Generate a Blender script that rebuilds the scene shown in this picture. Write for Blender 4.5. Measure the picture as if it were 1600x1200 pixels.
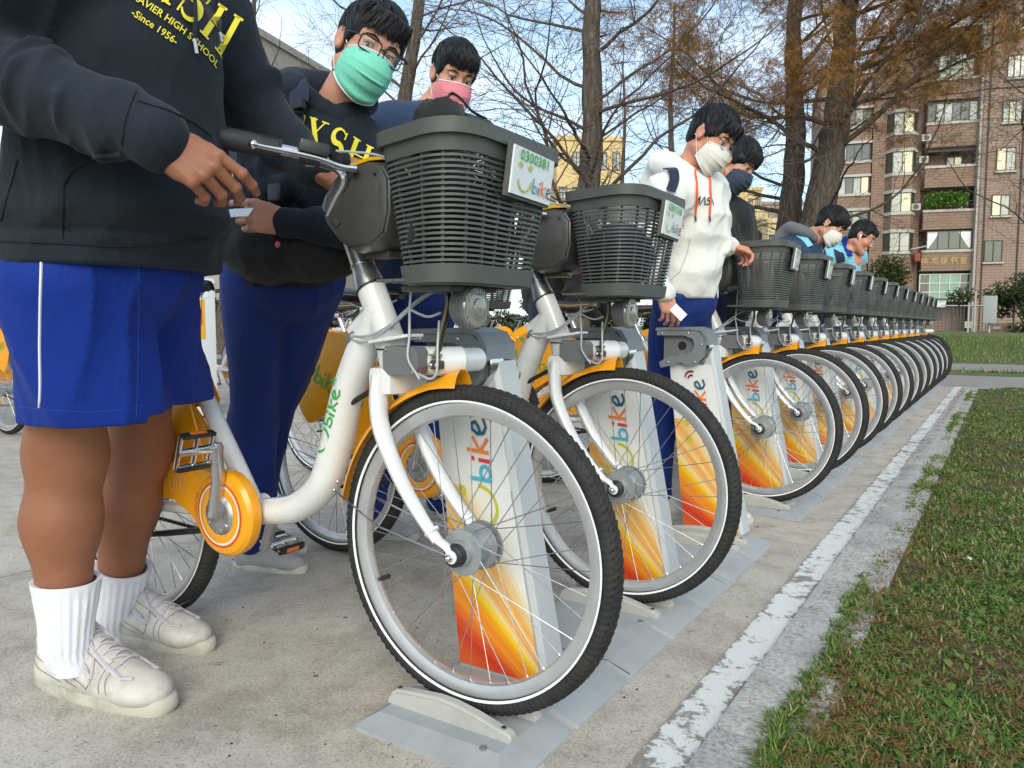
import bpy, bmesh, math, random
import numpy as np
from mathutils import Vector, Matrix
random.seed(7); rng = np.random.default_rng(7)
S = bpy.context.scene
for o in list(bpy.data.objects): bpy.data.objects.remove(o)
C = S.collection
PI = math.pi
# ---------------------------------------------------------------- camera
YAW, PITCH, ROLL, CH, FPX = -0.5652, -0.0765, 0.0026, 0.823, 1215.3
_d = np.array([math.sin(YAW)*math.cos(PITCH), math.cos(YAW)*math.cos(PITCH), math.sin(PITCH)])
_r = np.array([math.cos(YAW), -math.sin(YAW), 0.]); _u = np.cross(_r, _d)
CR = np.array([math.cos(ROLL)*_r+math.sin(ROLL)*_u, -math.sin(ROLL)*_r+math.cos(ROLL)*_u, _d])
cam = bpy.data.objects.new('camera', bpy.data.cameras.new('camera')); C.objects.link(cam)
m4 = Matrix.Identity(4)
for i in range(3):
    m4[i][0] = CR[0][i]; m4[i][1] = CR[1][i]; m4[i][2] = -CR[2][i]
m4[2][3] = CH
cam.matrix_world = m4
cam.data.sensor_width = 36; cam.data.lens = FPX/1600*36
cam.data.clip_start = .05; cam.data.clip_end = 2000
S.camera = cam
# ---------------------------------------------------------------- sky, sun, exposure
SUN_EL, SUN_AZ = math.radians(32), math.radians(150)   # azimuth clockwise from +Y
W = bpy.data.worlds.new('World'); S.world = W; W.use_nodes = True
wn, wl = W.node_tree.nodes, W.node_tree.links
wn.clear()
w_out = wn.new('ShaderNodeOutputWorld'); w_bg = wn.new('ShaderNodeBackground'); w_sky = wn.new('ShaderNodeTexSky')
w_sky.sky_type = 'NISHITA'; w_sky.sun_disc = False; w_sky.sun_elevation = SUN_EL; w_sky.sun_rotation = SUN_AZ
w_sky.air_density = 1.0; w_sky.dust_density = 1.6; w_sky.ozone_density = 1.6
w_tc = wn.new('ShaderNodeTexCoord'); w_map = wn.new('ShaderNodeMapping'); w_map.inputs['Scale'].default_value = (1.2, 1.2, 3.2)
w_n = wn.new('ShaderNodeTexNoise'); w_n.inputs['Scale'].default_value = 2.6; w_n.inputs['Detail'].default_value = 7; w_n.inputs['Roughness'].default_value = .55
w_r = wn.new('ShaderNodeValToRGB'); w_r.color_ramp.elements[0].position = .34; w_r.color_ramp.elements[1].position = .68; w_r.color_ramp.elements[0].color = (.08, .08, .08, 1)
w_r.color_ramp.elements[1].color = (.75, .75, .75, 1)
w_mix = wn.new('ShaderNodeMixRGB'); w_mix.inputs['Color2'].default_value = (5.6, 6.0, 6.8, 1)
wl.new(w_tc.outputs['Generated'], w_map.inputs['Vector']); wl.new(w_map.outputs[0], w_n.inputs['Vector'])
wl.new(w_n.outputs['Fac'], w_r.inputs['Fac']); wl.new(w_r.outputs['Color'], w_mix.inputs['Fac'])
w_t = wn.new('ShaderNodeMixRGB'); w_t.blend_type = 'MULTIPLY'; w_t.inputs['Fac'].default_value = 1; w_t.inputs['Color2'].default_value = (.97, 1.13, 1.08, 1)
wl.new(w_sky.outputs[0], w_t.inputs['Color1']); wl.new(w_t.outputs[0], w_mix.inputs['Color1']); wl.new(w_mix.outputs[0], w_bg.inputs['Color'])
wl.new(w_bg.outputs[0], w_out.inputs['Surface'])
w_bg.inputs['Strength'].default_value = .165
sl = bpy.data.lights.new('sun', 'SUN'); sl.energy = 1.25; sl.angle = math.radians(35); sl.color = (1, .90, .76)
sun = bpy.data.objects.new('sun', sl); C.objects.link(sun)
_sd = Vector((math.sin(SUN_AZ)*math.cos(SUN_EL), math.cos(SUN_AZ)*math.cos(SUN_EL), math.sin(SUN_EL)))
sun.rotation_euler = _sd.to_track_quat('Z', 'Y').to_euler()
S.view_settings.view_transform = 'Standard'; S.view_settings.look = 'None'; S.view_settings.gamma = 1
S.view_settings.exposure = 0.50
S.view_settings.use_curve_mapping = False

def at(x, y, **k):
    """point of the place seen at a photo pixel, on a world plane X=, Y=, Z= or at optical depth D="""
    d = np.array([(x-800)/FPX, -(y-600)/FPX, 1]) @ CR
    a, v = list(k.items())[0]
    o = np.array([0, 0, CH])
    t = v if a == 'D' else (v-o['XYZ'.index(a)])/d['XYZ'.index(a)]
    return Vector(o+t*d)
# ---------------------------------------------------------------- materials
def srgb(h):
    c = [int(h[i:i+2], 16)/255 for i in (0, 2, 4)]
    return tuple(v/12.92 if v < .04045 else ((v+.055)/1.055)**2.4 for v in c)
def nm(name, col=(.5, .5, .5), rough=.5, metal=0, spec=.5, coat=0, sheen=0):
    m = bpy.data.materials.new(name); m.use_nodes = True
    p = m.node_tree.nodes['Principled BSDF']
    p.inputs['Base Color'].default_value = (*col, 1); p.inputs['Roughness'].default_value = rough
    p.inputs['Metallic'].default_value = metal; p.inputs['Specular IOR Level'].default_value = spec
    p.inputs['Coat Weight'].default_value = coat; p.inputs['Coat Roughness'].default_value = .12
    p.inputs['Sheen Weight'].default_value = sheen
    return m, m.node_tree.nodes, m.node_tree.links, p
def coords(n, l, scale=(1, 1, 1), src='Object', rot=(0, 0, 0)):
    t = n.new('ShaderNodeTexCoord'); mp = n.new('ShaderNodeMapping'); mp.inputs['Scale'].default_value = scale
    mp.inputs['Rotation'].default_value = rot
    l.new(t.outputs[src], mp.inputs['Vector']); return mp.outputs[0]
def noise(n, l, v, scale, detail=4, rough=.55, dist=0):
    t = n.new('ShaderNodeTexNoise'); t.inputs['Scale'].default_value = scale; t.inputs['Detail'].default_value = detail
    t.inputs['Roughness'].default_value = rough; t.inputs['Distortion'].default_value = dist
    l.new(v, t.inputs['Vector']); return t.outputs['Fac']
def ramp(n, l, fac, stops, interp='LINEAR'):
    r = n.new('ShaderNodeValToRGB'); r.color_ramp.interpolation = interp; e = r.color_ramp.elements
    while len(e) < len(stops): e.new(.5)
    for i, (p, c) in enumerate(stops):
        e[i].position = p; e[i].color = (*c, 1) if not isinstance(c, (int, float)) else (c, c, c, 1)
    l.new(fac, r.inputs['Fac']); return r.outputs['Color']
def mixc(n, l, fac, a, b, mode='MIX'):
    x = n.new('ShaderNodeMixRGB'); x.blend_type = mode
    for i, v in (('Fac', fac), ('Color1', a), ('Color2', b)):
        if isinstance(v, (int, float)): x.inputs[i].default_value = v
        elif isinstance(v, tuple): x.inputs[i].default_value = (*v, 1)
        else: l.new(v, x.inputs[i])
    return x.outputs[0]
def math_(n, l, op, a, b=0.0):
    x = n.new('ShaderNodeMath'); x.operation = op
    for i, v in ((0, a), (1, b)):
        if isinstance(v, (int, float)): x.inputs[i].default_value = v
        else: l.new(v, x.inputs[i])
    return x.outputs[0]
def bump(n, l, p, h, strength=.3, dist=.002):
    b = n.new('ShaderNodeBump'); b.inputs['Strength'].default_value = strength; b.inputs['Distance'].default_value = dist
    l.new(h, b.inputs['Height']); l.new(b.outputs[0], p.inputs['Normal'])
def plain(name, col, rough=.5, metal=0, coat=0, var=.12, vs=25, bs=0, bsc=300, spec=.5, sheen=0, dirt=0):
    """base colour with a little uneven wear, plus optional fine relief"""
    m, n, l, p = nm(name, col, rough, metal, spec, coat, sheen)
    v = coords(n, l)
    f = noise(n, l, v, vs, 5)
    c = mixc(n, l, f, tuple(x*(1-var) for x in col), tuple(min(1, x*(1+var)) for x in col))
    if dirt:
        d = ramp(n, l, noise(n, l, v, vs*.45, 7, .7), [(.48, 0), (.72, 1)])
        c = mixc(n, l, math_(n, l, 'MULTIPLY', d, dirt), c, tuple(x*.45+.02 for x in col))
    l.new(c, p.inputs['Base Color'])
    r = ramp(n, l, noise(n, l, v, vs*2.3, 4), [(.3, max(0, rough-.08)), (.7, min(1, rough+.1))]); l.new(r, p.inputs['Roughness'])
    if bs: bump(n, l, p, noise(n, l, v, bsc, 3), bs, .001)
    return m
M = {}
M['white_paint'] = plain('pearl_white_paint', (.74, .74, .73), .28, 0, .5, .05, 9, dirt=.32)
M['orange'] = plain('orange_plastic', (.88, .36, .006), .30, 0, .25, .1, 7, .05, 200, dirt=.22)
M['grey_plastic'] = plain('basket_grey_plastic', (.088, .093, .086), .50, 0, 0, .1, 30, .15, 350)
M['console'] = plain('console_dark_plastic', (.05, .05, .047), .35, 0, .1, .1, 20, .1, 300)
M['mid_grey'] = plain('mid_grey_plastic', (.15, .155, .16), .45, 0, 0, .1, 30, .1, 300)
M['cap_grey'] = plain('dock_cap_grey', (.21, .23, .24), .42, .2, 0, .1, 20, .1, 250)
M['black'] = plain('black_plastic', (.016, .016, .017), .42, 0, 0, .2, 30, .1, 300)
M['grip'] = plain('black_grip_rubber', (.02, .02, .022), .62, 0, 0, .2, 40, .6, 420)
M['alu'] = plain('brushed_aluminium', (.52, .52, .53), .30, .9, 0, .1, 18, .05, 300)
M['rim'] = plain('rim_aluminium', (.60, .60, .61), .36, .75, 0, .06, 15, .05, 300, dirt=.25)
M['chrome'] = plain('polished_steel', (.68, .68, .69), .14, 1, 0, .06, 20)
M['spoke'] = plain('spoke_steel', (.45, .44, .43), .3, .95, 0, .15, 20)
M['hub'] = plain('cast_hub_grey', (.38, .40, .41), .42, .6, 0, .1, 60, .2, 200, dirt=.3)
M['stripe'] = plain('white_reflective_stripe', (.85, .86, .86), .5, 0, 0, .04, 8)
M['cable'] = plain('clear_grey_cable_sleeve', (.36, .38, .40), .35, 0, 0, .1, 20)
M['yellow'] = plain('yellow_plastic', (.78, .42, .01), .35, 0, .2, .06, 12)
M['saddle'] = plain('black_saddle_vinyl', (.018, .02, .024), .38, 0, 0, .15, 30, .4, 400)
M['green_ink'] = plain('green_ink', (.03, .36, .06), .4, 0, 0, .05)
M['plate_white'] = plain('number_plate_white', (.78, .80, .80), .4, 0, .2, .03, 10, dirt=.1)
M['lime_ink'] = plain('lime_ink', (.50, .52, .03), .4); M['blue_ink'] = plain('cyan_ink', (.06, .42, .55), .4)
M['red_ink'] = plain('red_ink', (.62, .04, .05), .4); M['orange_ink'] = plain('orange_ink', (.78, .20, .04), .4)
M['teal_ink'] = plain('dark_teal_ink', (.015, .10, .17), .4); M['maroon_ink'] = plain('maroon_ink', (.25, .01, .05), .4)
M['pale_outline'] = plain('pale_outline_ink', (.78, .55, .28), .45); M['cream'] = plain('cream_ink', (.82, .72, .55), .4)
M['reflector'] = plain('amber_reflector', (.75, .18, .01), .2, 0, .5, .1, 100)
M['lens'] = plain('headlight_lens', (.32, .31, .28), .12, .3, .6, .2, 60)
M['brass'] = plain('olive_brown_bracket', (.10, .09, .06), .35, .6)
M['base_grey'] = plain('dock_base_blue_grey', (.36, .375, .375), .55, 0, 0, .10, 5, .2, 150, dirt=.6)
M['pad'] = plain('wheel_guide_cream_grey', (.44, .43, .39), .6, 0, 0, .10, 10, .2, 200, dirt=.6)
M['dock_white'] = plain('dock_panel_white', (.72, .72, .71), .4, 0, .2, .04, 6, dirt=.2)
M['dock_side'] = plain('dock_side_light_grey', (.50, .51, .51), .45, .1, 0, .05, 6, dirt=.2)

def tyre_mat():
    m, n, l, p = nm('tyre_rubber', (.014, .014, .015), .72, 0, .35)
    v = coords(n, l); sep = n.new('ShaderNodeSeparateXYZ'); l.new(v, sep.inputs[0])
    a = math_(n, l, 'ARCTAN2', sep.outputs[2], sep.outputs[0])
    w = math_(n, l, 'SINE', math_(n, l, 'ADD', math_(n, l, 'MULTIPLY', a, 150), math_(n, l, 'MULTIPLY', math_(n, l, 'ABSOLUTE', sep.outputs[1]), 420)))
    c = mixc(n, l, noise(n, l, v, 26, 6), (.009, .009, .010), (.040, .038, .035)); l.new(c, p.inputs['Base Color'])
    bump(n, l, p, math_(n, l, 'ADD', w, noise(n, l, v, 260, 2)), .35, .0012); return m
M['tyre'] = tyre_mat()

def print_mat():
    """flat print on the dock panel: rays of red, orange and yellow fanning out to white"""
    m, n, l, p = nm('dock_print', (.8, .8, .8), .4, 0, .5, .2)
    v = coords(n, l); sep = n.new('ShaderNodeSeparateXYZ'); l.new(v, sep.inputs[0])
    dx = math_(n, l, 'SUBTRACT', .22, sep.outputs[0]); dz = math_(n, l, 'ADD', sep.outputs[2], .10)
    a = math_(n, l, 'ARCTAN2', dz, dx)                                   # 0 flat .. pi/2 steep
    cb = n.new('ShaderNodeCombineXYZ'); l.new(math_(n, l, 'MULTIPLY', a, 36), cb.inputs[0])
    l.new(math_(n, l, 'MULTIPLY', math_(n, l, 'SQRT', math_(n, l, 'ADD', math_(n, l, 'MULTIPLY', dx, dx), math_(n, l, 'MULTIPLY', dz, dz))), 1.6), cb.inputs[1])
    s = noise(n, l, cb.outputs[0], 1.0, 5, .65)
    t = math_(n, l, 'ADD', math_(n, l, 'MULTIPLY', math_(n, l, 'SUBTRACT', 1.12, a), 1.42), math_(n, l, 'MULTIPLY', math_(n, l, 'SUBTRACT', s, .5), .16))
    c = ramp(n, l, t, [(0.0, (.74, .74, .73)), (.13, (.76, .72, .60)), (.20, (.80, .56, .25)), (.27, (.80, .36, .06)), (.33, (.82, .62, .28)), (.37, (.78, .30, .03)), (.43, (.82, .66, .35)),
                       (.47, (.86, .56, .015)), (.53, (.84, .40, .01)), (.60, (.78, .22, .012)), (.66, (.80, .28, .02)), (.74, (.70, .10, .012)), (.84, (.56, .03, .012)), (1.0, (.66, .10, .012))])
    l.new(c, p.inputs['Base Color']); return m
M['print'] = print_mat()

# ---------------------------------------------------------------- object helpers
def link(o, parent=None):
    C.objects.link(o)
    if parent is not None: o.parent = parent
    return o
def thing(name, label, cat, loc=(0, 0, 0), rotz=0, group=None):
    o = bpy.data.objects.new(name, None); o.empty_display_size = .1; link(o)
    o.location = loc; o.rotation_euler = (0, 0, rotz); o['label'] = label; o['category'] = cat
    if group: o['group'] = group
    return o
def tag(o, label=None, cat=None, group=None, kind=None):
    for k, v in (('label', label), ('category', cat), ('group', group), ('kind', kind)):
        if v: o[k] = v
    return o
def copy_tree(o, parent=None):
    c = o.copy(); C.objects.link(c); c.parent = parent
    for ch in list(o.children): copy_tree(ch, c)
    return c
def mesh_obj(name, V, F, mats, parent=None, fm=None, smooth=True, sharp=35):
    me = bpy.data.meshes.new(name); me.from_pydata([tuple(map(float, v)) for v in V], [], F)
    for mm in (mats if isinstance(mats, (list, tuple)) else [mats]): me.materials.append(mm)
    if fm is not None and len(fm) == len(me.polygons): me.polygons.foreach_set('material_index', fm)
    if smooth:
        me.polygons.foreach_set('use_smooth', [True]*len(me.polygons))
        me.set_sharp_from_angle(angle=math.radians(sharp))
    me.update()
    return link(bpy.data.objects.new(name, me), parent)
def np_obj(name, V, F, mat, parent=None, smooth=True):
    """fast mesh from numpy: V (n,3), F (m,3|4)"""
    V = np.asarray(V, np.float32); F = np.asarray(F, np.int32); k = F.shape[1]
    me = bpy.data.meshes.new(name); me.vertices.add(len(V)); me.vertices.foreach_set('co', V.ravel())
    me.loops.add(F.size); me.loops.foreach_set('vertex_index', F.ravel())
    me.polygons.add(len(F)); me.polygons.foreach_set('loop_start', np.arange(len(F), dtype=np.int32)*k)
    me.update(calc_edges=True)
    if smooth: me.polygons.foreach_set('use_smooth', np.ones(len(F), bool))
    for mm in (mat if isinstance(mat, (list, tuple)) else [mat]): me.materials.append(mm)
    return link(bpy.data.objects.new(name, me), parent)
def frame_of(t):
    t = t.normalized(); up = Vector((0, 0, 1)) if abs(t.z) < .93 else Vector((1, 0, 0))
    a = t.cross(up).normalized(); return a, a.cross(t).normalized()
def spline(pts, sub=6):
    P = [Vector(p) for p in pts]; out = []
    for i in range(len(P)-1):
        p0 = P[max(i-1, 0)]; p1 = P[i]; p2 = P[i+1]; p3 = P[min(i+2, len(P)-1)]
        for k in range(sub):
            t = k/sub
            out.append(.5*((2*p1)+(p2-p0)*t+(2*p0-5*p1+4*p2-p3)*t*t+(3*p1-p0-3*p2+p3)*t*t*t))
    out.append(P[-1]); return out
def resample(vals, sub):
    out = []
    for i in range(len(vals)-1):
        for k in range(sub): out.append(vals[i]+(vals[i+1]-vals[i])*k/sub)
    return out+[vals[-1]]
class MB:
    def __init__(s): s.V = []; s.F = []; s.M = []; s.mi = 0
    def add(s, V, F, mi=None):
        b = len(s.V); s.V += [tuple(v) for v in V]; s.F += [tuple(b+i for i in f) for f in F]; s.M += [s.mi if mi is None else mi]*len(F); return s
    def box(s, c, d, R=None, mi=None, taper=1):
        c = Vector(c); V = []
        for z in (-1, 1):
            k = taper if z > 0 else 1
            for x, y in ((-1, -1), (1, -1), (1, 1), (-1, 1)):
                v = Vector((x*d[0]/2*k, y*d[1]/2*k, z*d[2]/2)); V.append(c+(R @ v if R else v))
        return s.add(V, [(3, 2, 1, 0), (4, 5, 6, 7), (0, 1, 5, 4), (1, 2, 6, 5), (2, 3, 7, 6), (3, 0, 4, 7)], mi)
    def rbox(s, c, d, r=.004, R=None, mi=None):
        bm = bmesh.new(); bmesh.ops.create_cube(bm, size=1)
        for v in bm.verts: v.co = Vector((v.co.x*d[0], v.co.y*d[1], v.co.z*d[2]))
        bmesh.ops.bevel(bm, geom=list(bm.edges), offset=r, segments=2, affect='EDGES', profile=.7)
        c = Vector(c); bm.verts.index_update()
        s.add([c+(R @ v.co if R else v.co) for v in bm.verts], [tuple(v.index for v in f.verts) for f in bm.faces], mi); bm.free(); return s
    def tube(s, pts, r, n=10, caps=True, closed=False, mi=None, sy=1.0):
        P = [Vector(p) for p in pts]; k = len(P); R = r if isinstance(r, (list, tuple)) else [r]*k
        V = []; a = None
        for i in range(k):
            t = (P[(i+1) % k]-P[i-1]) if closed else (P[min(i+1, k-1)]-P[max(i-1, 0)])
            if t.length < 1e-9: t = Vector((0, 0, 1))
            t.normalize()
            if a is None: a, _ = frame_of(t)
            a = (a-t*a.dot(t)); a = a.normalized() if a.length > 1e-6 else frame_of(t)[0]
            b = t.cross(a)
            for j in range(n):
                w = 2*PI*j/n; V.append(P[i]+(a*math.cos(w)+b*math.sin(w)*sy)*R[i])
        F = []
        for i in range(k if closed else k-1):
            for j in range(n):
                a0 = i*n+j; a1 = i*n+(j+1) % n; i2 = (i+1) % k
                F.append((a0, a1, i2*n+(j+1) % n, i2*n+j))
        if caps and not closed: F += [tuple(reversed(range(n))), tuple(range((k-1)*n, k*n))]
        return s.add(V, F, mi)
    def lathe(s, prof, o=(0, 0, 0), axis='Y', n=48, mi=None, arc=None, mis=None):
        """prof: (radius, height) pairs turned about an axis"""
        V = []; F = []; k = len(prof); full = arc is None; m_ = n if full else n+1
        for j in range(m_):
            w = 2*PI*j/n if full else arc[0]+(arc[1]-arc[0])*j/n
            c, q = math.cos(w), math.sin(w)
            for r, h in prof:
                V.append({'Y': (o[0]+r*c, o[1]+h, o[2]+r*q), 'Z': (o[0]+r*c, o[1]+r*q, o[2]+h), 'X': (o[0]+h, o[1]+r*c, o[2]+r*q)}[axis])
        ms = []
        for j in range(n):
            for i in range(k-1):
                a = j*k+i; b = ((j+1) % m_)*k+i; F.append((a, a+1, b+1, b) if axis == 'Y' else (a, b, b+1, a+1)); ms.append(mis[i] if mis else (s.mi if mi is None else mi))
        s.add(V, F); s.M[-len(F):] = ms; return s
    def prism(s, poly, h0, h1, axis='Y', mi=None, f=None):
        """poly in the plane across axis, extruded from h0 to h1"""
        def q(a, b, h): return {'Y': (a, h, b), 'Z': (a, b, h), 'X': (h, a, b)}[axis]
        k = len(poly); V = [q(a, b, h0) for a, b in poly]+[q(a, b, h1) for a, b in poly]
        if f: V = [f(v) for v in V]
        return s.add(V, [tuple(range(k)), tuple(reversed(range(k, 2*k)))]+[(i, k+i, k+(i+1) % k, (i+1) % k) for i in range(k)], mi)
    def torus(s, c, R_, r, axis='Y', n=24, k=8, mi=None):
        pts = []
        for i in range(n):
            w = 2*PI*i/n; a, b = R_*math.cos(w), R_*math.sin(w)
            pts.append(Vector(c)+Vector({'Y': (a, 0, b), 'Z': (a, b, 0), 'X': (0, a, b)}[axis]))
        return s.tube(pts, r, k, closed=True, mi=mi)
    def ball(s, c, r, n=10, mi=None, R=None):
        r = r if isinstance(r, (tuple, list)) else (r, r, r); V = []; F = []; c = Vector(c)
        for i in range(n+1):
            th = PI*i/n
            for j in range(2*n):
                ph = PI*j/n; v = Vector((r[0]*math.sin(th)*math.cos(ph), r[1]*math.sin(th)*math.sin(ph), r[2]*math.cos(th)))
                V.append(c+(R @ v if R else v))
        for i in range(n):
            for j in range(2*n): F.append((i*2*n+j, (i+1)*2*n+j, (i+1)*2*n+(j+1) % (2*n), i*2*n+(j+1) % (2*n)))
        return s.add(V, F, mi)
    def stroke(s, pts, w, f, mi=None, ends=True):
        """flat ribbon along a 2-D polyline; f maps (u, v) onto the surface it is printed on"""
        P = [Vector((*p, 0)) for p in pts]; V = []; F = []
        if ends and len(P) > 1: P[0] = P[0]-(P[1]-P[0]).normalized()*w*.3; P[-1] = P[-1]+(P[-1]-P[-2]).normalized()*w*.3
        k = len(P); ws = w if isinstance(w, list) else [w]*k
        for i in range(k):
            t = (P[min(i+1, k-1)]-P[max(i-1, 0)]).normalized(); nrm = Vector((-t.y, t.x, 0))*ws[i]/2
            V += [f(*(P[i]+nrm).xy), f(*(P[i]-nrm).xy)]
        F = [(2*i, 2*i+1, 2*i+3, 2*i+2) for i in range(k-1)]
        return s.add(V, F, mi)
    def build(s, name, mats, parent=None, smooth=True, sharp=35):
        mats = mats if isinstance(mats, (list, tuple)) else [mats]
        return mesh_obj(name, s.V, s.F, [M[x] if isinstance(x, str) else x for x in mats], parent, s.M, smooth, sharp)
def arcp(cx, cy, r, a0, a1, n=10, ry=None):
    return [(cx+r*math.cos(math.radians(a0+(a1-a0)*i/n)), cy+(ry or r)*math.sin(math.radians(a0+(a1-a0)*i/n))) for i in range(n+1)]
def bez2(p, n=10): return [tuple(v.xy) for v in spline([(a, b, 0) for a, b in p], n)]
# bike-share logo: a smiling U with two dot eyes, hand-written "bike" and two radio arcs.  unit: x 0..2.6, y 0..1.3
def logo(mb, f, mis, w=.085):
    """mis: material slots for smile, b, i, k, e, arcs"""
    mb.stroke(arcp(.45, .55, .42, 190, 355, 14, .52), w, f, mis[0])
    for cx in (.10, .72):
        mb.stroke(arcp(cx, 1.08, .10, 20, 385, 12), w*.7, f, mis[0], False); mb.stroke([(cx-.05, 1.07), (cx+.04, 1.10)], w*.7, f, mis[0])
    mb.stroke([(1.02, .72), (1.0, .12)], w, f, mis[1]); mb.stroke(arcp(1.14, .26, .15, 150, -170, 12), w, f, mis[1], False)
    mb.stroke([(1.42, .40), (1.40, .10)], w, f, mis[2]); mb.stroke([(1.44, .58), (1.45, .62)], w*1.1, f, mis[2])
    mb.stroke([(1.62, .72), (1.58, .10)], w, f, mis[3]); mb.stroke([(1.88, .52), (1.62, .34), (1.86, .08)], w, f, mis[3])
    mb.stroke([(1.98, .26), (2.12, .30), (2.22, .38), (2.18, .50), (2.06, .50), (1.97, .36), (1.99, .17), (2.12, .07), (2.28, .12)], w, f, mis[4])
    mb.stroke(arcp(2.28, .62, .16, -20, 70, 6), w*.8, f, mis[5]); mb.stroke(arcp(2.28, .62, .30, -20, 70, 8), w*.8, f, mis[5])
_tc = {}
def text_mesh(txt, bold=0.0):
    """flat letters of the built-in font as (verts, faces), height about 0.7 unit"""
    if (txt, bold) in _tc: return _tc[(txt, bold)]
    cu = bpy.data.curves.new('letters', 'FONT'); cu.body = txt; cu.offset = bold; cu.resolution_u = 2; cu.align_x = 'CENTER'
    ob = bpy.data.objects.new('letters', cu); C.objects.link(ob)
    dg = bpy.context.evaluated_depsgraph_get(); me = bpy.data.meshes.new_from_object(ob.evaluated_get(dg))
    r = ([tuple(v.co) for v in me.vertices], [tuple(p.vertices) for p in me.polygons])
    bpy.data.objects.remove(ob); bpy.data.meshes.remove(me); bpy.data.curves.remove(cu); _tc[(txt, bold)] = r; return r
def add_text(mb, txt, f, size, mi=None, bold=0.0, sx=1.0):
    V, F = text_mesh(txt, bold); mb.add([f(v[0]*size*sx, v[1]*size) for v in V], F, mi)
# ================================================================ ground
def concrete():
    m, n, l, p = nm('weathered_concrete', (.3, .28, .25), .9)
    v = coords(n, l, src='Object')
    fine = noise(n, l, v, 130, 4, .7); mid = noise(n, l, v, 9, 6, .65); big = noise(n, l, v, 1.1, 4, .6)
    c = ramp(n, l, fine, [(.30, (.11, .09, .07)), (.44, (.35, .31, .25)), (.58, (.49, .44, .365)), (.72, (.60, .55, .47))])
    c = mixc(n, l, .6, c, ramp(n, l, mid, [(.3, (.29, .25, .195)), (.5, (.44, .395, .325)), (.7, (.55, .505, .43))]))
    c = mixc(n, l, math_(n, l, 'MULTIPLY', ramp(n, l, big, [(.42, 0), (.62, 1)]), .45), c, (.50, .475, .43), 'MIX')
    dk = ramp(n, l, noise(n, l, v, 3.3, 9, .8, .4), [(.48, 0), (.62, 1)])
    c = mixc(n, l, math_(n, l, 'MULTIPLY', dk, .5), c, (.20, .17, .135))
    ck = ramp(n, l, noise(n, l, v, 28, 8, .8, 1.2), [(.56, 0), (.66, 1)]); c = mixc(n, l, math_(n, l, 'MULTIPLY', ck, .55), c, (.10, .085, .065)); gr = ramp(n, l, noise(n, l, v, 150, 2, .5), [(.36, 1), (.44, 0)]); c = mixc(n, l, math_(n, l, 'MULTIPLY', gr, .38), c, (.09, .08, .065)); gl_ = ramp(n, l, noise(n, l, v, 190, 2, .5), [(.60, 0), (.66, 1)]); c = mixc(n, l, math_(n, l, 'MULTIPLY', gl_, .3), c, (.72, .69, .62))
    vo = n.new('ShaderNodeTexVoronoi'); vo.inputs['Scale'].default_value = 7; l.new(v, vo.inputs['Vector'])
    sp = ramp(n, l, vo.outputs['Distance'], [(.035, 1), (.06, 0)])
    c = mixc(n, l, math_(n, l, 'MULTIPLY', sp, .75), c, (.035, .03, .025))
    l.new(c, p.inputs['Base Color'])
    bump(n, l, p, math_(n, l, 'ADD', fine, mid), .5, .003); return m
M['concrete'] = concrete()
def kerb_m():
    m, n, l, p = nm('granite_grey_kerb', (.3, .3, .3), .85)
    v = coords(n, l); f = noise(n, l, v, 90, 4, .7); g = noise(n, l, v, 5, 6, .7)
    c = ramp(n, l, f, [(.3, (.21, .20, .185)), (.5, (.41, .40, .37)), (.7, (.55, .54, .50))])
    c = mixc(n, l, math_(n, l, 'MULTIPLY', ramp(n, l, g, [(.45, 0), (.7, 1)]), .55), c, (.13, .13, .115)); l.new(c, p.inputs['Base Color'])
    bump(n, l, p, f, .5, .003); return m
M['kerb'] = kerb_m()
def line_m():
    m, n, l, p = nm('worn_white_paint', (.8, .8, .78), .8)
    v = coords(n, l); f = noise(n, l, v, 16, 9, .78); g = noise(n, l, v, 2.2, 3); h = noise(n, l, v, 90, 4, .7)
    sep = n.new('ShaderNodeSeparateXYZ'); l.new(v, sep.inputs[0])
    edge = ramp(n, l, math_(n, l, 'ABSOLUTE', math_(n, l, 'ADD', sep.outputs[0], .5135)), [(.034, 0), (.047, 1)])
    t = math_(n, l, 'ADD', math_(n, l, 'ADD', math_(n, l, 'MULTIPLY', f, 1.0), math_(n, l, 'MULTIPLY', g, .35)), math_(n, l, 'MULTIPLY', edge, .10))
    t = math_(n, l, 'ADD', t, math_(n, l, 'MULTIPLY', math_(n, l, 'SUBTRACT', h, .5), .25))
    w = ramp(n, l, t, [(.715, 0), (.755, 1)])
    c = mixc(n, l, h, (.54, .55, .52), (.72, .73, .70))
    und = mixc(n, l, h, (.12, .105, .085), (.36, .33, .28))
    c = mixc(n, l, w, c, und); l.new(c, p.inputs['Base Color']); bump(n, l, p, math_(n, l, 'SUBTRACT', 1.0, w), .4, .0015); return m
M['line'] = line_m()
def soil():
    m, n, l, p = nm('lawn_soil', (.1, .08, .05), .95)
    v = coords(n, l); f = noise(n, l, v, 60, 6, .7); g = noise(n, l, v, 2.5, 4)
    c = ramp(n, l, f, [(.3, (.03, .022, .012)), (.5, (.075, .06, .03)), (.72, (.17, .12, .07))])
    c = mixc(n, l, math_(n, l, 'MULTIPLY', g, .7), c, (.04, .065, .015)); l.new(c, p.inputs['Base Color']); bump(n, l, p, f, .8, .01); return m
M['soil'] = soil()
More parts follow.
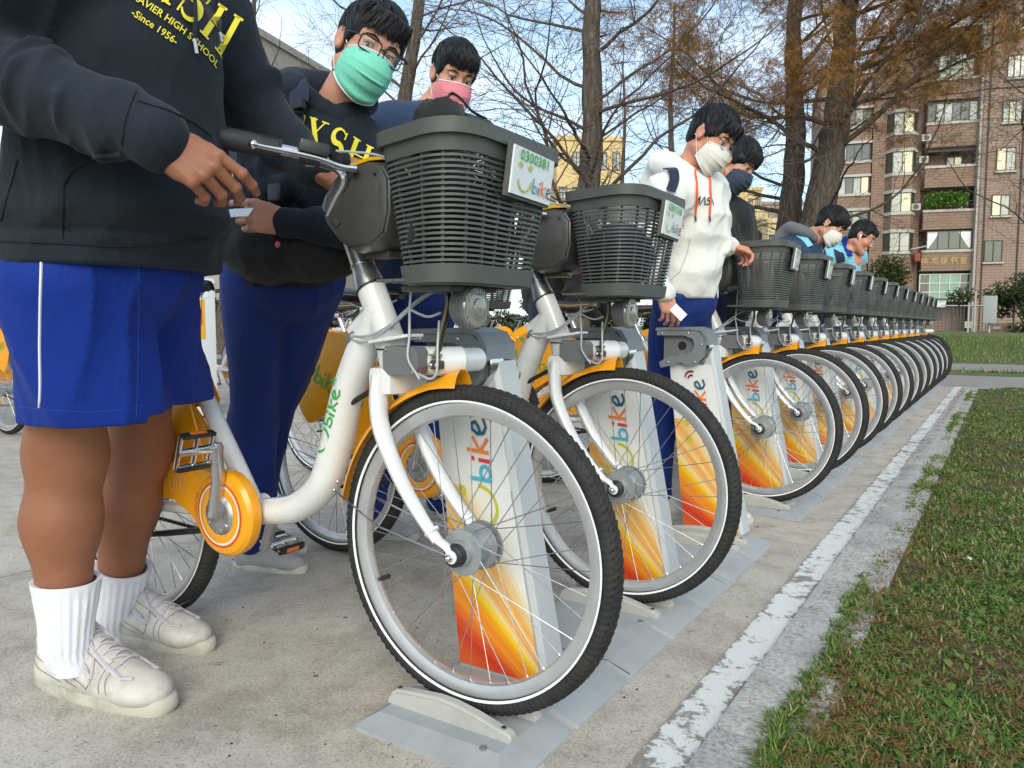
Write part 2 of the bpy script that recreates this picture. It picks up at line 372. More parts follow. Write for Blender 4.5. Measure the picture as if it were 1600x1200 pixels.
def far_lawn_m():
    m, n, l, p = nm('far_lawn', (.08, .12, .03), .95)
    v = coords(n, l); f = noise(n, l, v, 5, 7, .75); g = noise(n, l, v, .35, 4)
    c = ramp(n, l, f, [(.3, (.045, .075, .012)), (.5, (.085, .13, .022)), (.7, (.13, .16, .04))])
    g2 = noise(n, l, v, 1.6, 8, .75); c = mixc(n, l, ramp(n, l, g2, [(.48, 0), (.62, .75)]), c, (.15, .125, .07)); c = mixc(n, l, ramp(n, l, g, [(.45, 0), (.7, .6)]), c, (.16, .13, .06)); bump(n, l, p, g2, 1, .1); l.new(c, p.inputs['Base Color']); return m
M['far_lawn'] = far_lawn_m()
M['asphalt'] = plain('pale_worn_path', (.26, .24, .21), .9, 0, 0, .25, 3, .4, 60)
def sheet(name, x0, x1, y0, y1, z, mat, thick=.0, label=None, parent=None, kind='structure'):
    mb = MB()
    if thick: mb.box(((x0+x1)/2, (y0+y1)/2, z-thick/2), (x1-x0, y1-y0, thick))
    else: mb.add([(x0, y0, z), (x1, y0, z), (x1, y1, z), (x0, y1, z)], [(0, 1, 2, 3)])
    o = mb.build(name, mat, parent, smooth=False)
    if kind and parent is None: o['kind'] = kind
    return o
sheet('ground', -300, 300, -60, 600, -.06, 'far_lawn')
plaza = thing('plaza', 'weathered concrete plaza', 'pavement'); del plaza['category']; plaza['kind'] = 'structure'; plaza['label'] = 'weathered speckled concrete plaza in large cast slabs'
ys = [-3.2, -.1, 3.03, 5.1, 7.3, 9.6, 11.95]
xs = [-13.2, -10.4, -7.6, -4.9, -2.72, -.4635]
for j in range(len(ys)-1):
    for i in range(len(xs)-1):
        g = .004
        mb = MB(); mb.rbox(((xs[i]+xs[i+1])/2, (ys[j]+ys[j+1])/2, -.05), (xs[i+1]-xs[i]-2*g, ys[j+1]-ys[j]-2*g, .10), .006)
        mb.build('slab', 'concrete', plaza)
sheet('plaza_bed', -40, -.47, -3.2, 12, -.014, M['soil'])
sheet('white_line', -.561, -.4665, -2, 12.0, .004, 'line')
kerb = thing('kerb', 'k', 'k'); del kerb['category']; kerb['kind'] = 'structure'; kerb['label'] = 'grey granite kerb between the painted line and the lawn'
kj = [-1.9, -.75, .38, 1.49, 2.58, 3.74, 4.87, 6.0, 7.12, 8.25, 9.4, 10.5, 11.6]
for a, b in zip(kj[:-1], kj[1:]):
    mb = MB(); mb.rbox((-.368+random.uniform(-.001, .001), (a+b)/2, -.046+random.uniform(-.002, .002)), (.190, b-a-.008, .13), .009)
    mb.build('kerb_stone', 'kerb', kerb)
mb = MB(); mb.rbox((1.6, 11.70, -.046), (4.1, .15, .13), .009); mb.build('kerb_stone', 'kerb', kerb)
# lawn with a gently uneven surface
def lawn_h(x, y): return .010+.012*math.sin(x*5+1)*math.sin(y*2.3)+.006*math.sin(x*17)*math.cos(y*13)+min(.03, max(0, (x+.30))*.06)
V = []; F = []; nx, ny = 60, 170
for j in range(ny+1):
    for i in range(nx+1):
        x = -.322+(i/nx)**1.4*5; y = -1.5+j/ny*13.12; V.append((x, y, lawn_h(x, y)-.008*(i == 0)))
for j in range(ny):
    for i in range(nx): a = j*(nx+1)+i; F.append((a, a+1, a+nx+2, a+nx+1))
mesh_obj('lawn_soil', V, F, M['soil'])['kind'] = 'structure'
sheet('path', -60, 60, 11.95, 15.4, -.03, 'asphalt')
sheet('path_edge_line', .9, 30, 15.42, 15.52, .0, 'kerb', .06)
sheet('far_path', -60, 60, 17.4, 20.6, -.045, 'asphalt')
# mound behind the far path
V = []; F = []
for j in range(25):
    for i in range(61): x = -60+i*2; y = 20.7+j*1.2; V.append((x, y, -.05+.55*math.sin(min(1, j/16)*PI/2)+.05*math.sin(x*.6+j)))
for j in range(24):
    for i in range(60): a = j*61+i; F.append((a, a+1, a+62, a+61))
mesh_obj('far_lawn', V, F, M['far_lawn'])['kind'] = 'structure'

# grass blades, dense near the camera
def leaf_m(name, stops, rough=.6):
    m, n, l, p = nm(name, (.1, .2, .05), rough, 0, .3)
    g = n.new('ShaderNodeNewGeometry'); c = ramp(n, l, g.outputs['Random Per Island'], stops); l.new(c, p.inputs['Base Color'])
    tr = n.new('ShaderNodeBsdfTranslucent'); l.new(c, tr.inputs['Color']); mx = n.new('ShaderNodeMixShader'); mx.inputs[0].default_value = .25
    l.new(p.outputs[0], mx.inputs[1]); l.new(tr.outputs[0], mx.inputs[2])
    l.new(mx.outputs[0], n['Material Output'].inputs['Surface']); return m
M['grass'] = leaf_m('grass_blades', [(0, (.045, .10, .014)), (.3, (.085, .175, .022)), (.6, (.14, .245, .036)), (.76, (.20, .26, .06)), (.87, (.31, .26, .12)), (1, (.50, .40, .23))])
M['litter'] = leaf_m('rust_needle_litter', [(0, (.16, .048, .018)), (.4, (.28, .095, .035)), (.7, (.36, .15, .06)), (.9, (.18, .10, .05)), (1, (.42, .30, .18))], .8)
def lawn_z(x, y): return .010+.012*np.sin(x*5+1)*np.sin(y*2.3)+.006*np.sin(x*17)*np.cos(y*13)+np.clip((x+.30)*.06, 0, .03)
def patch(x, y): return .5+.5*np.sin(x*6.1+np.sin(y*3.3)*2)*np.sin(y*4.7+np.cos(x*5)*2)
N = 260000
y = 1.15+(rng.random(N)**1.9)*10.4; x = -.330+rng.random(N)*(.45+y*.22)*1.0
edge = rng.random(N) < .10; x = np.where(edge, -.326-np.abs(rng.normal(0, .014, N))+.008*np.sin(y*7)+.006*np.sin(y*23)+.006*np.sin(y*51), x)
keep = (rng.random(N) < .10+.95*patch(x, y)); x = x[keep]; y = y[keep]; N = len(x)
z = lawn_z(x, y)-.004
ang = rng.random(N)*2*PI; ln = (.014+.026*rng.random(N)**2)*(.75+.5*patch(x*.7, y*.6)); wd = .0011+.0019*rng.random(N)+.0003*y
lean = .45+1.1*rng.random(N); dx, dy = np.cos(ang), np.sin(ang)
P = []
for t, ww in ((0, 1), (.5, .8), (1, .05)):
    hx = ln*lean*t**1.6*.8; hz = ln*(t-.45*lean*t*t)
    for sgn in (-1, 1): P.append(np.stack([x+dx*hx-dy*wd*ww*sgn, y+dy*hx+dx*wd*ww*sgn, z+hz], 1))
V = np.stack(P, 1).reshape(-1, 3); b = (np.arange(N)*6)[:, None]
F = np.concatenate([b+np.array([0, 1, 3, 2]), b+np.array([2, 3, 5, 4])])
tag(np_obj('grass', V, F, M['grass'], smooth=False), 'short green lawn grass beside the kerb', kind='stuff')
# broad weeds
N = 2600; y = 1.2+rng.random(N)**1.6*7; x = -.29+rng.random(N)*(.4+y*.22); z = lawn_z(x, y)+.006
ang = rng.random(N)*2*PI; L = .012+.018*rng.random(N); dx, dy = np.cos(ang), np.sin(ang); P = []
for t, ww, hz in ((0, .1, 0), (.35, 1, .008), (.7, .8, .012), (1, .05, .008)):
    for sgn in (-1, 1): P.append(np.stack([x+dx*L*t-dy*L*.3*ww*sgn, y+dy*L*t+dx*L*.3*ww*sgn, z+hz], 1))
V = np.stack(P, 1).reshape(-1, 3); b = (np.arange(N)*8)[:, None]
F = np.concatenate([b+np.array([0, 1, 3, 2]), b+np.array([2, 3, 5, 4]), b+np.array([4, 5, 7, 6])])
M['weed'] = leaf_m('weed_leaves', [(0, (.04, .11, .015)), (.6, (.09, .20, .025)), (.85, (.14, .22, .04)), (1, (.26, .19, .09))])
tag(np_obj('weeds', V, F, M['weed'], smooth=False), 'broad leaved weeds growing through the lawn', kind='stuff')
# fallen cypress sprigs: a midrib with pairs of needles
def sprigs(name, N, xf, yf, zf, sc, label):
    V = []; F = []
    for k in range(N):
        y0 = yf(); x0 = xf(y0)
        if name == 'fallen_needles' and x0 > -.36 and random.random() > 1.15-1.0*float(patch(np.float64(x0), np.float64(y0))): continue
        z0 = zf(x0, y0); a = random.random()*2*PI; L = sc*(.6+.8*random.random())
        c, s_ = math.cos(a), math.sin(a); bend = random.uniform(-.5, .5); tz = random.uniform(-.15, .3)
        b = len(V); m_ = 5
        for i in range(m_):
            t = i/(m_-1); px = x0+(c*t-s_*bend*t*t)*L; py = y0+(s_*t+c*bend*t*t)*L; pz = z0+.003+tz*t*L*.5
            q = L*.28*math.sin(PI*(.15+.75*t))
            for sg in (-1, 1):
                b2 = len(V); V += [(px-c*.0012, py-s_*.0012, pz), (px+c*.0012, py+s_*.0012, pz), (px-s_*sg*q+c*q*.5, py+c*sg*q+s_*q*.5, pz+random.uniform(-.003, .006))]; F.append((b2, b2+1, b2+2))
    o = np_obj(name, np.array(V), np.array(F), M['litter'], smooth=False); tag(o, label, kind='stuff')
def _yl(): return 1.2+random.random()**1.5*9
sprigs('fallen_needles', 11000, lambda y: -.31+random.random()**1.25*(.5+y*.2), _yl, lambda x, y: float(lawn_z(np.float64(x), np.float64(y)))+.020*random.random()+.008, .045, 'rust brown fallen cypress sprigs on the lawn')
sprigs('fallen_needles', 700, lambda y: -.405-abs(random.gauss(0, .03)) if random.random() < .75 else -.46-abs(random.gauss(0, .05)), lambda: 1.6+random.random()**.6*9.8, lambda x, y: .021 if x > -.463 else .005, .02, 'rust brown sprigs caught along the kerb')

sprigs('fallen_needles', 110, lambda y: -1.6+random.random()**.7*1.02, lambda: .6+random.random()*7, lambda x, y: .003, .022, 'rust brown sprigs scattered over the concrete')
V = []; F = []
for _ in range(420):
    x, y = random.uniform(-3.2, -.58), .4+random.random()**1.4*6; r = random.uniform(.0015, .005); i = len(V); a = random.random()*6
    V += [(x+r*math.cos(a+k*1.257)*random.uniform(.6, 1.2), y+r*math.sin(a+k*1.257)*random.uniform(.6, 1.2), 0) for k in range(5)]+[(x, y, r*.7)]; F += [(i+k, i+(k+1) % 5, i+5) for k in range(5)]
M['grit'] = plain('dark_grit', (.07, .055, .04), .9); o = np_obj('grit', np.array(V), np.array(F), M['grit'], smooth=False); tag(o, 'dark grit and crumbs scattered on the concrete', kind='stuff')
# ================================================================ bicycles and docks
X0 = -.897; FZ = .369; RZ = .336; RX = -1.125; BB = (-.668, .365)
LMI = [0, 1, 2, 3, 4, 5]
COLMATS = ['lime_ink', 'blue_ink', 'red_ink', 'orange_ink', 'teal_ink', 'maroon_ink']
def make_wheel(parent, cx, cz, front, spokes_split):
    w = bpy.data.objects.new('front_wheel' if front else 'rear_wheel', None); w.empty_display_size = .1; link(w, parent); w.location = (cx, 0, cz)
    t = MB(); R0 = .3135; prof = []
    for i in range(17):
        a = -2.45+4.9*i/16; prof.append((R0+.0208*math.cos(a), .0215*math.sin(a)))
    t.lathe(prof, n=110)
    # tread blocks on both shoulders
    for sd in (-1, 1):
        for i in range(118):
            a = 2*PI*(i+(.5 if sd > 0 else 0))/118
            er = Vector((math.cos(a), 0, math.sin(a))); et = Vector((-math.sin(a), 0, math.cos(a)))
            for (yy, rr, ll, ww) in ((.0080, .3326, .0125, .0065), (.0168, .3264, .0095, .0045)):
                q = sd*math.asin(min(1, yy/.0225)); nrm = er*math.cos(q)+Vector((0, math.sin(q), 0)); tan = (et+Vector((0, sd*.5, 0))*(1 if i % 2 else .6)).normalized(); b3 = nrm.cross(tan).normalized()
                Rm = Matrix((tan, b3, nrm)).transposed()
                t.box(er*rr+Vector((0, yy*sd, 0)), (ll, ww, .0016), Rm)
    ty = t.build('tyre', 'tyre', w, sharp=50)
    s = MB()
    for sd in (-1, 1): s.lathe([(.3045, sd*.0226), (.3005, sd*.0221), (.2995, sd*.0205)] if sd > 0 else [(.2995, sd*.0205), (.3005, sd*.0221), (.3045, sd*.0226)], n=110)
    s.build('reflective_stripe', 'stripe', ty)
    r = MB(); r.lathe([(.2965, -.0125), (.2985, -.0150), (.2955, -.0158), (.284, -.0140), (.274, -.0105), (.2705, -.004), (.2705, .004), (.274, .0105), (.284, .0140), (.2955, .0158), (.2985, .0150), (.2965, .0125), (.288, 0), (.2965, -.0125)], n=110)
    rim = r.build('rim', 'rim', w)
    v = MB(); va = 3.55 if front else 1.1
    er = Vector((math.cos(va), 0, math.sin(va))); v.tube([er*.272, er*.262], .0042, 8); v.tube([er*.262, er*.238], .0055, 8, mi=1); v.build('valve', ['brass', 'black'], rim)
    h = MB()
    if front:
        h.lathe([(.0, -.064), (.011, -.064), (.014, -.060), (.014, -.046), (.026, -.044), (.028, -.033), (.0465, -.0315), (.0475, -.029), (.0465, -.0265), (.034, -.025), (.0335, .020), (.0475, .022), (.0485, .025), (.0475, .028), (.031, .030), (.030, .040), (.05, .041), (.051, .043), (.05, .045), (.014, .046), (.012, .060), (0, .062)], n=40)
        for sd in (-.0318, .0285):
            for i in range(18): a = 2*PI*i/18; h.tube([(.041*math.cos(a), sd, .041*math.sin(a)), (.041*math.cos(a), sd+(-.0012 if sd < 0 else .0012), .041*math.sin(a))], .0022, 6)
        hb = h.build('hub', 'hub', w)
        b = MB(); b.lathe([(0, -.0655), (.016, -.0655), (.022, -.062), (.024, -.050), (.022, -.0445)], n=28); b.build('hub_boot', 'black', w)
        n_ = MB(); n_.tube([(0, -.066, 0), (0, -.074, 0)], .0085, 6); n_.ball((0, -.076, 0), .0075, 6); n_.tube([(0, .050, 0), (0, .078, 0)], .008, 6); n_.build('axle_nut', 'chrome', w)
    else:
        h.lathe([(0, -.06), (.012, -.06), (.014, -.045), (.03, -.043), (.034, -.036), (.034, -.03), (.045, -.028), (.046, -.026), (.045, -.024), (.036, -.022), (.038, 0), (.036, .022), (.045, .024), (.046, .026), (.045, .028), (.05, .034), (.05, .048), (.02, .052), (.012, .06), (0, .06)], n=36)
        h.build('hub', 'hub', w)
    N = 36
    def spoke(i, mb):
        sd = -1 if i % 2 else 1; a = 2*PI*i/N; ha = a+(.62 if (i//2) % 2 else -.62)*1.15; hr = .043; yy = (-.029 if sd < 0 else .025)
        p0 = (hr*math.cos(ha), yy+.002*sd, hr*math.sin(ha)); p1 = (.266*math.cos(a), sd*.002, .266*math.sin(a)); p2 = (.274*math.cos(a), sd*.0015, .274*math.sin(a))
        mb.tube([p0, p1], .00105, 5, caps=False); mb.tube([p1, p2], .0021, 5)
    if spokes_split:
        for i in range(N):
            mb = MB(); spoke(i, mb); mb.build('spoke', 'spoke', w)
    else:
        mb = MB()
        for i in range(N): spoke(i, mb)
        mb.build('spokes', 'spoke', w)['kind'] = 'stuff'
    return w

def basket_ring(t, inset=0.0, n=64):
    """closed outline of the basket at height t (0 bottom .. 1 rim)"""
    xf = .058+.036*t-inset; xb = -.092-.030*t+inset; wf = .158+.040*t-inset; wb = .108+.028*t-inset
    c = [(xf, -wf), (xf, wf), (xb, wb), (xb, -wb)]; z = .912+.250*t; out = []
    rad = [.082+.010*t, .066+.006*t, .050, .050]; per = n//4
    for i in range(4):
        p = Vector(c[i]); a = (Vector(c[i-1])-p).normalized(); b = (Vector(c[(i+1) % 4])-p).normalized(); r = rad[i]
        p0 = p+a*r; p1 = p+b*r
        for k in range(per):
            u = k/(per-1); q = p0*(1-u)**2+p*2*u*(1-u)+p1*u*u; out.append(q)
    # bow the front face
    res = []
    for q in out:
        bow = .016*max(0, 1-(q.y/wf)**2) if q.x > xf-.02 else 0
        res.append(Vector((q.x+bow, q.y, z)))
    return res
def band(mb, t0, t1, th, z0=None, z1=None, out0=0, out1=0, mi=0, lip=0):
    """a solid wall following the basket outline"""
    A = basket_ring(t0, -out0); B = basket_ring(t1, -out1); A2 = basket_ring(t0, th-out0); B2 = basket_ring(t1, th-out1); k = len(A)
    if z0 is not None:
        for q in A+A2: q.z = z0
    if z1 is not None:
        for q in B+B2: q.z = z1
    V = A+B+B2+A2; F = []
    for i in range(k):
        j = (i+1) % k
        for r in range(4): F.append((r*k+i, r*k+j, ((r+1) % 4)*k+j, ((r+1) % 4)*k+i))
    mb.add(V, F, mi)
def make_basket(parent, split, number):
    mb = MB(); band(mb, .86, 1.0, .006, 1.124, 1.166, .001, .003)
    band(mb, 1, 1.0, .019, 1.164, 1.176, .009, .010); band(mb, 1, 1, .006, 1.150, 1.165, .0085, .0095)
    bk = mb.build('basket', 'grey_plastic', parent, sharp=40)
    mb = MB(); band(mb, 0, .10, .008, .899, .932, .004, .005); band(mb, 0, 0, .03, .896, .903, -.004, 0)
    for y in np.linspace(-.12, .12, 11): mb.box((-.042, y, .906), (.185, .006, .006))
    for x in np.linspace(-.12, .04, 7): mb.box((x, 0, .9055), (.005, .25, .005))
    mb.rbox((-.05, 0, .892), (.12, .16, .012), .004)
    mb.build('basket_base', 'grey_plastic', bk)
    N = 21; ts = [.105+(.855-.105)*i/(N-1) for i in range(N)]
    sl = MB()
    for t in ts:
        m_ = sl if not split else MB()
        A = basket_ring(t, -.001); k = len(A); V = []; F = []
        ins = basket_ring(t, .0035)
        for a, b in zip(A, ins):
            V += [(a.x, a.y, a.z-.0022), (a.x, a.y, a.z+.0022), (b.x, b.y, b.z+.0022), (b.x, b.y, b.z-.0022)]
        for i in range(k):
            j = (i+1) % k
            for r in range(4): F.append((i*4+r, j*4+r, j*4+(r+1) % 4, i*4+(r+1) % 4))
        m_.add(V, F)
        if split: m_.build('slat', 'grey_plastic', bk, smooth=False)
    if not split: sl.build('slats', 'grey_plastic', bk, smooth=False)['kind'] = 'stuff'
    ribs = [2, 20, 24, 28, 12, 14, 34, 40, 48, 52, 58, 62]
    A = basket_ring(.08, .0045); B = basket_ring(.90, .0045); k = len(A)
    fr = []
    for y in (-.095, -.03, .035, .10): fr.append(((.052, y), 'f'))
    mbs = []
    def rib(pa, pb, w=.006, nrm=(1, 0)):
        n_ = Vector((nrm[0], nrm[1], 0)).normalized(); t_ = Vector((-n_.y, n_.x, 0)); V = []
        for p in (pa, pb):
            for a, b in ((-1, -1), (1, -1), (1, 1), (-1, 1)): V.append(p+t_*w/2*a+n_*.0022*b)
        m_ = MB(); m_.add(V, [(0, 1, 2, 3), (7, 6, 5, 4), (0, 4, 5, 1), (1, 5, 6, 2), (2, 6, 7, 3), (3, 7, 4, 0)]); return m_
    per = 16; idx = []
    # walk the outline and place ribs at even arc steps
    L = [0]
    for i in range(k): L.append(L[-1]+(A[(i+1) % k]-A[i]).length)
    for q in range(18):
        s_ = (q+.35)/18*L[-1]
        for i in range(k):
            if L[i] <= s_ < L[i+1]:
                u = (s_-L[i])/(L[i+1]-L[i]); pa = A[i].lerp(A[(i+1) % k], u); pb = B[i].lerp(B[(i+1) % k], u); d = A[(i+1) % k]-A[i]; n_ = (d.y, -d.x)
                mbs.append(rib(pa, pb, .0065, n_))
    if split:
        for m_ in mbs: m_.build('rib', 'grey_plastic', bk, smooth=False)
    else:
        al = MB()
        for m_ in mbs: al.add(m_.V, m_.F)
        al.build('ribs', 'grey_plastic', bk, smooth=False)['kind'] = 'stuff'
    # number plate on the front, rider's left half
    o = Vector((.1215, -.046, 1.063)); ux = Vector((-.10, 1, 0)).normalized(); uz = Vector((.14, 0, 1)).normalized(); nn = ux.cross(uz).normalized()
    if nn.x < 0: nn = -nn
    def f(u, v, e=.0): return o+ux*u+uz*v+nn*e
    pw, ph = .176, .086
    pb = MB(); V = [f(0, 0), f(pw, 0), f(pw, ph), f(0, ph)]; V2 = [f(0, 0, -.004), f(pw, 0, -.004), f(pw, ph, -.004), f(0, ph, -.004)]
    pb.add(V+V2, [(0, 1, 2, 3), (7, 6, 5, 4), (0, 4, 5, 1), (1, 5, 6, 2), (2, 6, 7, 3), (3, 7, 4, 0)], 0)
    V = [f(-.006, -.006, -.0045), f(pw+.006, -.006, -.0045), f(pw+.006, ph+.006, -.0045), f(-.006, ph+.006, -.0045)]; V2 = [v-nn*.008 for v in V]
    pb.add(V+V2, [(0, 1, 2, 3), (7, 6, 5, 4), (0, 4, 5, 1), (1, 5, 6, 2), (2, 6, 7, 3), (3, 7, 4, 0)], 8)
    add_text(pb, number, lambda u, v: f(pw*.5+u, ph*.75+v, .0022), .0265, 1, .012, 1.42)
    logo(pb, lambda u, v: f(.022+u*.066, .008+v*.0435, .0022), [2, 3, 4, 5, 6, 7], .075)
    pb.build('number_plate', ['plate_white', 'green_ink']+COLMATS+['grey_plastic'], bk, smooth=False)
    return bk

def make_bike(split=False, number='0301318'):
    B = thing('rental_bicycle', 'x', 'bicycle')
    # ---- frame
    f = MB()
    dt = [(-.236, 0, .855), (-.290, 0, .765), (-.338, 0, .660), (-.372, 0, .550), (-.415, 0, .455), (-.500, 0, .392), (-.60, 0, .368), (-.668, 0, .362)]
    P = spline(dt, 6); f.tube(P, resample([.034, .038, .040, .041, .041, .040, .038, .036], 6), 20, sy=.86)
    f.tube([(-.200, 0, .765), (-.262, 0, .900)], [.0335, .0315], 24)                      # head tube
    f.tube(spline([(-.300, 0, .80), (-.255, 0, .835), (-.235, 0, .86)], 4), .030, 14)
    f.tube([(-.668, -.042, .365), (-.668, .042, .365)], .032, 20)                        # bottom bracket
    f.tube([(-.655, 0, .375), (-.905, 0, .735)], [.024, .021], 16)                       # seat tube
    f.tube([(-.895, 0, .720), (-.902, 0, .742)], .0245, 16)
    for sd in (-1, 1):
        f.tube(spline([(-.68, sd*.03, .360), (-.80, sd*.052, .356), (-.95, sd*.060, .348), (-1.115, sd*.060, .338)], 4), [.014]*13, 10)
        f.tube(spline([(-.895, sd*.014, .715), (-.96, sd*.045, .62), (-1.05, sd*.060, .46), (-1.12, sd*.060, .345)], 4), .0095, 10)
        f.box((-1.125, sd*.060, .337), (.04, .006, .034))
    fr = f.build('frame', 'white_paint', B)
    # logo on the near and far faces of the down tube, running up the tube
    P2 = [Vector((a, 0, c)) for a, b, c in [(-.388, 0, .530), (-.370, 0, .575), (-.345, 0, .645), (-.325, 0, .705)]]
    P2 = spline(P2, 8); Ls = [0]
    for i in range(len(P2)-1): Ls.append(Ls[-1]+(P2[i+1]-P2[i]).length)
    for sd in (-1, 1):
        def fl(u, v, sd=sd):
            s_ = Ls[-1]*max(0, min(.999, (u+.12)/2.75)) if sd < 0 else Ls[-1]*max(0, min(.999, 1-(u+.12)/2.75))
            i = max(j for j in range(len(Ls)-1) if Ls[j] <= s_)
            p = P2[i].lerp(P2[i+1], (s_-Ls[i])/(Ls[i+1]-Ls[i])); t = (P2[i+1]-P2[i]).normalized(); nrm = Vector((t.z, 0, -t.x))*(-1 if sd < 0 else 1)
            vv = (v-.58)*.040+.006; h = math.sqrt(max(.05, 1-(vv/.0355)**2))*.0412+.0016
            return p+nrm*vv+Vector((0, sd*h, 0))
        mb = MB(); logo(mb, fl, [0]*6, .095); mb.build('frame_logo', 'green_ink', fr, smooth=False)
    # cable port on the down tube, cable guide under the head tube, weld bead
    mb = MB(); mb.ball((-.292, -.034, .795), (.016, .004, .007), 8, R=Matrix.Rotation(-.9, 3, 'Y')); mb.build('cable_port', 'mid_grey', fr)
    mb = MB(); mb.torus((-.203, 0, .770), .0335, .002, 'Z'); mb.build('headset_ring', 'black', fr)
    # ---- fork
    k = MB(); k.tube([(-.203, 0, .768), (-.192, 0, .735)], [.033, .036], 20); k.rbox((-.186, 0, .706), (.062, .126, .058), .016)
    for sd in (-1, 1):
        pts = [(-.190, sd*.052, .715), (-.192, sd*.0575, .665), (-.180, sd*.060, .600), (-.130, sd*.061, .505), (-.075, sd*.062, .435), (-.035, sd*.063, .395)]
        k.tube(spline(pts, 5), resample([.024, .0235, .022, .0185, .0155, .0135], 5), 14, sy=.72)
        k.tube(spline([(-.037, sd*.063, .398), (-.010, sd*.063, .385), (.002, sd*.063, .369)], 4), resample([.0130, .0125, .012], 4), 12, sy=.5)
        k.tube([(.0, sd*.058, .369), (.0, sd*.068, .369)], .0135, 14)
        k.tube([(-.052, sd*.0625, .414), (-.048, sd*.0625, .410)], .0165, 12)
    k.build('fork', 'white_paint', B)
    # ---- stem column
    s = MB(); s.tube([(-.2625, 0, .900), (-.270, 0, .915), (-.276, 0, .930), (-.284, 0, .947), (-.305, 0, .993), (-.312, 0, 1.01)], [.034, .032, .0285, .0255, .0245, .0245], 24)
    s.tube([(-.2610, 0, .898), (-.263, 0, .901)], .0352, 24, mi=1); s.tube([(-.2845, 0, .9475), (-.2855, 0, .950)], .0275, 24)
    s.build('stem_column', ['alu', 'black'], B)
    # ---- console: a chunky dark housing
    c = MB(); prof = [(-.325, 1.066), (-.316, 1.088), (-.285, 1.122), (-.248, 1.144), (-.190, 1.150), (-.142, 1.142), (-.122, 1.112), (-.122, 1.040), (-.135, .995), (-.175, .972), (-.238, .968), (-.270, .985), (-.312, 1.030)]
    bm = bmesh.new(); lay = []
    for yy, sc in ((-.098, .72), (-.090, .90), (-.06, 1), (.06, 1), (.090, .90), (.098, .72)):
        lay.append([bm.verts.new(((a+.215)*sc-.215, yy, (b-1.06)*sc+1.06)) for a, b in prof])
    K = len(prof)
    for i in range(len(lay)-1):
        for j in range(K): bm.faces.new((lay[i][j], lay[i][(j+1) % K], lay[i+1][(j+1) % K], lay[i+1][j]))
    bm.faces.new(list(reversed(lay[0]))); bm.faces.new(lay[-1]); bm.normal_update(); bmesh.ops.recalc_face_normals(bm, faces=bm.faces)
    bmesh.ops.bevel(bm, geom=[e for e in bm.edges if e.calc_face_angle(0) > .35], offset=.004, segments=2, affect='EDGES')
    bm.verts.index_update(); c.add([v.co.copy() for v in bm.verts], [tuple(v.index for v in q.verts) for q in bm.faces]); bm.free()
    R = Matrix.Rotation(math.radians(36), 3, 'Y')
    co = c.build('console', 'console', B, sharp=30)
    mb = MB(); mb.rbox((-.245, 0, 1.010), (.085, .110, .012), .004, Matrix.Rotation(math.radians(52), 3, 'Y'))
    mb.rbox((-.205, -.02, .966), (.07, .05, .014), .004); mb.rbox((-.262, -.101, 1.03), (.020, .006, .012), .002, Matrix.Rotation(math.radians(40), 3, 'Y')); mb.build('console_hatch', 'console', co)
    mb = MB(); mb.prism([(-.318, 1.092), (-.287, 1.126), (-.248, 1.150), (-.195, 1.157), (-.160, 1.154), (-.158, 1.148), (-.195, 1.150), (-.248, 1.143), (-.284, 1.119), (-.314, 1.086)], -.072, .072); mb.build('console_top', 'yellow', co)
    mb = MB(); mb.rbox((-.316, 0, 1.095), (.006, .12, .055), .002, Matrix.Rotation(math.radians(42), 3, 'Y')); mb.build('card_reader', 'mid_grey', co)
    for x, z in ((-.30, 1.05), (-.16, 1.115), (-.21, 1.122)): mb = MB(); mb.tube([(x, -.0985, z), (x, -.093, z)], .0035, 8); mb.build('screw', 'black', co)
    # silver bracket curling under the console
    mb = MB(); mb.tube(spline([(-.335, -.110, 1.152), (-.290, -.112, 1.146), (-.248, -.108, 1.130), (-.236, -.104, 1.108), (-.262, -.100, 1.080), (-.292, -.096, 1.045)], 5), resample([.005, .006, .007, .0075, .006, .004], 5), 8, sy=1.2); mb.build('console_trim', 'alu', co)
    # ---- handlebar, grips, levers
    hb = MB(); 
    for sd in (-1, 1):
        hb.tube(spline([(-.235, 0, 1.128), (-.238, sd*.06, 1.134), (-.262, sd*.115, 1.148), (-.305, sd*.175, 1.160), (-.345, sd*.225, 1.168)], 5), .0112, 12)
    hbo = hb.build('handlebar', 'alu', B)
    for sd in (-1, 1):
        a = Vector((-.318, sd*.190, 1.162)); b = Vector((-.405, sd*.292, 1.182)); g = MB()
        pts = [a.lerp(b, t) for t in (0, .03, .05, .2, .45, .7, .84, .88, .90, .99, 1.0, 1.02)]
        g.tube(pts, [.0195, .0215, .0195, .0200, .0215, .0210, .0195, .0195, .0245, .0255, .0235, .016], 18)
        d = (b-a).normalized()
        for i in range(9): q = a.lerp(b, .10+.075*i); g.torus(q, .0182 if i < 6 else .0176, .0011, 'Z', 4, 3) if False else None
        for i in range(14):
            q = a.lerp(b, .10+.052*i)
            for j in range(5):
                w = .5+.42*j; aa, bb = frame_of(d); g.box(q+(aa*math.cos(w)+bb*math.sin(w)*1)*.0208, (.003, .003, .003))
        g.build('grip', 'grip', hbo)
        # inner clamp with bell/shifter
        m_ = MB(); q = Vector((-.285, sd*.148, 1.155)); d2 = Vector((-.6, sd*.8, .17)).normalized(); m_.tube([q-d2*.022, q+d2*.020], .0175, 14)
        m_.rbox(q+Vector((.012, 0, .012)), (.060, .036, .026), .009, d2.to_track_quat('X', 'Z').to_matrix()); m_.rbox(q+Vector((.045, -sd*.035, -.006)), (.045, .024, .022), .006)
        m_.build('shifter' if sd < 0 else 'bell', 'black', hbo)
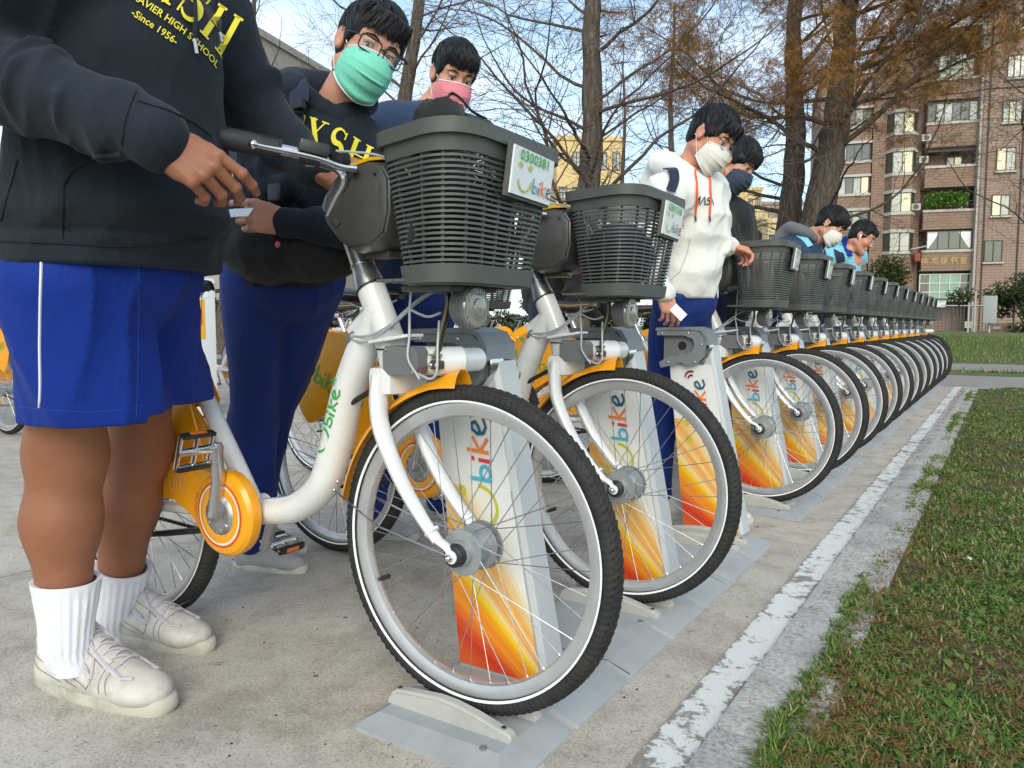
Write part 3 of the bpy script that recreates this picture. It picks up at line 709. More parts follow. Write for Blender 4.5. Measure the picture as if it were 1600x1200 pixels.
        l = MB(); p = [(-.228, sd*.108, 1.136), (-.250, sd*.130, 1.139), (-.270, sd*.165, 1.150), (-.300, sd*.205, 1.158), (-.335, sd*.250, 1.166), (-.345, sd*.262, 1.169)]
        p = [(x+.032, y, z-.010) for x, y, z in p]
        l.tube(spline(p, 5), resample([.0095, .0100, .0065, .0078, .0060, .0085], 5), 10, sy=.75); l.ball(Vector(p[-1]), .0088, 6)
        l.tube([(-.212, sd*.088, 1.124), (-.175, sd*.060, 1.112)], .008, 10)
        l.build('brake_lever', 'chrome', hbo)
        cbl = MB(); cbl.tube(spline([(-.175, sd*.062, 1.113), (-.10, sd*.04, 1.10), (-.085, sd*.03, 1.02), (-.10, sd*.02, .955)], 5), .0026, 6); cbl.build('brake_cable', 'cable', hbo)
        cbl = MB(); cbl.tube(spline([(-.240, sd*.12, 1.165), (-.15, sd*.08, 1.150), (-.10, sd*.05, 1.10), (-.10, sd*.04, .98)], 5), .0024, 6); cbl.build('shift_cable', 'cable', hbo)
    # ---- cables below the basket
    mb = MB()
    for off, pth in ((0, [(-.115, -.03, .99), (-.118, -.038, .90), (-.122, -.040, .853)]),
                     (0, [(-.122, -.040, .853), (-.165, -.042, .825), (-.225, -.040, .800), (-.283, -.036, .797)]),
                     (0, [(-.122, -.040, .853), (-.175, -.046, .815), (-.235, -.043, .786), (-.290, -.034, .790)]),
                     (0, [(-.122, -.040, .853), (-.108, -.058, .80), (-.100, -.072, .755), (-.078, -.070, .722), (-.074, -.068, .715)]),
                     (0, [(-.122, -.040, .853), (-.085, -.03, .838), (-.058, -.02, .846)]),
                     (0, [(-.055, -.01, .90), (-.12, -.02, .87), (-.21, -.03, .80)]), (0, [(-.060, 0, .90), (-.13, -.01, .865), (-.22, -.02, .79)]),
                     (0, [(-.062, -.02, .83), (-.055, -.035, .78), (-.050, -.045, .73), (-.062, -.05, .715), (-.085, -.06, .725)])):
        mb.tube(spline(pth, 6), .0027, 6)
    for q in ((-.122, -.040, .853), (-.284, -.036, .797)): mb.ball(q, .0055, 5)
    mb.build('cable_bundle', 'cable', B)
    # ---- docking arm: collar plate, white arm, grey cover, pin
    mb = MB(); mb.rbox((-.168, -.030, .793), (.108, .052, .007), .003, Matrix.Rotation(math.radians(-8), 3, 'Y')); mb.rbox((-.203, 0, .790), (.075, .085, .009), .004, Matrix.Rotation(math.radians(-8), 3, 'Y'))
    mb.tube([(-.195, 0, .748), (-.075, 0, .748)], .030, 24); mb.tube([(-.078, -.012, .748), (-.050, .035, .748)], [.030, .030], 24); mb.tube([(-.066, .01, .748), (-.066, .115, .748)], .026, 24)
    arm = mb.build('docking_arm', 'white_paint', B)
    mb = MB(); poly = [(-.176, .764), (-.168, .779), (-.098, .777), (-.086, .764), (-.084, .738), (-.094, .722), (-.160, .719), (-.175, .732)]
    mb.prism(poly, -.062, -.022); o_ = mb.build('lock_cover', 'mid_grey', arm)
    mb = MB(); mb.tube([(-.166, -.0645, .771), (-.166, -.060, .771)], .0036, 8); mb.tube([(-.096, -.0645, .728), (-.096, -.060, .728)], .0036, 8); mb.tube([(-.166, -.065, .771), (-.166, -.0643, .771)], .0018, 6); mb.build('cover_screw', 'alu', arm)
    mb = MB(); mb.tube([(-.066, .113, .748), (-.066, .150, .748)], .0125, 14); mb.build('docking_pin', 'chrome', arm)
    mb = MB(); mb.tube([(-.205, .0, .757), (-.160, .004, .755)], .012, 10)
    # ---- headlight and bracket
    mb = MB(); mb.tube(spline([(-.050, -.012, .900), (-.046, -.012, .86), (-.058, -.020, .80), (-.064, -.024, .755)], 4), .0085, 8, sy=.6)
    mb.rbox((-.044, 0, .893), (.045, .03, .012), .003); mb.rbox((-.060, -.030, .742), (.026, .016, .018), .004)
    br = mb.build('headlight_bracket', 'brass', B)
    mb = MB()
    for x in (-.068, -.054): mb.ball((x, -.040, .742), .0052, 6)
    mb.box((-.061, -.034, .762), (.026, .012, .004)); mb.build('bracket_bolt', 'chrome', br)
    hl = MB(); o = (-.028, -.004, .856)
    hl.lathe([(0, -.006), (.022, -.006), (.034, .003), (.039, .012), (.042, .032), (.0445, .036), (.0445, .042), (.0425, .044)], o=o, axis='X', n=32)
    hlo = hl.build('headlight', 'mid_grey', B)
    mb = MB(); mb.lathe([(.0425, .042), (.040, .046), (.022, .051), (.018, .051), (.017, .054), (0, .055)], o=o, axis='X', n=32)
    for i in range(11): y = -.035+.007*i; h = math.sqrt(max(0, .039**2-y*y)); mb.box((o[0]+.0485, o[1]+y, o[2]), (.0022, .0028, 2*h))
    mb.build('lens', 'lens', hlo)
    # ---- mudguards
    def fender(name, cx, cz, r, a0, a1, n, w=.030, flare=None):
        mb = MB(); V = []; K = 9
        for th, dr in ((0, 0), (1, -.0022)):
            for i in range(n+1):
                a = math.radians(a0+(a1-a0)*i/n); ww = w; rr = r+dr
                if flare and i < 5: rr += (5-i)*.0032; ww = w*(1+.0*(5-i))
                for j in range(K):
                    q = -1+2*j/(K-1); dd = -.016*abs(q)**2.6
                    if flare and i < 5: dd *= (1+.25*(5-i))
                    V.append((cx+(rr+dd)*math.cos(a), q*ww, cz+(rr+dd)*math.sin(a)))
        F = []; o2 = (n+1)*K
        for i in range(n):
            for j in range(K-1):
                a = i*K+j; F += [(a, a+1, a+K+1, a+K), (o2+a, o2+a+K, o2+a+K+1, o2+a+1)]
            for j in (0, K-1):
                a = i*K+j; F.append((a, a+K, o2+a+K, o2+a) if j == 0 else (a, o2+a, o2+a+K, a+K))
        for i in (0, n):
            for j in range(K-1): a = i*K+j; F.append((a, o2+a, o2+a+1, a+1) if i == 0 else (a, a+1, o2+a+1, o2+a))
        mb.add(V, F); return mb.build(name, 'orange', B, sharp=60)
    ff = fender('front_mudguard', 0, FZ, .350, 93, 170, 34, .0305, True); rf = fender('rear_mudguard', RX, RZ, .352, -2, 196, 60, .031)
    mb = MB()
    for sd in (-1, 1): mb.tube([(-.352, sd*.030, .455), (-.200, sd*.055, .40), (-.012, sd*.066, .371)], .0022, 6)
    mb.build('mudguard_stay', 'spoke', ff)
    mb = MB(); mb.ball((-.340, -.030, .475), .005, 6); mb.ball((-.350, -.0305, .455), .004, 6); mb.build('stay_bolt', 'chrome', ff)
    mb = MB()
    for sd in (-1, 1): mb.tube([(RX-.335, sd*.033, .40), (RX, sd*.064, RZ)], .0022, 6)
    mb.build('mudguard_stay', 'spoke', rf)
    # steering damper spring between down tube and fork crown
    mb = MB(); mb.tube([(-.318, -.012, .647), (-.238, -.006, .690)], .0062, 10); mb.tube([(-.238, -.006, .69), (-.205, 0, .706)], .0028, 6, mi=1); mb.ball((-.322, -.014, .645), .008, 6, mi=1); mb.build('steering_damper', ['black', 'chrome'], B)
    # ---- skirt guards over the rear wheel
    for sd in (-1, 1):
        poly = bez2([(-1.268, .559), (-1.293, .650), (-1.256, .738), (-1.19, .782), (-1.10, .797), (-1.00, .775), (-.905, .718), (-.86, .655), (-.845, .615), (-.93, .60), (-.99, .585), (-1.09, .520), (-1.17, .478), (-1.211, .470), (-1.245, .505)], 3)
        mb = MB(); mb.prism(poly, sd*.050, sd*.046); g = mb.build('skirt_guard', 'orange', B, sharp=30)
        s2 = MB()
        th = math.radians(-26)
        def fs(u, v, sd=sd):
            a, b = (u-1.25)*.098, (v-.6)*.098
            if sd > 0: a, b = -a, b
            t_ = th if sd < 0 else -th*0-.0
            ca, sa = math.cos(th), math.sin(th)
            if sd > 0: return Vector((-1.135+a*ca+b*sa*0, sd*.0515, .655+b+a*sa))
            return Vector((-1.135+a*ca-b*sa, sd*.0515, .655+a*sa+b*ca))
        logo(s2, fs, [0]*6, .085); s2.build('guard_logo', 'green_ink', g, smooth=False)
    # ---- chain case: round cover on the crank with a tail towards the rear hub
    cx, cz = -.672, .368; cc = MB(); prof = [(.030, -.088), (.050, -.090), (.085, -.089), (.096, -.085), (.104, -.076), (.1055, -.064), (.103, -.050), (.09, -.044), (.03, -.044), (.030, -.088)]
    cc.lathe(list(reversed(prof)), o=(cx, 0, cz), n=64)
    tail = [(-.70, .462), (-.80, .474), (-.94, .478), (-1.06, .474), (-1.10, .455), (-1.10, .405), (-1.05, .385), (-.95, .382), (-.86, .380), (-.79, .350), (-.75, .31), (-.70, .30)]
    cc.prism(tail, -.082, -.050)
    up = [(-.775, .474), (-.79, .53), (-.815, .60), (-.845, .655), (-.90, .70), (-.96, .66), (-1.00, .58), (-1.02, .52), (-1.0, .478)]
    cc.prism(bez2(up+[up[0]], 3)[:-1], -.056, -.050)
    case = cc.build('chain_case', 'orange', B, sharp=28)
    r = MB(); r.lathe([(.080, -.0905), (.0765, -.0909)][::-1], o=(cx, 0, cz), n=56, mi=0); r.lathe([(.0745, -.0909), (.069, -.0911)][::-1], o=(cx, 0, cz), n=56, mi=1); r.build('ring_print', ['red_ink', 'cream'], case, smooth=False)
    # outline lettering "momentum" on the case
    mo = MB()
    def fo(u, v): return Vector((-1.085+u, -.0835, .405+v))
    lx = 0
    for ch in 'momentum':
        st = []; h = .042
        if ch == 'm': st = [[(0, 0), (0, h*.75), (.006, h), (.012, h), (.018, h*.75), (.018, 0)], [(.018, h*.75), (.024, h), (.030, h), (.036, h*.75), (.036, 0)]]; wd = .046
        elif ch == 'n': st = [[(0, 0), (0, h*.75), (.006, h), (.014, h), (.020, h*.75), (.020, 0)]]; wd = .030
        elif ch == 'u': st = [[(0, h), (0, h*.25), (.006, 0), (.014, 0), (.020, h*.25), (.020, h)]]; wd = .030
        elif ch == 'o': st = [arcp(.011, h/2, .011, 0, 360, 12, h/2)]; wd = .032
        elif ch == 'e': st = [[(.001, h*.5), (.021, h*.5)]+arcp(.011, h/2, .010, 0, 300, 10, h/2)]; wd = .032
        else: st = [[(.005, h*1.3), (.005, h*.2), (.010, 0), (.014, 0)], [(0, h), (.013, h)]]; wd = .023
        for q in st: mo.stroke([(lx+a, b) for a, b in q], .0024, fo)
        lx += wd
    mo.build('outline_lettering', 'pale_outline', case, smooth=False)
    # curved lettering round the cover
    tm = MB(); V, F = text_mesh('momentum', .0)
    def fc(u, v): a = math.radians(178)-(u*.021)/.094*1.0*.9+.0; rr = .0885+v*.019*.8; return Vector((cx+rr*math.cos(a), -.0902, cz+rr*math.sin(a)))
    tm.add([fc(v[0], v[1]) for v in V], F); tm.build('curved_lettering', 'red_ink', case, smooth=False)
    mb = MB(); mb.lathe([(0, -.1005), (.012, -.1005), (.022, -.0985), (.036, -.0965), (.044, -.0950), (.050, -.090)], o=(cx, 0, cz), n=40); 
    for i in range(10): a = 2*PI*i/10; mb.box((cx+.038*math.cos(a), -.0965, cz+.038*math.sin(a)), (.009, .003, .006), Matrix.Rotation(-a, 3, 'Y'))
    mb.build('chainring', 'alu', B)
    # crank arms and pedals
    for sd, ang in ((-1, 78), (1, 258-20)):
        a = math.radians(ang); d = Vector((math.cos(a), 0, math.sin(a))); o = Vector((cx, sd*.100, cz)); e = o+d*.172+Vector((0, sd*.018, 0)); m_ = MB()
        m_.tube([o-d*.014, o, o+d*.02, o+d*.09+Vector((0, sd*.004, 0)), e-d*.012, e, e+d*.011], [.012, .0235, .0220, .0180, .0165, .0175, .011], 16, sy=.60)
        m_.tube([o, o+Vector((0, sd*.013, 0))], .011, 14, mi=1); m_.tube([o+Vector((0, sd*.013, 0)), o+Vector((0, sd*.0145, 0))], .0065, 6, mi=0)
        ck = m_.build('crank_arm', ['alu', 'black'], B)
        pm = MB(); tl = Matrix.Rotation(math.radians(-72 if sd < 0 else 14), 3, 'Y') @ (Matrix.Rotation(math.radians(0), 3, 'X')); pc = e+Vector((0, sd*.058, 0))
        pm.tube([e, e+Vector((0, sd*.02, 0)), pc, pc+Vector((0, sd*.045, 0))], [.0085, .012, .010, .009], 12)
        for q in (-1, 1):
            pm.tube([pc+tl @ Vector((q*.036, -sd*.038, 0)), pc+tl @ Vector((q*.036, sd*.038, 0))], .0055, 8)
            pm.rbox(pc+tl @ Vector((q*.040, 0, 0)), (.010, .084, .020), .003, tl, mi=1)
        for yy in (-.040, 0.0, .042): pm.rbox(pc+tl @ Vector((0, sd*yy, 0)), (.080, .007, .011), .003, tl)
        pd = pm.build('pedal', ['chrome', 'black'], ck)
        rm = MB()
        for q in (-1, 1): rm.rbox(pc+tl @ Vector((q*.0455, 0, 0)), (.003, .040, .011), .001, tl)
        rm.build('pedal_reflector', 'reflector', pd)
    # chain below the case and kickstand
    mb = MB(); 
    for i in range(34):
        t = i/33; mb.rbox((-.78-.32*t, -.040, .300+.008*t), (.0095, .008 if i % 2 else .0055, .0085), .002)
    mb.build('chain', 'black', B)
    mb = MB(); mb.tube(spline([(-.80, .035, .345), (-.87, .07, .25), (-.95, .09, .17), (-1.02, .10, .10)], 4), [.008]*13, 10); mb.tube([(-1.02, .10, .10), (-1.05, .10, .105)], .010, 8); mb.build('kickstand', 'black', B)
    mb = MB(); mb.tube([(-.70, -.065, .325), (-.90, -.067, .285), (-1.08, -.066, .250)], [.0085, .0085, .006], 8); mb.build('chain_guard_bar', 'black', B)
    # ---- saddle and post
    mb = MB(); mb.tube([(-.900, 0, .728), (-.965, 0, .865)], .0135, 16); mb.build('seat_post', 'chrome', B)
    mb = MB(); mb.tube([(-.893, 0, .726), (-.903, 0, .748)], .0265, 16); mb.tube([(-.91, -.03, .742), (-.89, .03, .730)], .005, 8); mb.build('seat_clamp', 'chrome', B)
    sd_ = MB(); st = [(-.800, .008, .917, .008), (-.812, .019, .928, .016), (-.85, .024, .931, .024), (-.90, .033, .930, .030), (-.95, .052, .930, .034), (-1.00, .074, .934, .036), (-1.04, .083, .940, .035), (-1.07, .078, .943, .028), (-1.083, .05, .940, .015)]
    V = []; K = 20
    for x, w, z, hh in st:
        for j in range(K):
            a = 2*PI*j/K; V.append((x, w*math.cos(a), z-hh*.3+(hh*.55 if math.sin(a) > 0 else hh*.9)*math.sin(a)-.012*(abs(math.cos(a))**3)))
    F = [(i*K+j, (i+1)*K+j, (i+1)*K+(j+1) % K, i*K+(j+1) % K) for i in range(len(st)-1) for j in range(K)]+[tuple(range(K)), tuple(reversed(range((len(st)-1)*K, len(st)*K)))]
    sd_.add(V, F); so = sd_.build('saddle', 'saddle', B, sharp=60)
    mb = MB(); mb.tube(spline([(-.83, 0, .905), (-.88, .018, .890), (-.96, .022, .880), (-1.04, .03, .905)], 4), .0035, 6); mb.tube(spline([(-.83, 0, .905), (-.88, -.018, .890), (-.96, -.022, .880), (-1.04, -.03, .905)], 4), .0035, 6); mb.rbox((-.962, 0, .872), (.035, .05, .022), .005); mb.build('saddle_rail', 'chrome', so)
    pip = MB()
    for sd in (-1, 1): pip.tube([(x, sd*(w*.96+.001), z-hh*.34) for x, w, z, hh in st[1:-1]], .0013, 5)
    pip.build('saddle_piping', 'yellow', so)
    make_wheel(B, 0, FZ, True, split); make_wheel(B, RX, RZ, False, False)
    make_basket(B, split, number)
    return B
GB = 'rental bicycles standing in the dock row'
bikes = {}
b0 = make_bike(True, '0300381'); bikes[0] = b0
b1 = make_bike(True, '0301318'); bikes[1] = b1
bfar = make_bike(False, '0301318'); bikes[4] = bfar
for k in (3,): bikes[k] = copy_tree(b1)
for k in list(range(5, 15)): bikes[k] = copy_tree(bfar)
lab = {0: 'nearest white bicycle with orange mudguards and number 0300381 on its grey basket', 1: 'second white bicycle from the front, number 0301318 on its basket, before the empty dock',
       3: 'white bicycle just behind the empty dock, handlebar held by the student in white hoodie', 4: 'white docked bicycle by the student in black coat, second behind empty dock',
       5: 'white docked bicycle, third behind the empty dock', 6: 'white docked bicycle by the student in the grey hood, fourth behind empty dock',
       7: 'white docked bicycle, fifth behind the empty dock', 8: 'white docked bicycle, sixth behind the empty dock, by the student in light blue', 9: 'white docked bicycle, seventh behind the empty dock',
       10: 'white docked bicycle, eighth behind the empty dock', 11: 'white docked bicycle, ninth behind the empty dock', 12: 'white docked bicycle, tenth behind the empty dock', 13: 'white docked bicycle last of the straight row beside the turned one',
       14: 'farthest white bicycle, turned out of line showing its orange front mudguard'}
for k, b in bikes.items():
    b.location = (X0, 1.26+.745*k, 0); b.rotation_euler.z = math.radians(.9*math.sin(k*2.7)) if k > 2 else 0; b['label'] = lab[k]; b['group'] = GB
bikes[14].rotation_euler.z = math.radians(-34); _q = at(1452, 478, D=10.3)-(Matrix.Rotation(math.radians(-34), 3, 'Z') @ Vector((-.03, 0, 0))); bikes[14].location = (_q.x, _q.y, 0)

# ---- docks
GD = 'white docking posts of the bicycle row'
def make_dock():
    D = thing('docking_post', 'x', 'docking post', group=GD)
    yf, yb = .170, .245; bot = (-.150, .076); top = (-.228, -.062); z0, z1 = .028, .742
    def lv(t): return (bot[0]+(top[0]-bot[0])*t, bot[1]+(top[1]-bot[1])*t)
    mb = MB(); V = []
    for t, z in ((0, z0), (1, z1)):
        a, b = lv(t)
        for x, y in ((a, yf), (b, yf), (b+.010, yf+.010), (b+.014, yb), (a+.012, yb)): V.append((x, y, z))
    F = [(i, (i+1) % 5, 5+(i+1) % 5, 5+i) for i in range(5)]+[(4, 3, 2, 1, 0), (5, 6, 7, 8, 9)]
    mb.add(V, F); body = mb.build('post_body', 'dock_side', D, smooth=False)
    # white front panel, slightly proud, rounded top, with printed rays at the bottom
    def panel(name, ta, tb, e, mat, wk=0):
        m_ = MB(); V = []
        for y in (yf-e, yf+.004):
            for t in (ta, tb):
                a, b = lv(t); z = z0+(z1-z0)*t
                V += [(a+.004, y, z), (b-.004, y, z)]
        m_.add(V, [(0, 1, 3, 2), (4, 6, 7, 5), (0, 2, 6, 4), (1, 5, 7, 3), (2, 3, 7, 6), (0, 4, 5, 1)]); return m_.build(name, mat, D, smooth=False)
    panel('front_panel', .01, .90, .004, 'dock_white'); panel('printed_panel', .012, .60, .0062, 'print')
    lg = MB(); e = yf-.0078
    def fl(u, v):   # runs upward: u along the post
        t = .50+u*.058*2.55; t = .475+u*.150; a, b = lv(t); z = z0+(z1-z0)*t
        cx = (a+b)/2; return Vector((cx-(v-.62)*.088, e, z))
    logo(lg, fl, LMI, .085); lg.build('post_logo', COLMATS, D, smooth=False)
    # head: side plate with a slot, curved cap
    pl = [(-.262, .800), (-.10, .803), (-.072, .780), (-.064, .742), (-.072, .700), (-.10, .672), (-.135, .665), (-.165, .678), (-.190, .668), (-.245, .655), (-.252, .676), (-.215, .700), (-.150, .703), (-.118, .722), (-.110, .748), (-.118, .770), (-.150, .782), (-.262, .782)]
    mb = MB(); mb.prism(pl, .140, .166); h = mb.build('head_plate', 'cap_grey', D, sharp=25)
    mb = MB(); mb.prism([(-.240, .672), (-.08, .672), (-.068, .70), (-.064, .742), (-.075, .79), (-.24, .792)], .160, .172); mb.build('head_recess', 'mid_grey', D)
    mb = MB(); mb.lathe([(0, .1585), (.0165, .1585), (.0175, .160)][::-1], o=(-.165, 0, .742), n=24, mi=0); mb.box((-.165, .1585, .700), (.030, .003, .026), mi=1); mb.build('lock_hole', ['black', 'cap_grey'], D)
    mb = MB()
    for x, z in ((-.242, .7905), (-.135, .7905), (-.083, .748), (-.108, .680), (-.215, .677)): mb.ball((x, .139, z), (.0045, .002, .0045), 6)
    mb.build('head_bolt', 'chrome', D)
    mb = MB(); sec = [(-.268, .800), (-.264, .812), (-.11, .816), (-.075, .806), (-.055, .778), (-.052, .745), (-.064, .745), (-.068, .775), (-.085, .798), (-.11, .804)]
    mb.prism(sec, .136, .252); mb.prism([(-.235, .745), (-.235, .802), (-.10, .805), (-.070, .775), (-.062, .742), (-.075, .70), (-.10, .69), (-.22, .69)], .174, .246); mb.build('head_cap', 'cap_grey', D, sharp=30)
    mb = MB(); mb.lathe([(.062, .150), (.064, .152), (.064, .200), (.060, .202)][::-1], o=(-.115, 0, .735), n=40, arc=(-2.3, 1.2)); mb.build('steel_ring', 'chrome', D)
    return D
def make_pad(sd):
    mb = MB(); n = 12
    prof = [(-.170, .028), (-.165, .050), (-.150, .060), (-.100, .066), (-.04, .072), (0, .070), (.05, .062), (.10, .050), (.128, .045), (.134, .040), (.134, .028)]
    y0, y1 = (-.062, -.034) if sd < 0 else (.034, .062)
    bm = bmesh.new(); A = [bm.verts.new((a, y0, b)) for a, b in prof]; Bv = [bm.verts.new((a, y1, b)) for a, b in prof]; k = len(prof)
    for i in range(k): bm.faces.new((A[i], A[(i+1) % k], Bv[(i+1) % k], Bv[i]))
    bm.faces.new(list(reversed(A))); bm.faces.new(Bv); bmesh.ops.recalc_face_normals(bm, faces=bm.faces)
    bmesh.ops.bevel(bm, geom=[e for e in bm.edges if all(v.co.z > .03 for v in e.verts) and abs(e.verts[0].co.y-e.verts[1].co.y) < 1e-5], offset=.006, segments=3, affect='EDGES')
    bm.verts.index_update(); mb.add([v.co.copy() for v in bm.verts], [tuple(v.index for v in f.verts) for f in bm.faces]); bm.free()
    ys = (y0+y1)/2
    for x, z in ((-.148, .0605), (.112, .0480)): mb.tube([(x, ys, z-.002), (x, ys, z+.0012)], .0062, 10, mi=1); mb.tube([(x, ys, z+.0013), (x, ys, z+.0016)], .004, 10, mi=2)
    return mb
def make_plate(n_slots, first):
    P = thing('dock_base_plate', 'x', 'ground plate', group='blue grey ground plates under the docks')
    y0, y1 = -.145, .745*(n_slots-1)+.215; xa, xb = -.195, .195
    ys = np.linspace(y0, y1, 34); V = []
    # outline with small notches along the kerb side
    out = []
    out += [(xa+.012, y0), (xb-.03, y0), (xb, y0+.03)]
    nt = [y0+.235+.27*i for i in range(int((y1-y0-.35)/.27)+1)]
    for q in nt: out += [(xb, q-.016), (xb-.008, q-.012), (xb-.012, q), (xb-.008, q+.012), (xb, q+.016)]
    out += [(xb, y1-.03), (xb-.03, y1), (xa+.012, y1), (xa, y1-.012), (xa, y0+.012)]
    inn = [(max(xa+.035, min(xb-.062, x)), max(y0+.045, min(y1-.045, y))) for x, y in out]
    k = len(out); mb = MB(); V = [(x, y, .0) for x, y in out]+[(x, y, .007) for x, y in out]+[(x, y, .028) for x, y in inn]
    F = [(i, (i+1) % k, k+(i+1) % k, k+i) for i in range(k)]+[(k+i, k+(i+1) % k, 2*k+(i+1) % k, 2*k+i) for i in range(k)]+[tuple(2*k+i for i in range(k))]
    mb.add(V, F); mb.build('plate', 'base_grey', P, sharp=20)
    mb = MB()
    for s_ in range(n_slots):
        for yy in (.375,):
            if s_ < n_slots-1: mb.box((.0, s_*.745+yy, .0284), (.26, .0015, .0008)); mb.box((.160, s_*.745+yy, .0185), (.060, .0015, .0012), Matrix.Rotation(.33, 3, 'Y'))
    mb.build('plate_seam', 'black', P)
    for s_ in range(n_slots):
        for x, y in ((-.15, .32), (.10, .32), (.10, -.10), (-.10, .12)):
            b_ = MB(); b_.tube([(x, s_*.745+y, .027), (x, s_*.745+y, .0305)], .008, 6); b_.build('bolt', 'mid_grey', P)
    pa, pb = make_pad(-1), make_pad(1); mats = ['pad', 'mid_grey', 'black']
    m0 = None
    for s_ in range(n_slots):
        for q in (pa, pb):
            o = q.build('wheel_guide', mats, P) if s_ == 0 else None
            if s_ == 0:
                if m0 is None: m0 = []
                m0.append(o)
            else:
                o = bpy.data.objects.new('wheel_guide', m0[0 if q is pa else 1].data); link(o, P)
                o.location = (0, s_*.745, 0)
    return P
d0 = make_dock()
nm_d = {0: 'behind the nearest bicycle wheel', 1: 'behind the wheel of the second bicycle', 2: 'standing empty, slot showing', 3: 'behind the first bicycle past the empty dock', 4: 'behind the second bicycle past the empty dock',
        5: 'behind the third bicycle past the empty dock', 6: 'behind the fourth bicycle past the empty dock', 7: 'behind the fifth bicycle past the empty dock', 8: 'behind the sixth bicycle past the empty dock', 9: 'behind the seventh bicycle past the empty dock',
        10: 'behind the eighth bicycle past the empty dock', 11: 'behind the ninth bicycle past the empty dock', 12: 'behind the tenth bicycle past the empty dock', 13: 'behind the last straight bicycle of the row', 14: 'at the far end by the turned bicycle'}
for k in range(15):
    d = d0 if k == 0 else copy_tree(d0)
    d.location = (X0, 1.26+.745*k, 0); d['label'] = 'white docking post with orange print '+nm_d[k]
p0 = make_plate(3, 0)
for m_, t in enumerate(['nearest', 'second', 'third', 'fourth', 'farthest']):
    p = p0 if m_ == 0 else copy_tree(p0)
    p.location = (X0+(.004 if m_ else 0), 1.26+2.235*m_, 0); p['label'] = 'blue grey ground plate with three pairs of wheel guides, '+t+' in the row'
# the bicycle being wheeled out behind the empty dock
bo = copy_tree(bfar); bo.location = (-2.02, 2.93, -.003); bo.rotation_euler.z = math.radians(-4)
bo['label'] = 'white bicycle rolled out backwards behind the empty dock, basket half hidden'; bo['group'] = 'bicycles off the front dock row'
# ================================================================ background buildings
def brick_m(name, a, b, c_):
    m, n, l, p = nm(name, a, .8)
    v = coords(n, l); bt = n.new('ShaderNodeTexBrick'); bt.inputs['Scale'].default_value = 1; bt.inputs['Brick Width'].default_value = .62; bt.inputs['Row Height'].default_value = .20
    bt.inputs['Mortar Size'].default_value = .017; bt.inputs['Color1'].default_value = (*a, 1); bt.inputs['Color2'].default_value = (*b, 1); bt.inputs['Mortar'].default_value = (*c_, 1)
    sep = n.new('ShaderNodeSeparateXYZ'); l.new(v, sep.inputs[0]); cb = n.new('ShaderNodeCombineXYZ')
    l.new(math_(n, l, 'ADD', sep.outputs[0], sep.outputs[1]), cb.inputs[0]); l.new(sep.outputs[2], cb.inputs[1]); l.new(cb.outputs[0], bt.inputs['Vector'])
    f = noise(n, l, v, .9, 6, .65); c = mixc(n, l, f, bt.outputs['Color'], tuple(x*.55 for x in a)); c = mixc(n, l, .5, bt.outputs['Color'], c)
    l.new(c, p.inputs['Base Color']); return m
M['brick'] = brick_m('brown_facade_tile', (.27, .170, .118), (.315, .205, .148), (.145, .095, .068))
M['brick2'] = brick_m('pinkish_facade_tile', (.33, .22, .165), (.375, .255, .195), (.17, .125, .10))
M['ledge'] = plain('pale_concrete_ledge', (.46, .43, .39), .8, 0, 0, .15, 2)
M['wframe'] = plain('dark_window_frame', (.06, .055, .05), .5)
def glass_m(name, c, e=0, ec=(1, .85, .5)):
    m, n, l, p = nm(name, c, .08, 0, .9)
    v = coords(n, l); f = noise(n, l, v, .7, 3); l.new(mixc(n, l, f, tuple(x*.6 for x in c), tuple(min(1, x*1.5) for x in c)), p.inputs['Base Color'])
    if e: p.inputs['Emission Color'].default_value = (*ec, 1); p.inputs['Emission Strength'].default_value = e
    return m
M['glass'] = glass_m('window_glass', (.05, .055, .05)); M['glass_pale'] = glass_m('window_glass_curtained', (.36, .36, .31)); M['glass_skyglow'] = glass_m('sky_glow_window_glass', (.55, .48, .28), .22)  # warm panes: faint emission imitates reflected sunset sky, no lamp behind them
M['glass_green'] = glass_m('green_tinted_glass', (.13, .27, .21)); M['white_frame'] = plain('white_window_bar', (.6, .6, .56), .5)
M['gold'] = plain('gilded_letters', (.42, .30, .10), .45, .3)
M['yellow_wall'] = plain('sunlit_yellow_wall', (.68, .50, .24), .85, 0, 0, .12, .3); M['cream_wall'] = plain('cream_wall', (.72, .60, .36), .85, 0, 0, .1, .3)
M['pink_wall'] = plain('dusty_pink_wall', (.38, .27, .23), .85, 0, 0, .12, .3); M['grey_wall'] = plain('pale_grey_stone_wall', (.33, .29, .255), .85, 0, 0, .15, .6)
M['dull_red'] = plain('dull_red_box', (.28, .05, .035), .7)
TH = math.radians(15); PF = at(1480, 508, D=57); FU = Vector((math.cos(TH), math.sin(TH), 0)); FN = Vector((-math.sin(TH), math.cos(TH), 0))
def fac(px, py):
    d = Vector(((np.array([(px-800)/FPX, -(py-600)/FPX, 1]) @ CR))); o = Vector((0, 0, CH)); t = (PF-o).dot(FN)/d.dot(FN); q = o+d*t; return (q-PF).dot(FU), q.z
U = lambda px: fac(px, 300)[0]
Z = lambda py: fac(1480, py)[1]
apt = thing('apartment_building', 'brown tiled apartment block with bay windows and balconies behind the fence', 'building', (PF.x, PF.y, 0), TH)
def bbox(mb, u0, u1, z0, z1, y0, y1, mi=None): return mb.box(((u0+u1)/2, (y0+y1)/2, (z0+z1)/2), (abs(u1-u0), abs(y1-y0), abs(z1-z0)), mi=mi)
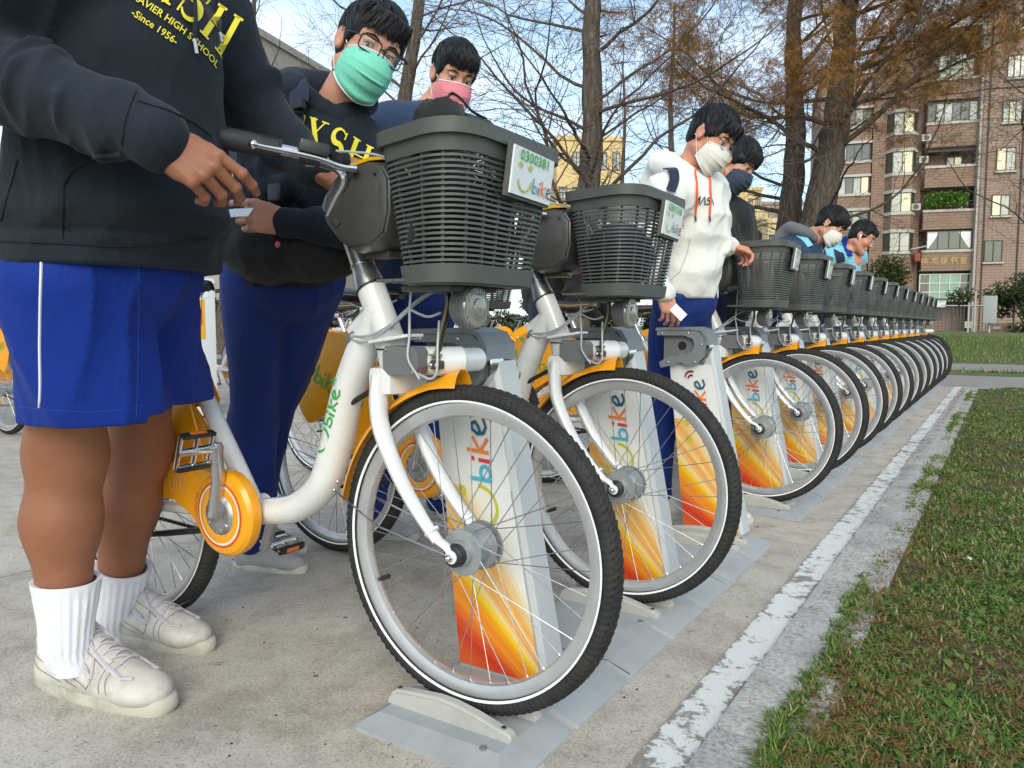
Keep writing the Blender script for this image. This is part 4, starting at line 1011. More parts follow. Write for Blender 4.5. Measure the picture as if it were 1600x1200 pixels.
def window(parent, u0, u1, z0, z1, y, cols, glass, rows=1, bar='wframe', depth=.10):
    mb = MB(); t = .06
    for q in range(cols+1): u = u0+(u1-u0)*q/cols; bbox(mb, u-t/2, u+t/2, z0, z1, y-.04, y+depth)
    for r in range(rows+1): z = z0+(z1-z0)*r/rows; bbox(mb, u0-t/2, u1+t/2, z-t/2, z+t/2, y-.045, y+depth-.005)
    w = mb.build('window', bar, parent, smooth=False)
    for q in range(cols):
        g = MB(); a = u0+(u1-u0)*q/cols; b = u0+(u1-u0)*(q+1)/cols; gl = glass[q % len(glass)]
        bbox(g, a+t/2, b-t/2, z0+t/2, z1-t/2, y+.02, y+.05); g.build('pane', gl, w, smooth=False)
    return w
# ground-to-roof masses; local y grows away from the camera
zt = Z(42)
mb = MB(); bbox(mb, U(1442), U(1524), 0, zt, 1.6, 12); bbox(mb, U(1432), U(1442), 0, Z(60), .9, 12); bbox(mb, U(1362), U(1383), 0, Z(60), .3, 12); bbox(mb, U(1383), U(1432), 0, Z(60), .8, 12); bbox(mb, U(1280), U(1362), 0, Z(80), .8, 12)
mb.build('wall', 'brick', apt, smooth=False)
mb = MB(); bbox(mb, U(1528), U(1720), 0, Z(-60), -.6, 12); mb.build('tower_wall', 'brick2', apt, smooth=False)
mb = MB(); bbox(mb, U(1524), U(1528), 0, Z(-60), -.45, .4); mb.build('corner_strip', 'ledge', apt, smooth=False)
mb = MB(); bbox(mb, U(1436), U(1528), zt, zt+.35, .2, 11.9); bbox(mb, U(1470), U(1526), zt+.35, Z(8), 2.5, 9); mb.build('roof_ledge', 'ledge', apt, smooth=False)
# balcony section
par = [(190, 229), (258, 292), (327, 358), (390, 423), (122, 155)]
for i, (a, b) in enumerate(par):
    mb = MB(); bbox(mb, U(1444), U(1524), Z(b), Z(a)-.18, .0, .35); mb.build('balcony_parapet', 'brick', apt, smooth=False)
    mb = MB(); bbox(mb, U(1443), U(1525), Z(a)-.18, Z(a), -.08, .5); bbox(mb, U(1444), U(1524), Z(b)-.02, Z(b)+.14, .36, 1.6); mb.build('balcony_ledge', 'ledge', apt, smooth=False)
window(apt, U(1445), U(1523), Z(189), Z(160), .12, 6, ['glass', 'glass_pale', 'glass_pale', 'glass'])
window(apt, U(1452), U(1522), Z(389), Z(361), .12, 4, ['glass', 'glass', 'glass', 'glass'])
window(apt, U(1444), U(1524), Z(470), Z(428), .3, 5, ['glass', 'glass_green', 'glass_green', 'glass_green', 'glass'], 3, 'white_frame')
window(apt, U(1460), U(1515), Z(120), Z(84), .3, 3, ['glass_green', 'glass_green', 'glass_pale'])
window(apt, U(1484), U(1508), Z(256), Z(240), 1.4, 2, ['glass_pale', 'glass_skyglow'])
window(apt, U(1505), U(1522), Z(325), Z(308), 1.4, 2, ['glass_skyglow', 'glass_pale'])
for s_, x0 in ((1, 1452), (-1, 1521)):   # drawn curtains
    mb = MB(); a = U(x0); mb.prism([(a, Z(387)), (a+s_*.12, Z(387)), (a+s_*.55, Z(372)), (a+s_*.8, Z(362)), (a, Z(362))], .135, .128); mb.build('curtain', 'plate_white', apt, smooth=False)
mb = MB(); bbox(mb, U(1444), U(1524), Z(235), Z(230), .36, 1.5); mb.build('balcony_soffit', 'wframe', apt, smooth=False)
# chamfered bays
for zb, ztp in ((203, 172), (267, 234), (329, 299), (391, 362)):
    u0, u1 = U(1383), U(1431); um0, um1 = U(1392), U(1423); y0 = -.35
    for (a, b, mat, nmz) in ((ztp-5, ztp, 'ledge', 'bay_ledge'), (zb, zb+5, 'ledge', 'bay_ledge'), (zb+5, ztp+61, 'brick', 'bay_parapet')):
        mb = MB(); e = .08 if mat == 'ledge' else 0; za, zb_ = Z(b), Z(a)
        mb.prism([(u0-e, .8), (u0-e, .35), (um0, y0-e), (um1, y0-e), (u1+e, .35), (u1+e, .8)], za, zb_, 'Z'); mb.build(nmz, mat, apt, smooth=False)
    window(apt, um0, um1, Z(zb), Z(ztp), y0+.03, 2, ['glass_pale', 'glass_skyglow' if zb != 391 else 'glass_pale'], 1)
    mb = MB(); mb.prism([(u0, .8), (u0, .4), (um0, y0+.1), (um0+.05, y0+.16), (um0+.1, .8)], Z(zb), Z(ztp), 'Z'); mb.build('bay_side_glass', 'glass', apt, smooth=False)
    mb = MB(); mb.prism([(um1-.1, .8), (um1-.05, y0+.16), (um1, y0+.1), (u1, .4), (u1, .8)], Z(zb), Z(ztp), 'Z'); mb.build('bay_side_glass', 'glass', apt, smooth=False)
# left wing strips
for i, (a, b) in enumerate(((214, 242), (268, 295), (323, 348), (378, 404), (158, 186), (102, 130))):
    window(apt, U(1298), U(1358), Z(b), Z(a), .45, 5, ['glass', 'glass_pale', 'glass', 'glass_pale' if i else 'glass', 'glass_skyglow' if i == 1 else 'glass'])
    mb = MB(); bbox(mb, U(1290), U(1361), Z(b+4), Z(b), .25, .8); bbox(mb, U(1290), U(1361), Z(a), Z(a-4), .25, .8); mb.build('wing_ledge', 'ledge', apt, smooth=False)
    mb = MB(); bbox(mb, U(1291), U(1360), Z(b+24), Z(b+4), .35, .8); mb.build('wing_parapet', 'brick', apt, smooth=False)
# tower windows
for (x0, x1, a, b, g) in ((1566, 1594, 36, 66, 1), (1561, 1590, 100, 133, 0), (1557, 1586, 168, 200, 1), (1551, 1580, 239, 273, 2), (1547, 1574, 310, 341, 2), (1539, 1566, 379, 411, 3)):
    window(apt, U(x0), U(x1), Z(b), Z(a), -.66, 3 if g < 2 else 2, [['glass_pale'], ['glass_pale', 'glass_skyglow'], ['glass_skyglow', 'glass_pale'], ['glass', 'glass']][g])
    mb = MB(); bbox(mb, U(x0)-.12, U(x1)+.12, Z(b)-.16, Z(b)-.04, -.8, -.6); mb.build('window_sill', 'ledge', apt, smooth=False)
for x0 in (1536, 1590):
    mb = MB(); mb.tube([(U(x0), -.66, 0), (U(x0), -.66, Z(-60))], .05, 6); mb.build('drainpipe', 'wframe', apt)
# gilded characters on the lowest parapet
KJ = {0: [[(0, .2), (0, .8), (.32, .8), (.32, .2), (0, .2)], [(0, .5), (.32, .5)], [(.42, .9), (.95, .9)], [(.5, .6), (.9, .6), (.9, .4), (.5, .4), (.5, .6)], [(.68, .9), (.68, .1)], [(.45, .2), (.95, .15)]],
      1: [[(0, .88), (1, .88)], [(.3, 1), (.3, .76)], [(.7, 1), (.7, .76)], [(.2, .65), (.8, .65), (.8, .4)], [(.5, .7), (.3, .3), (0, .1)], [(.55, .4), (.6, .05), (.95, .05), (.95, .2)]],
      2: [[(0, .85), (.35, .85)], [(0, .5), (.35, .5)], [(.17, .85), (.17, .15)], [(0, .15), (.38, .22)], [(.68, 1), (.45, .7)], [(.68, 1), (.98, .7)], [(.8, .7), (.55, .45)], [(.85, .5), (.5, .22)], [(.9, .3), (.45, 0)]],
      3: [[(.3, 1), (0, .5)], [(.18, .7), (.18, 0)], [(.35, .7), (.95, .8)], [(.6, 1), (.7, .4), (.98, .05)], [(.85, 1), (.95, .9)]],
      4: [[(.5, 1), (.5, .85)], [(0, .82), (1, .82)], [(.2, .65), (.8, .65)], [(.5, .8), (.15, .4)], [(.2, .42), (.85, .42), (.85, 0), (.2, 0), (.2, .42)], [(.2, .2), (.85, .2)]]}
for i, cx in enumerate((1449.5, 1464.5, 1479.5, 1496, 1510)):
    mb = MB(); u0 = U(cx-5); z0 = Z(412)
    for st in KJ[i]: mb.stroke([(a*.42, b*.46) for a, b in st], .055, lambda a, b: Vector((u0+a, -.035, z0+b)))
    o = mb.build('sign_character', 'gold', apt, smooth=False); md = o.modifiers.new('thick', 'SOLIDIFY'); md.thickness = .03
# air conditioners and balcony plants
for (x, y) in ((1441, 246), (1444, 212), (1432, 320)):
    mb = MB(); u, z = U(x), Z(y+7); mb.rbox((u, .1, z+.25), (.62, .4, .48), .03); mb.lathe([(.14, -.112), (.18, -.110)][::-1], o=(u, 0, z+.25), n=20, mi=1); mb.lathe([(0, -.111), (.14, -.111)][::-1], o=(u, 0, z+.25), n=16, mi=1); mb.build('air_conditioner', ['ledge', 'wframe'], apt)
for i in range(6):
    mb = MB(); u = U(1450)+i*.62; mb.lathe([(0, 0), (.10, 0), (.14, .22), (0, .2)], o=(u, .25, Z(327)+.0), axis='Z', n=12); mb.build('flower_pot', 'maroon_ink', apt)
mb = MB(); mb.rbox((U(1437), -.1, Z(401)), (.40, .3, .60), .05); mb.build('red_box', 'dull_red', apt)
mb = MB(); mb.box((U(1437), -.25, Z(387)), (1.1, .8, .07), Matrix.Rotation(-.2, 3, 'Y')); mb.build('small_awning', 'ledge', apt)
# other buildings
def block(name, label, x0, x1, ytop, D, mat, rows, cols, gl, deep=12, rot=.1, ybase=515):
    a = at(x0, ybase, D=D); b = at(x1, ybase, D=D); w = (Vector((b.x, b.y, 0))-Vector((a.x, a.y, 0))); th = math.atan2(w.y, w.x); L = w.length; zt_ = at((x0+x1)/2, ytop, D=D).z
    o = thing(name, label, 'building', (a.x, a.y, 0), th+rot)
    mb = MB(); mb.box((L/2, deep/2, zt_/2), (L, deep, zt_)); mb.build('wall', mat, o, smooth=False)
    mb = MB(); mb.box((L/2, deep/2, zt_+.2), (L+.3, deep+.3, .4)); mb.build('parapet', mat, o, smooth=False)
    for r in range(rows):
        for c_ in range(cols):
            if random.random() < .12: continue
            u0 = L*(c_+.2)/cols; u1 = L*(c_+.75)/cols; z1 = zt_-1.0-r*3.1; z0 = z1-1.5
            window(o, u0, u1, z0, z1, -.03, 2, gl)
    return o
block('yellow_building', 'sunlit ochre building seen between the bare trees left of the second basket', 868, 972, 224, 70, 'yellow_wall', 5, 5, ['glass_pale'])
block('yellow_building', 'pale yellow low building beyond the trees right of the student in black coat', 1168, 1196, 332, 68, 'cream_wall', 2, 2, ['glass_pale'])
block('yellow_building', 'low pale yellow block with flat roof just left of the big leaning trunk', 1196, 1216, 350, 66, 'cream_wall', 1, 2, ['glass_pale'], 6)
block('brown_building', 'dusty brown building rising behind the pale yellow low buildings', 1150, 1186, 300, 95, 'yellow_wall', 3, 3, ['glass_pale'])
block('brown_building', 'dull pink building far behind, lowest of the distant blocks', 1186, 1250, 322, 105, 'pink_wall', 3, 5, ['glass'])
block('grey_building', 'pale grey stone building with a sloping top edge behind the student in shorts', 150, 428, 84, 46, 'grey_wall', 1, 4, ['glass'], 14, -.30)

# ================================================================ vegetation
def bark_m(name, a, b):
    m, n, l, p = nm(name, a, .95, 0, .2)
    v = coords(n, l, (9, 9, 1.2)); f = noise(n, l, v, 2.2, 7, .7, .3); v2 = coords(n, l); g = noise(n, l, v2, 1.3, 4)
    c = ramp(n, l, f, [(.32, tuple(x*.35 for x in a)), (.5, a), (.68, b)]); c = mixc(n, l, math_(n, l, 'MULTIPLY', g, .4), c, tuple(x*.5 for x in a)); l.new(c, p.inputs['Base Color'])
    bump(n, l, p, f, .9, .03); return m
M['bark'] = bark_m('cypress_bark', (.10, .078, .062), (.21, .17, .14)); M['twig'] = plain('bare_twigs', (.12, .092, .076), .9, 0, 0, .3, .8)
M['needles'] = leaf_m('cypress_needles', [(0, (.20, .065, .03)), (.25, (.34, .12, .045)), (.45, (.26, .15, .035)), (.65, (.17, .155, .03)), (.85, (.38, .17, .045)), (1, (.42, .24, .06))], .8)
M['dark_leaf'] = leaf_m('dark_shrub_leaves', [(0, (.018, .035, .008)), (.5, (.03, .06, .012)), (.85, (.06, .09, .02)), (1, (.13, .06, .02))], .5)
M['leaf_green'] = leaf_m('fresh_green_leaves', [(0, (.04, .12, .015)), (.5, (.08, .20, .02)), (1, (.16, .28, .04))], .5)
class Tw:
    """gathers thin 3-sided tapered limbs in numpy"""
    def __init__(s): s.a = []; s.b = []; s.ra = []; s.rb = []
    def seg(s, a, b, ra, rb): s.a.append(a); s.b.append(b); s.ra.append(ra); s.rb.append(rb)
    def build(s, name, mat, parent):
        a = np.array(s.a); b = np.array(s.b); ra = np.array(s.ra)[:, None]; rb = np.array(s.rb)[:, None]; t = b-a; t /= np.linalg.norm(t, axis=1, keepdims=True)+1e-9
        up = np.where(np.abs(t[:, 2:3]) < .9, np.array([[0, 0, 1.]]), np.array([[1., 0, 0]])); u = np.cross(t, up); u /= np.linalg.norm(u, axis=1, keepdims=True); w = np.cross(t, u); V = []
        for k in range(3): c, q = math.cos(k*2.0944), math.sin(k*2.0944); V.append(a+(u*c+w*q)*ra)
        for k in range(3): c, q = math.cos(k*2.0944), math.sin(k*2.0944); V.append(b+(u*c+w*q)*rb)
        V = np.stack(V, 1).reshape(-1, 3); i = (np.arange(len(a))*6)[:, None]
        F = np.concatenate([i+np.array([0, 1, 4, 3]), i+np.array([1, 2, 5, 4]), i+np.array([2, 0, 3, 5])]); return np_obj(name, V, F, mat, parent)
def cypress(label, base, top, r0, r1, H, seed, limbs=26, lmin=.25, reach=3.6, fol=0, twig=1.0, group='bald cypress trees behind the bicycle rows', zl=1.0, folz=(0, 99), bias=None):
    rn = random.Random(seed); t = thing('cypress_tree', label, 'tree', (base.x, base.y, -.05), group=group)
    ax = Vector((top.x-base.x, top.y-base.y, top.z)); ax = ax/ax.z
    def trunk(z): return Vector((ax.x*z+.05*math.sin(z*1.3+seed), ax.y*z+.05*math.cos(z*.9+seed), z))
    pts = [trunk(H*i/16) for i in range(17)]; rr = [r0*(1+.55*math.exp(-i*1.3))*(1-i/16)+r1*(i/16) for i in range(17)]
    mb = MB(); mb.tube(spline(pts, 3), resample(rr, 3), 14)
    V = mb.V; rs = np.random.default_rng(seed)
    mb.V = [(x+.06*r0*math.sin(z*7+x*30), y+.06*r0*math.cos(z*5+y*30), z) for x, y, z in V]; mb.build('trunk', 'bark', t, sharp=80)
    tw = Tw(); fo = []
    def rv(s_): return Vector((rn.gauss(0, s_), rn.gauss(0, s_), rn.gauss(0, s_)))
    def grow(p, d, L, r, lev, first=None):
        n = max(3, int(L/(.30 if lev == 0 else .22))); pts = [p]; q = p.copy(); dd = d.copy()
        for i in range(n):
            dd = (dd+rv(.17 if lev else .13)+Vector((0, 0, .035 if lev == 0 else .0))).normalized(); q2 = q+dd*(L/n); f0, f1 = 1-i/n, 1-(i+1)/n
            if lev > 0: tw.seg(q, q2, max(.0035, r*f0), max(.0028, r*f1))
            pts.append(q2); q = q2
            if lev < 3 and i > 0:
                k = rn.choice((0, 1, 2)) if lev == 0 else (rn.choice((0, 1, 1, 2)) if lev == 1 else rn.choice((0, 1, 1)))
                for _ in range(int(k*twig+rn.random())):
                    side = dd.cross(Vector((rn.gauss(0, .5), rn.gauss(0, .5), 1))).normalized()*rn.choice((-1, 1)); nd = (dd*.75+side*rn.uniform(.5, 1.1)+Vector((0, 0, rn.uniform(-.25, .35)))).normalized()
                    grow(q, nd, L*rn.uniform(.28, .50)*(1 if lev else .9), max(.0045, r*f1*.55), lev+1)
            if fol and lev >= 1 and folz[0] < q.z < folz[1] and rn.random() < fol: fo.append((q.copy(), dd.copy()))
        return pts
    for i in range(limbs):
        h = lmin*H+(H*.97-lmin*H)*((i+rn.random())/limbs); a = rn.random()*2*PI+i*2.4; f = (1-(h/H))**.6; L = reach*(.35+.75*f)*rn.uniform(.7, 1.15)
        if bias and i % 2: a = math.atan2(bias[1], bias[0])+rn.gauss(0, .45)
        d = Vector((math.cos(a), math.sin(a), rn.uniform(.05, .55)*zl)).normalized(); r = .008+.030*f*rn.uniform(.5, 1.25)*r0/.2
        p = trunk(h); P = grow(p, d, L, r, 0); m_ = MB(); k = len(P); m_.tube(P, [max(.006, r*(1-.85*j/(k-1))) for j in range(k)], 6); m_.build('limb', 'bark', t, sharp=80)
    tw.build('twigs', M['twig'], t)['kind'] = 'stuff'
    if fo:
        V = []; F = []; rs = np.random.default_rng(seed)
        for q, d in fo:
            for _ in range(6):
                a = rn.random()*2*PI; L = rn.uniform(.10, .24); e = Vector((math.cos(a)*.7, math.sin(a)*.7, rn.uniform(-1.0, .05))).normalized(); sd_ = e.cross(Vector((rn.gauss(0, 1), rn.gauss(0, 1), rn.gauss(0, 1)))).normalized(); o = q+rv(.06)
                for j in range(5):
                    c = o+e*L*(j/5); w = .028*math.sin(PI*(.2+.7*j/5))+.008; i = len(V)
                    V += [c, c+e*.035+sd_*w, c+e*.012]; V += [c, c+e*.035-sd_*w, c+e*.012]; F += [(i, i+1, i+2), (i+3, i+4, i+5)]
        np_obj('needles', np.array([tuple(v) for v in V]), np.array(F), M['needles'], t, smooth=False)['kind'] = 'stuff'
    return t
def tree_px(label, D, px, py, tx, ty, wpx, H, seed, **k):
    b = at(px, py, D=D); tp = at(tx, ty, D=D)
    s = (tp-b)/(tp.z-b.z); base = b-s*b.z; top = base+s*H; r = wpx/2*D/FPX
    return cypress(label, base, top, r*1.12, r*.18, H, seed, **k)
tree_px('bare cypress with thick trunk rising left of the white hoodie, behind second basket', 13, 915, 285, 931, 0, 43, 11, 3, limbs=34, lmin=.17, reach=4.2)
tree_px('bare cypress trunk between the green masked and the pink masked student', 16, 637, 150, 651, 0, 32, 12, 11, limbs=30, lmin=.2, reach=4.0)
tree_px('dark upright cypress with rusty foliage right of the student in black coat', 16, 1233, 360, 1246, 0, 40, 12, 21, limbs=34, lmin=.12, reach=4.0, fol=.12, folz=(4.2, 99))
tree_px('big leaning cypress trunk with olive and rust needles before the apartment block', 15, 1280, 340, 1329, 0, 54, 12, 33, limbs=42, lmin=.33, reach=5.0, fol=.8, folz=(4.5, 99), bias=(1, -.1))
tree_px('slim bare cypress far behind the white hooded student', 27, 1048, 230, 1052, 60, 16, 12, 44, limbs=26, lmin=.15, reach=4.4, twig=.8)
tree_px('slim reddish bare tree just right of the thick trunk behind second basket', 24, 975, 260, 972, 60, 12, 9, 55, limbs=24, lmin=.12, reach=3.6, twig=.9)
tree_px('bare tree at top left behind the shoulder of the student in shorts', 22, 385, 120, 395, 0, 22, 12, 66, limbs=26, lmin=.2, reach=4.4, twig=.8)
tree_px('bare tree reaching its branches in from the right edge before the tower', 19, 1690, 300, 1700, 0, 26, 11, 99, limbs=30, lmin=.15, reach=5.6, twig=.9)

def shrub(name, label, c, r, n, mat, ls, seed, group=None):
    rn = random.Random(seed); t = thing(name, label, 'shrub', (c.x, c.y, 0), group=group)
    clumps = [(Vector((rn.gauss(0, .45)*r[0], rn.gauss(0, .45)*r[1], r[2]*(.25+.75*rn.random()**.7))), rn.uniform(.28, .5)) for _ in range(26)]
    rs = np.random.default_rng(seed); ci = rs.integers(0, len(clumps), n); cc = np.array([tuple(q[0]) for q in clumps])[ci]; cr = np.array([q[1] for q in clumps])[ci][:, None]
    d = rs.normal(0, 1, (n, 3)); d /= np.linalg.norm(d, axis=1, keepdims=True); p = cc+d*cr*np.array([r[0]*.75, r[1]*.75, r[2]*.42])*(rs.random((n, 1))**.35); p[:, 2] = np.abs(p[:, 2])
    e = rs.normal(0, 1, (n, 3)); e /= np.linalg.norm(e, axis=1, keepdims=True); f = np.cross(e, d+.01); f /= np.linalg.norm(f, axis=1, keepdims=True)
    V = np.stack([p-e*ls, p+f*ls*.38, p+e*ls, p-f*ls*.38], 1).reshape(-1, 3); F = (np.arange(n)*4)[:, None]+np.array([0, 1, 2, 3])
    np_obj('foliage', V, F, M[mat], t, smooth=False)['kind'] = 'stuff'
    mb = MB()
    for _ in range(7):
        a = rn.random()*6.28; mb.tube([(0, 0, 0), (math.cos(a)*r[0]*.2, math.sin(a)*r[1]*.2, r[2]*.4), (math.cos(a)*r[0]*.5, math.sin(a)*r[1]*.5, r[2]*.8)], [.05, .03, .01], 5)
    mb.build('stem', 'twig', t); return t
for x, y, D, r, n, s_, lb in ((1615, 520, 37, (2.7, 1.6, 3.0), 9000, 1, 'big dark green shrub beside the grey electric box'), (1380, 430, 44, (1.5, 1.2, 4.4), 4200, 2, 'upright dark green bush behind the student in light blue jacket'),
                              (1700, 520, 34, (2.8, 1.6, 3.2), 5000, 3, 'dark shrub at the right edge of the picture'), (1345, 440, 48, (2.0, 1.2, 3.2), 3500, 4, 'low dark bush below the left wing of the apartment block'), (1655, 525, 33, (1.8, 1, 1.7), 4000, 5, 'low leafy shrub in front of the big dark one at right')):
    shrub('shrub', lb, at(x, 505, D=D), r, n, 'dark_leaf', .10, s_)
ordn_ = ['first', 'second', 'third', 'fourth', 'fifth', 'sixth', 'seventh', 'eighth', 'ninth', 'tenth']
for i, (x, D) in enumerate(((330, 26), (420, 25), (505, 27), (590, 26), (675, 28), (760, 27), (850, 28), (940, 29), (1030, 30), (1120, 31))):
    shrub('shrub', 'dark hedge shrub beyond the far dock row, '+ordn_[i]+' from the left', at(x, 505, D=D), (1.5, .8, 1.5+.35*math.sin(i*2.3)), 3000, 'dark_leaf', .09, 40+i, 'hedge shrubs behind the far dock row')
# greenery on the balcony
rs = np.random.default_rng(5); n = 1500; o_ = PF+FU*U(1470); pts = np.array([tuple(PF+FU*(U(1446)+(U(1512)-U(1446))*rs.random())+FN*(.1+.4*rs.normal())) for _ in range(n)]); pts[:, 2] = Z(324)+rs.random(n)**.8*1.15*(1-.5*((pts[:, 0]-pts[:, 0].mean())/2.2)**2)
e = rs.normal(0, 1, (n, 3)); e /= np.linalg.norm(e, axis=1, keepdims=True); f = np.cross(e, rs.normal(0, 1, (n, 3))); f /= np.linalg.norm(f, axis=1, keepdims=True)
V = np.stack([pts-e*.12, pts+f*.05, pts+e*.12, pts-f*.05], 1).reshape(-1, 3)
bp = np_obj('balcony_plant', V, (np.arange(n)*4)[:, None]+np.array([0, 1, 2, 3]), M['leaf_green'], smooth=False); tag(bp, 'bright green potted plants spilling over the apartment balcony', 'plant')

# ================================================================ fence, electric box, planter
def fence_obj():
    a = at(1432, 505, D=40); b = at(1546, 505, D=40); w = Vector((b.x-a.x, b.y-a.y, 0)); L = w.length; th = math.atan2(w.y, w.x)
    t = thing('metal_fence', 'grey tubular metal fence with a white notice in front of the apartment block', 'fence', (a.x, a.y, .25), th)
    mb = MB(); mb.tube([(0, 0, 1.58), (L, 0, 1.58)], .045, 8); mb.build('rail', 'alu', t); mb = MB(); mb.tube([(0, 0, .12), (L, 0, .12)], .04, 8); mb.build('rail', 'alu', t)
    n = 20
    for i in range(n+1):
        mb = MB(); x = L*i/n; mb.tube([(x, 0, .12), (x, 0, 1.56)], .022, 6); mb.build('bar', 'mid_grey', t)
    for x in (0, L*.5, L): mb = MB(); mb.tube([(x, .06, -.3), (x, .06, 1.62)], .05, 8); mb.build('post', 'mid_grey', t)
    mb = MB(); mb.rbox((L*.70, -.06, .62), (.36, .02, .34), .005); mb.build('notice', 'cream', t)
    mb = MB(); mb.box((L*.5, .1, -.02), (L+.4, .35, .3)); mb.build('kerb_wall', 'ledge', t, smooth=False)
    return t
fence_obj()
a = at(1546, 505, D=33); t = thing('electric_box', 'grey electric cabinet on a post at the right end of the fence', 'electric box', (a.x, a.y, .2))
mb = MB(); mb.rbox((0, 0, 1.30), (.50, .3, 1.16), .02); mb.build('cabinet', 'mid_grey', t); M['box_grey'] = plain('pale_box_grey', (.33, .35, .34), .5)
t.children[0].data.materials[0] = M['box_grey']; mb = MB(); mb.rbox((0, -.152, 1.30), (.44, .01, 1.08), .004); mb.build('cabinet_door', 'box_grey', t)
mb = MB(); mb.tube([(0, .1, -.3), (0, .1, .8)], .04, 8); mb.build('post', 'ledge', t); mb = MB(); mb.tube([(-.55, 0, -.3), (-.55, 0, 2.1)], .035, 8); mb.build('pole', 'ledge', t); mb = MB(); mb.tube([(-.78, 0, -.3), (-.78, 0, 1.6)], .035, 8); mb.build('pole', 'ledge', t)
a = at(1562, 520, D=37); t = thing('brick_pier', 'low brown tiled pier with a letter slot under the electric box', 'pier', (a.x, a.y, 0)); mb = MB(); mb.rbox((0, 0, .55), (.95, .4, .8), .02); mb.build('pier', 'brick', t); mb = MB(); mb.rbox((-.12, -.205, .72), (.30, .02, .14), .005); mb.build('letter_slot', 'ledge', t)
# tufts on the far lawn
N = 26000; rs = np.random.default_rng(9); y = 17.0+rs.random(N)**1.2*16; x = -6+rs.random(N)*13; ok = (y < 17.38) | (y > 20.9); x = x[ok]; y = y[ok]; N = len(x); z = np.where(y > 20.7, -.05+.55*np.sin(np.minimum(1, (y-20.7)/1.2/16)*PI/2)+.02, -.06); a = rs.random(N)*6.28; L = .05+.07*rs.random(N); w = .012
P = np.stack([np.stack([x-w*np.cos(a), y-w*np.sin(a), z], 1), np.stack([x+w*np.cos(a), y+w*np.sin(a), z], 1), np.stack([x+.04*np.sin(a*3), y, z+L], 1)], 1).reshape(-1, 3)
tag(np_obj('far_grass', P, (np.arange(N)*3)[:, None]+np.array([0, 1, 2]), M['grass'], smooth=False), 'tufted grass on the mound beyond the far path', kind='stuff')
# litter on the lawn
for i, (x, y, lb) in enumerate(((1512, 873, 'small crumpled white paper scrap on the grass, left of two'), (1560, 882, 'larger crumpled white paper scrap on the grass, right of two'))):
    p = at(x, y, Z=.03); mb = MB(); mb.ball((0, 0, 0), (.012+.006*i, .009, .006), 7); rn = random.Random(i); mb.V = [(v[0]*rn.uniform(.6, 1.5), v[1]*rn.uniform(.6, 1.5), v[2]*rn.uniform(.5, 1.6)) for v in mb.V]
    o = mb.build('paper_scrap', 'plate_white', None, smooth=False); o.location = p; tag(o, lb, 'litter')

# ================================================================ second row of bicycles and docks, across the plaza
GR2 = 'bicycles in the far row across the plaza'
ordn = ['first', 'second', 'third', 'fourth', 'fifth', 'sixth', 'seventh', 'eighth', 'ninth', 'tenth', 'eleventh', 'twelfth', 'thirteenth']
for k in range(13):
    c = copy_tree(bfar); c.location = (-7.35, 1.35+.745*k, 0); c.rotation_euler.z = PI; c['group'] = GR2; c['label'] = 'orange guarded bicycle with its back to us, '+ordn[k]+' from the left in the far row'
    d = copy_tree(d0); d.location = (-8.4, 1.35+.745*k, 0); d.rotation_euler.z = 0; d['group'] = 'docks of the far row'; d['label'] = 'white docking post in the far row, '+ordn[k]+' from the left'
a = at(337, 608, Z=0)
t = thing('sticker_post', 'white service post with yellow sticker behind the saddle of the nearest bicycle', 'post', (-6.0, 4.25, 0))
mb = MB(); mb.rbox((0, 0, .62), (.26, .30, 1.20), .03); mb.build('post_body', 'dock_white', t); mb = MB(); mb.ball((0, 0, 1.2), (.12, .13, .10), 10); mb.build('dome', 'glass_pale', t)
mb = MB(); mb.box((.132, -.02, .86), (.002, .11, .34), mi=0); mb.box((.1335, -.035, .90), (.001, .02, .20), mi=1); mb.box((.1335, .0, .88), (.001, .014, .14), mi=2); mb.box((.132, .02, 1.10), (.002, .10, .10), mi=3); mb.build('sticker', ['yellow', 'black', 'red_ink', 'plate_white'], t)
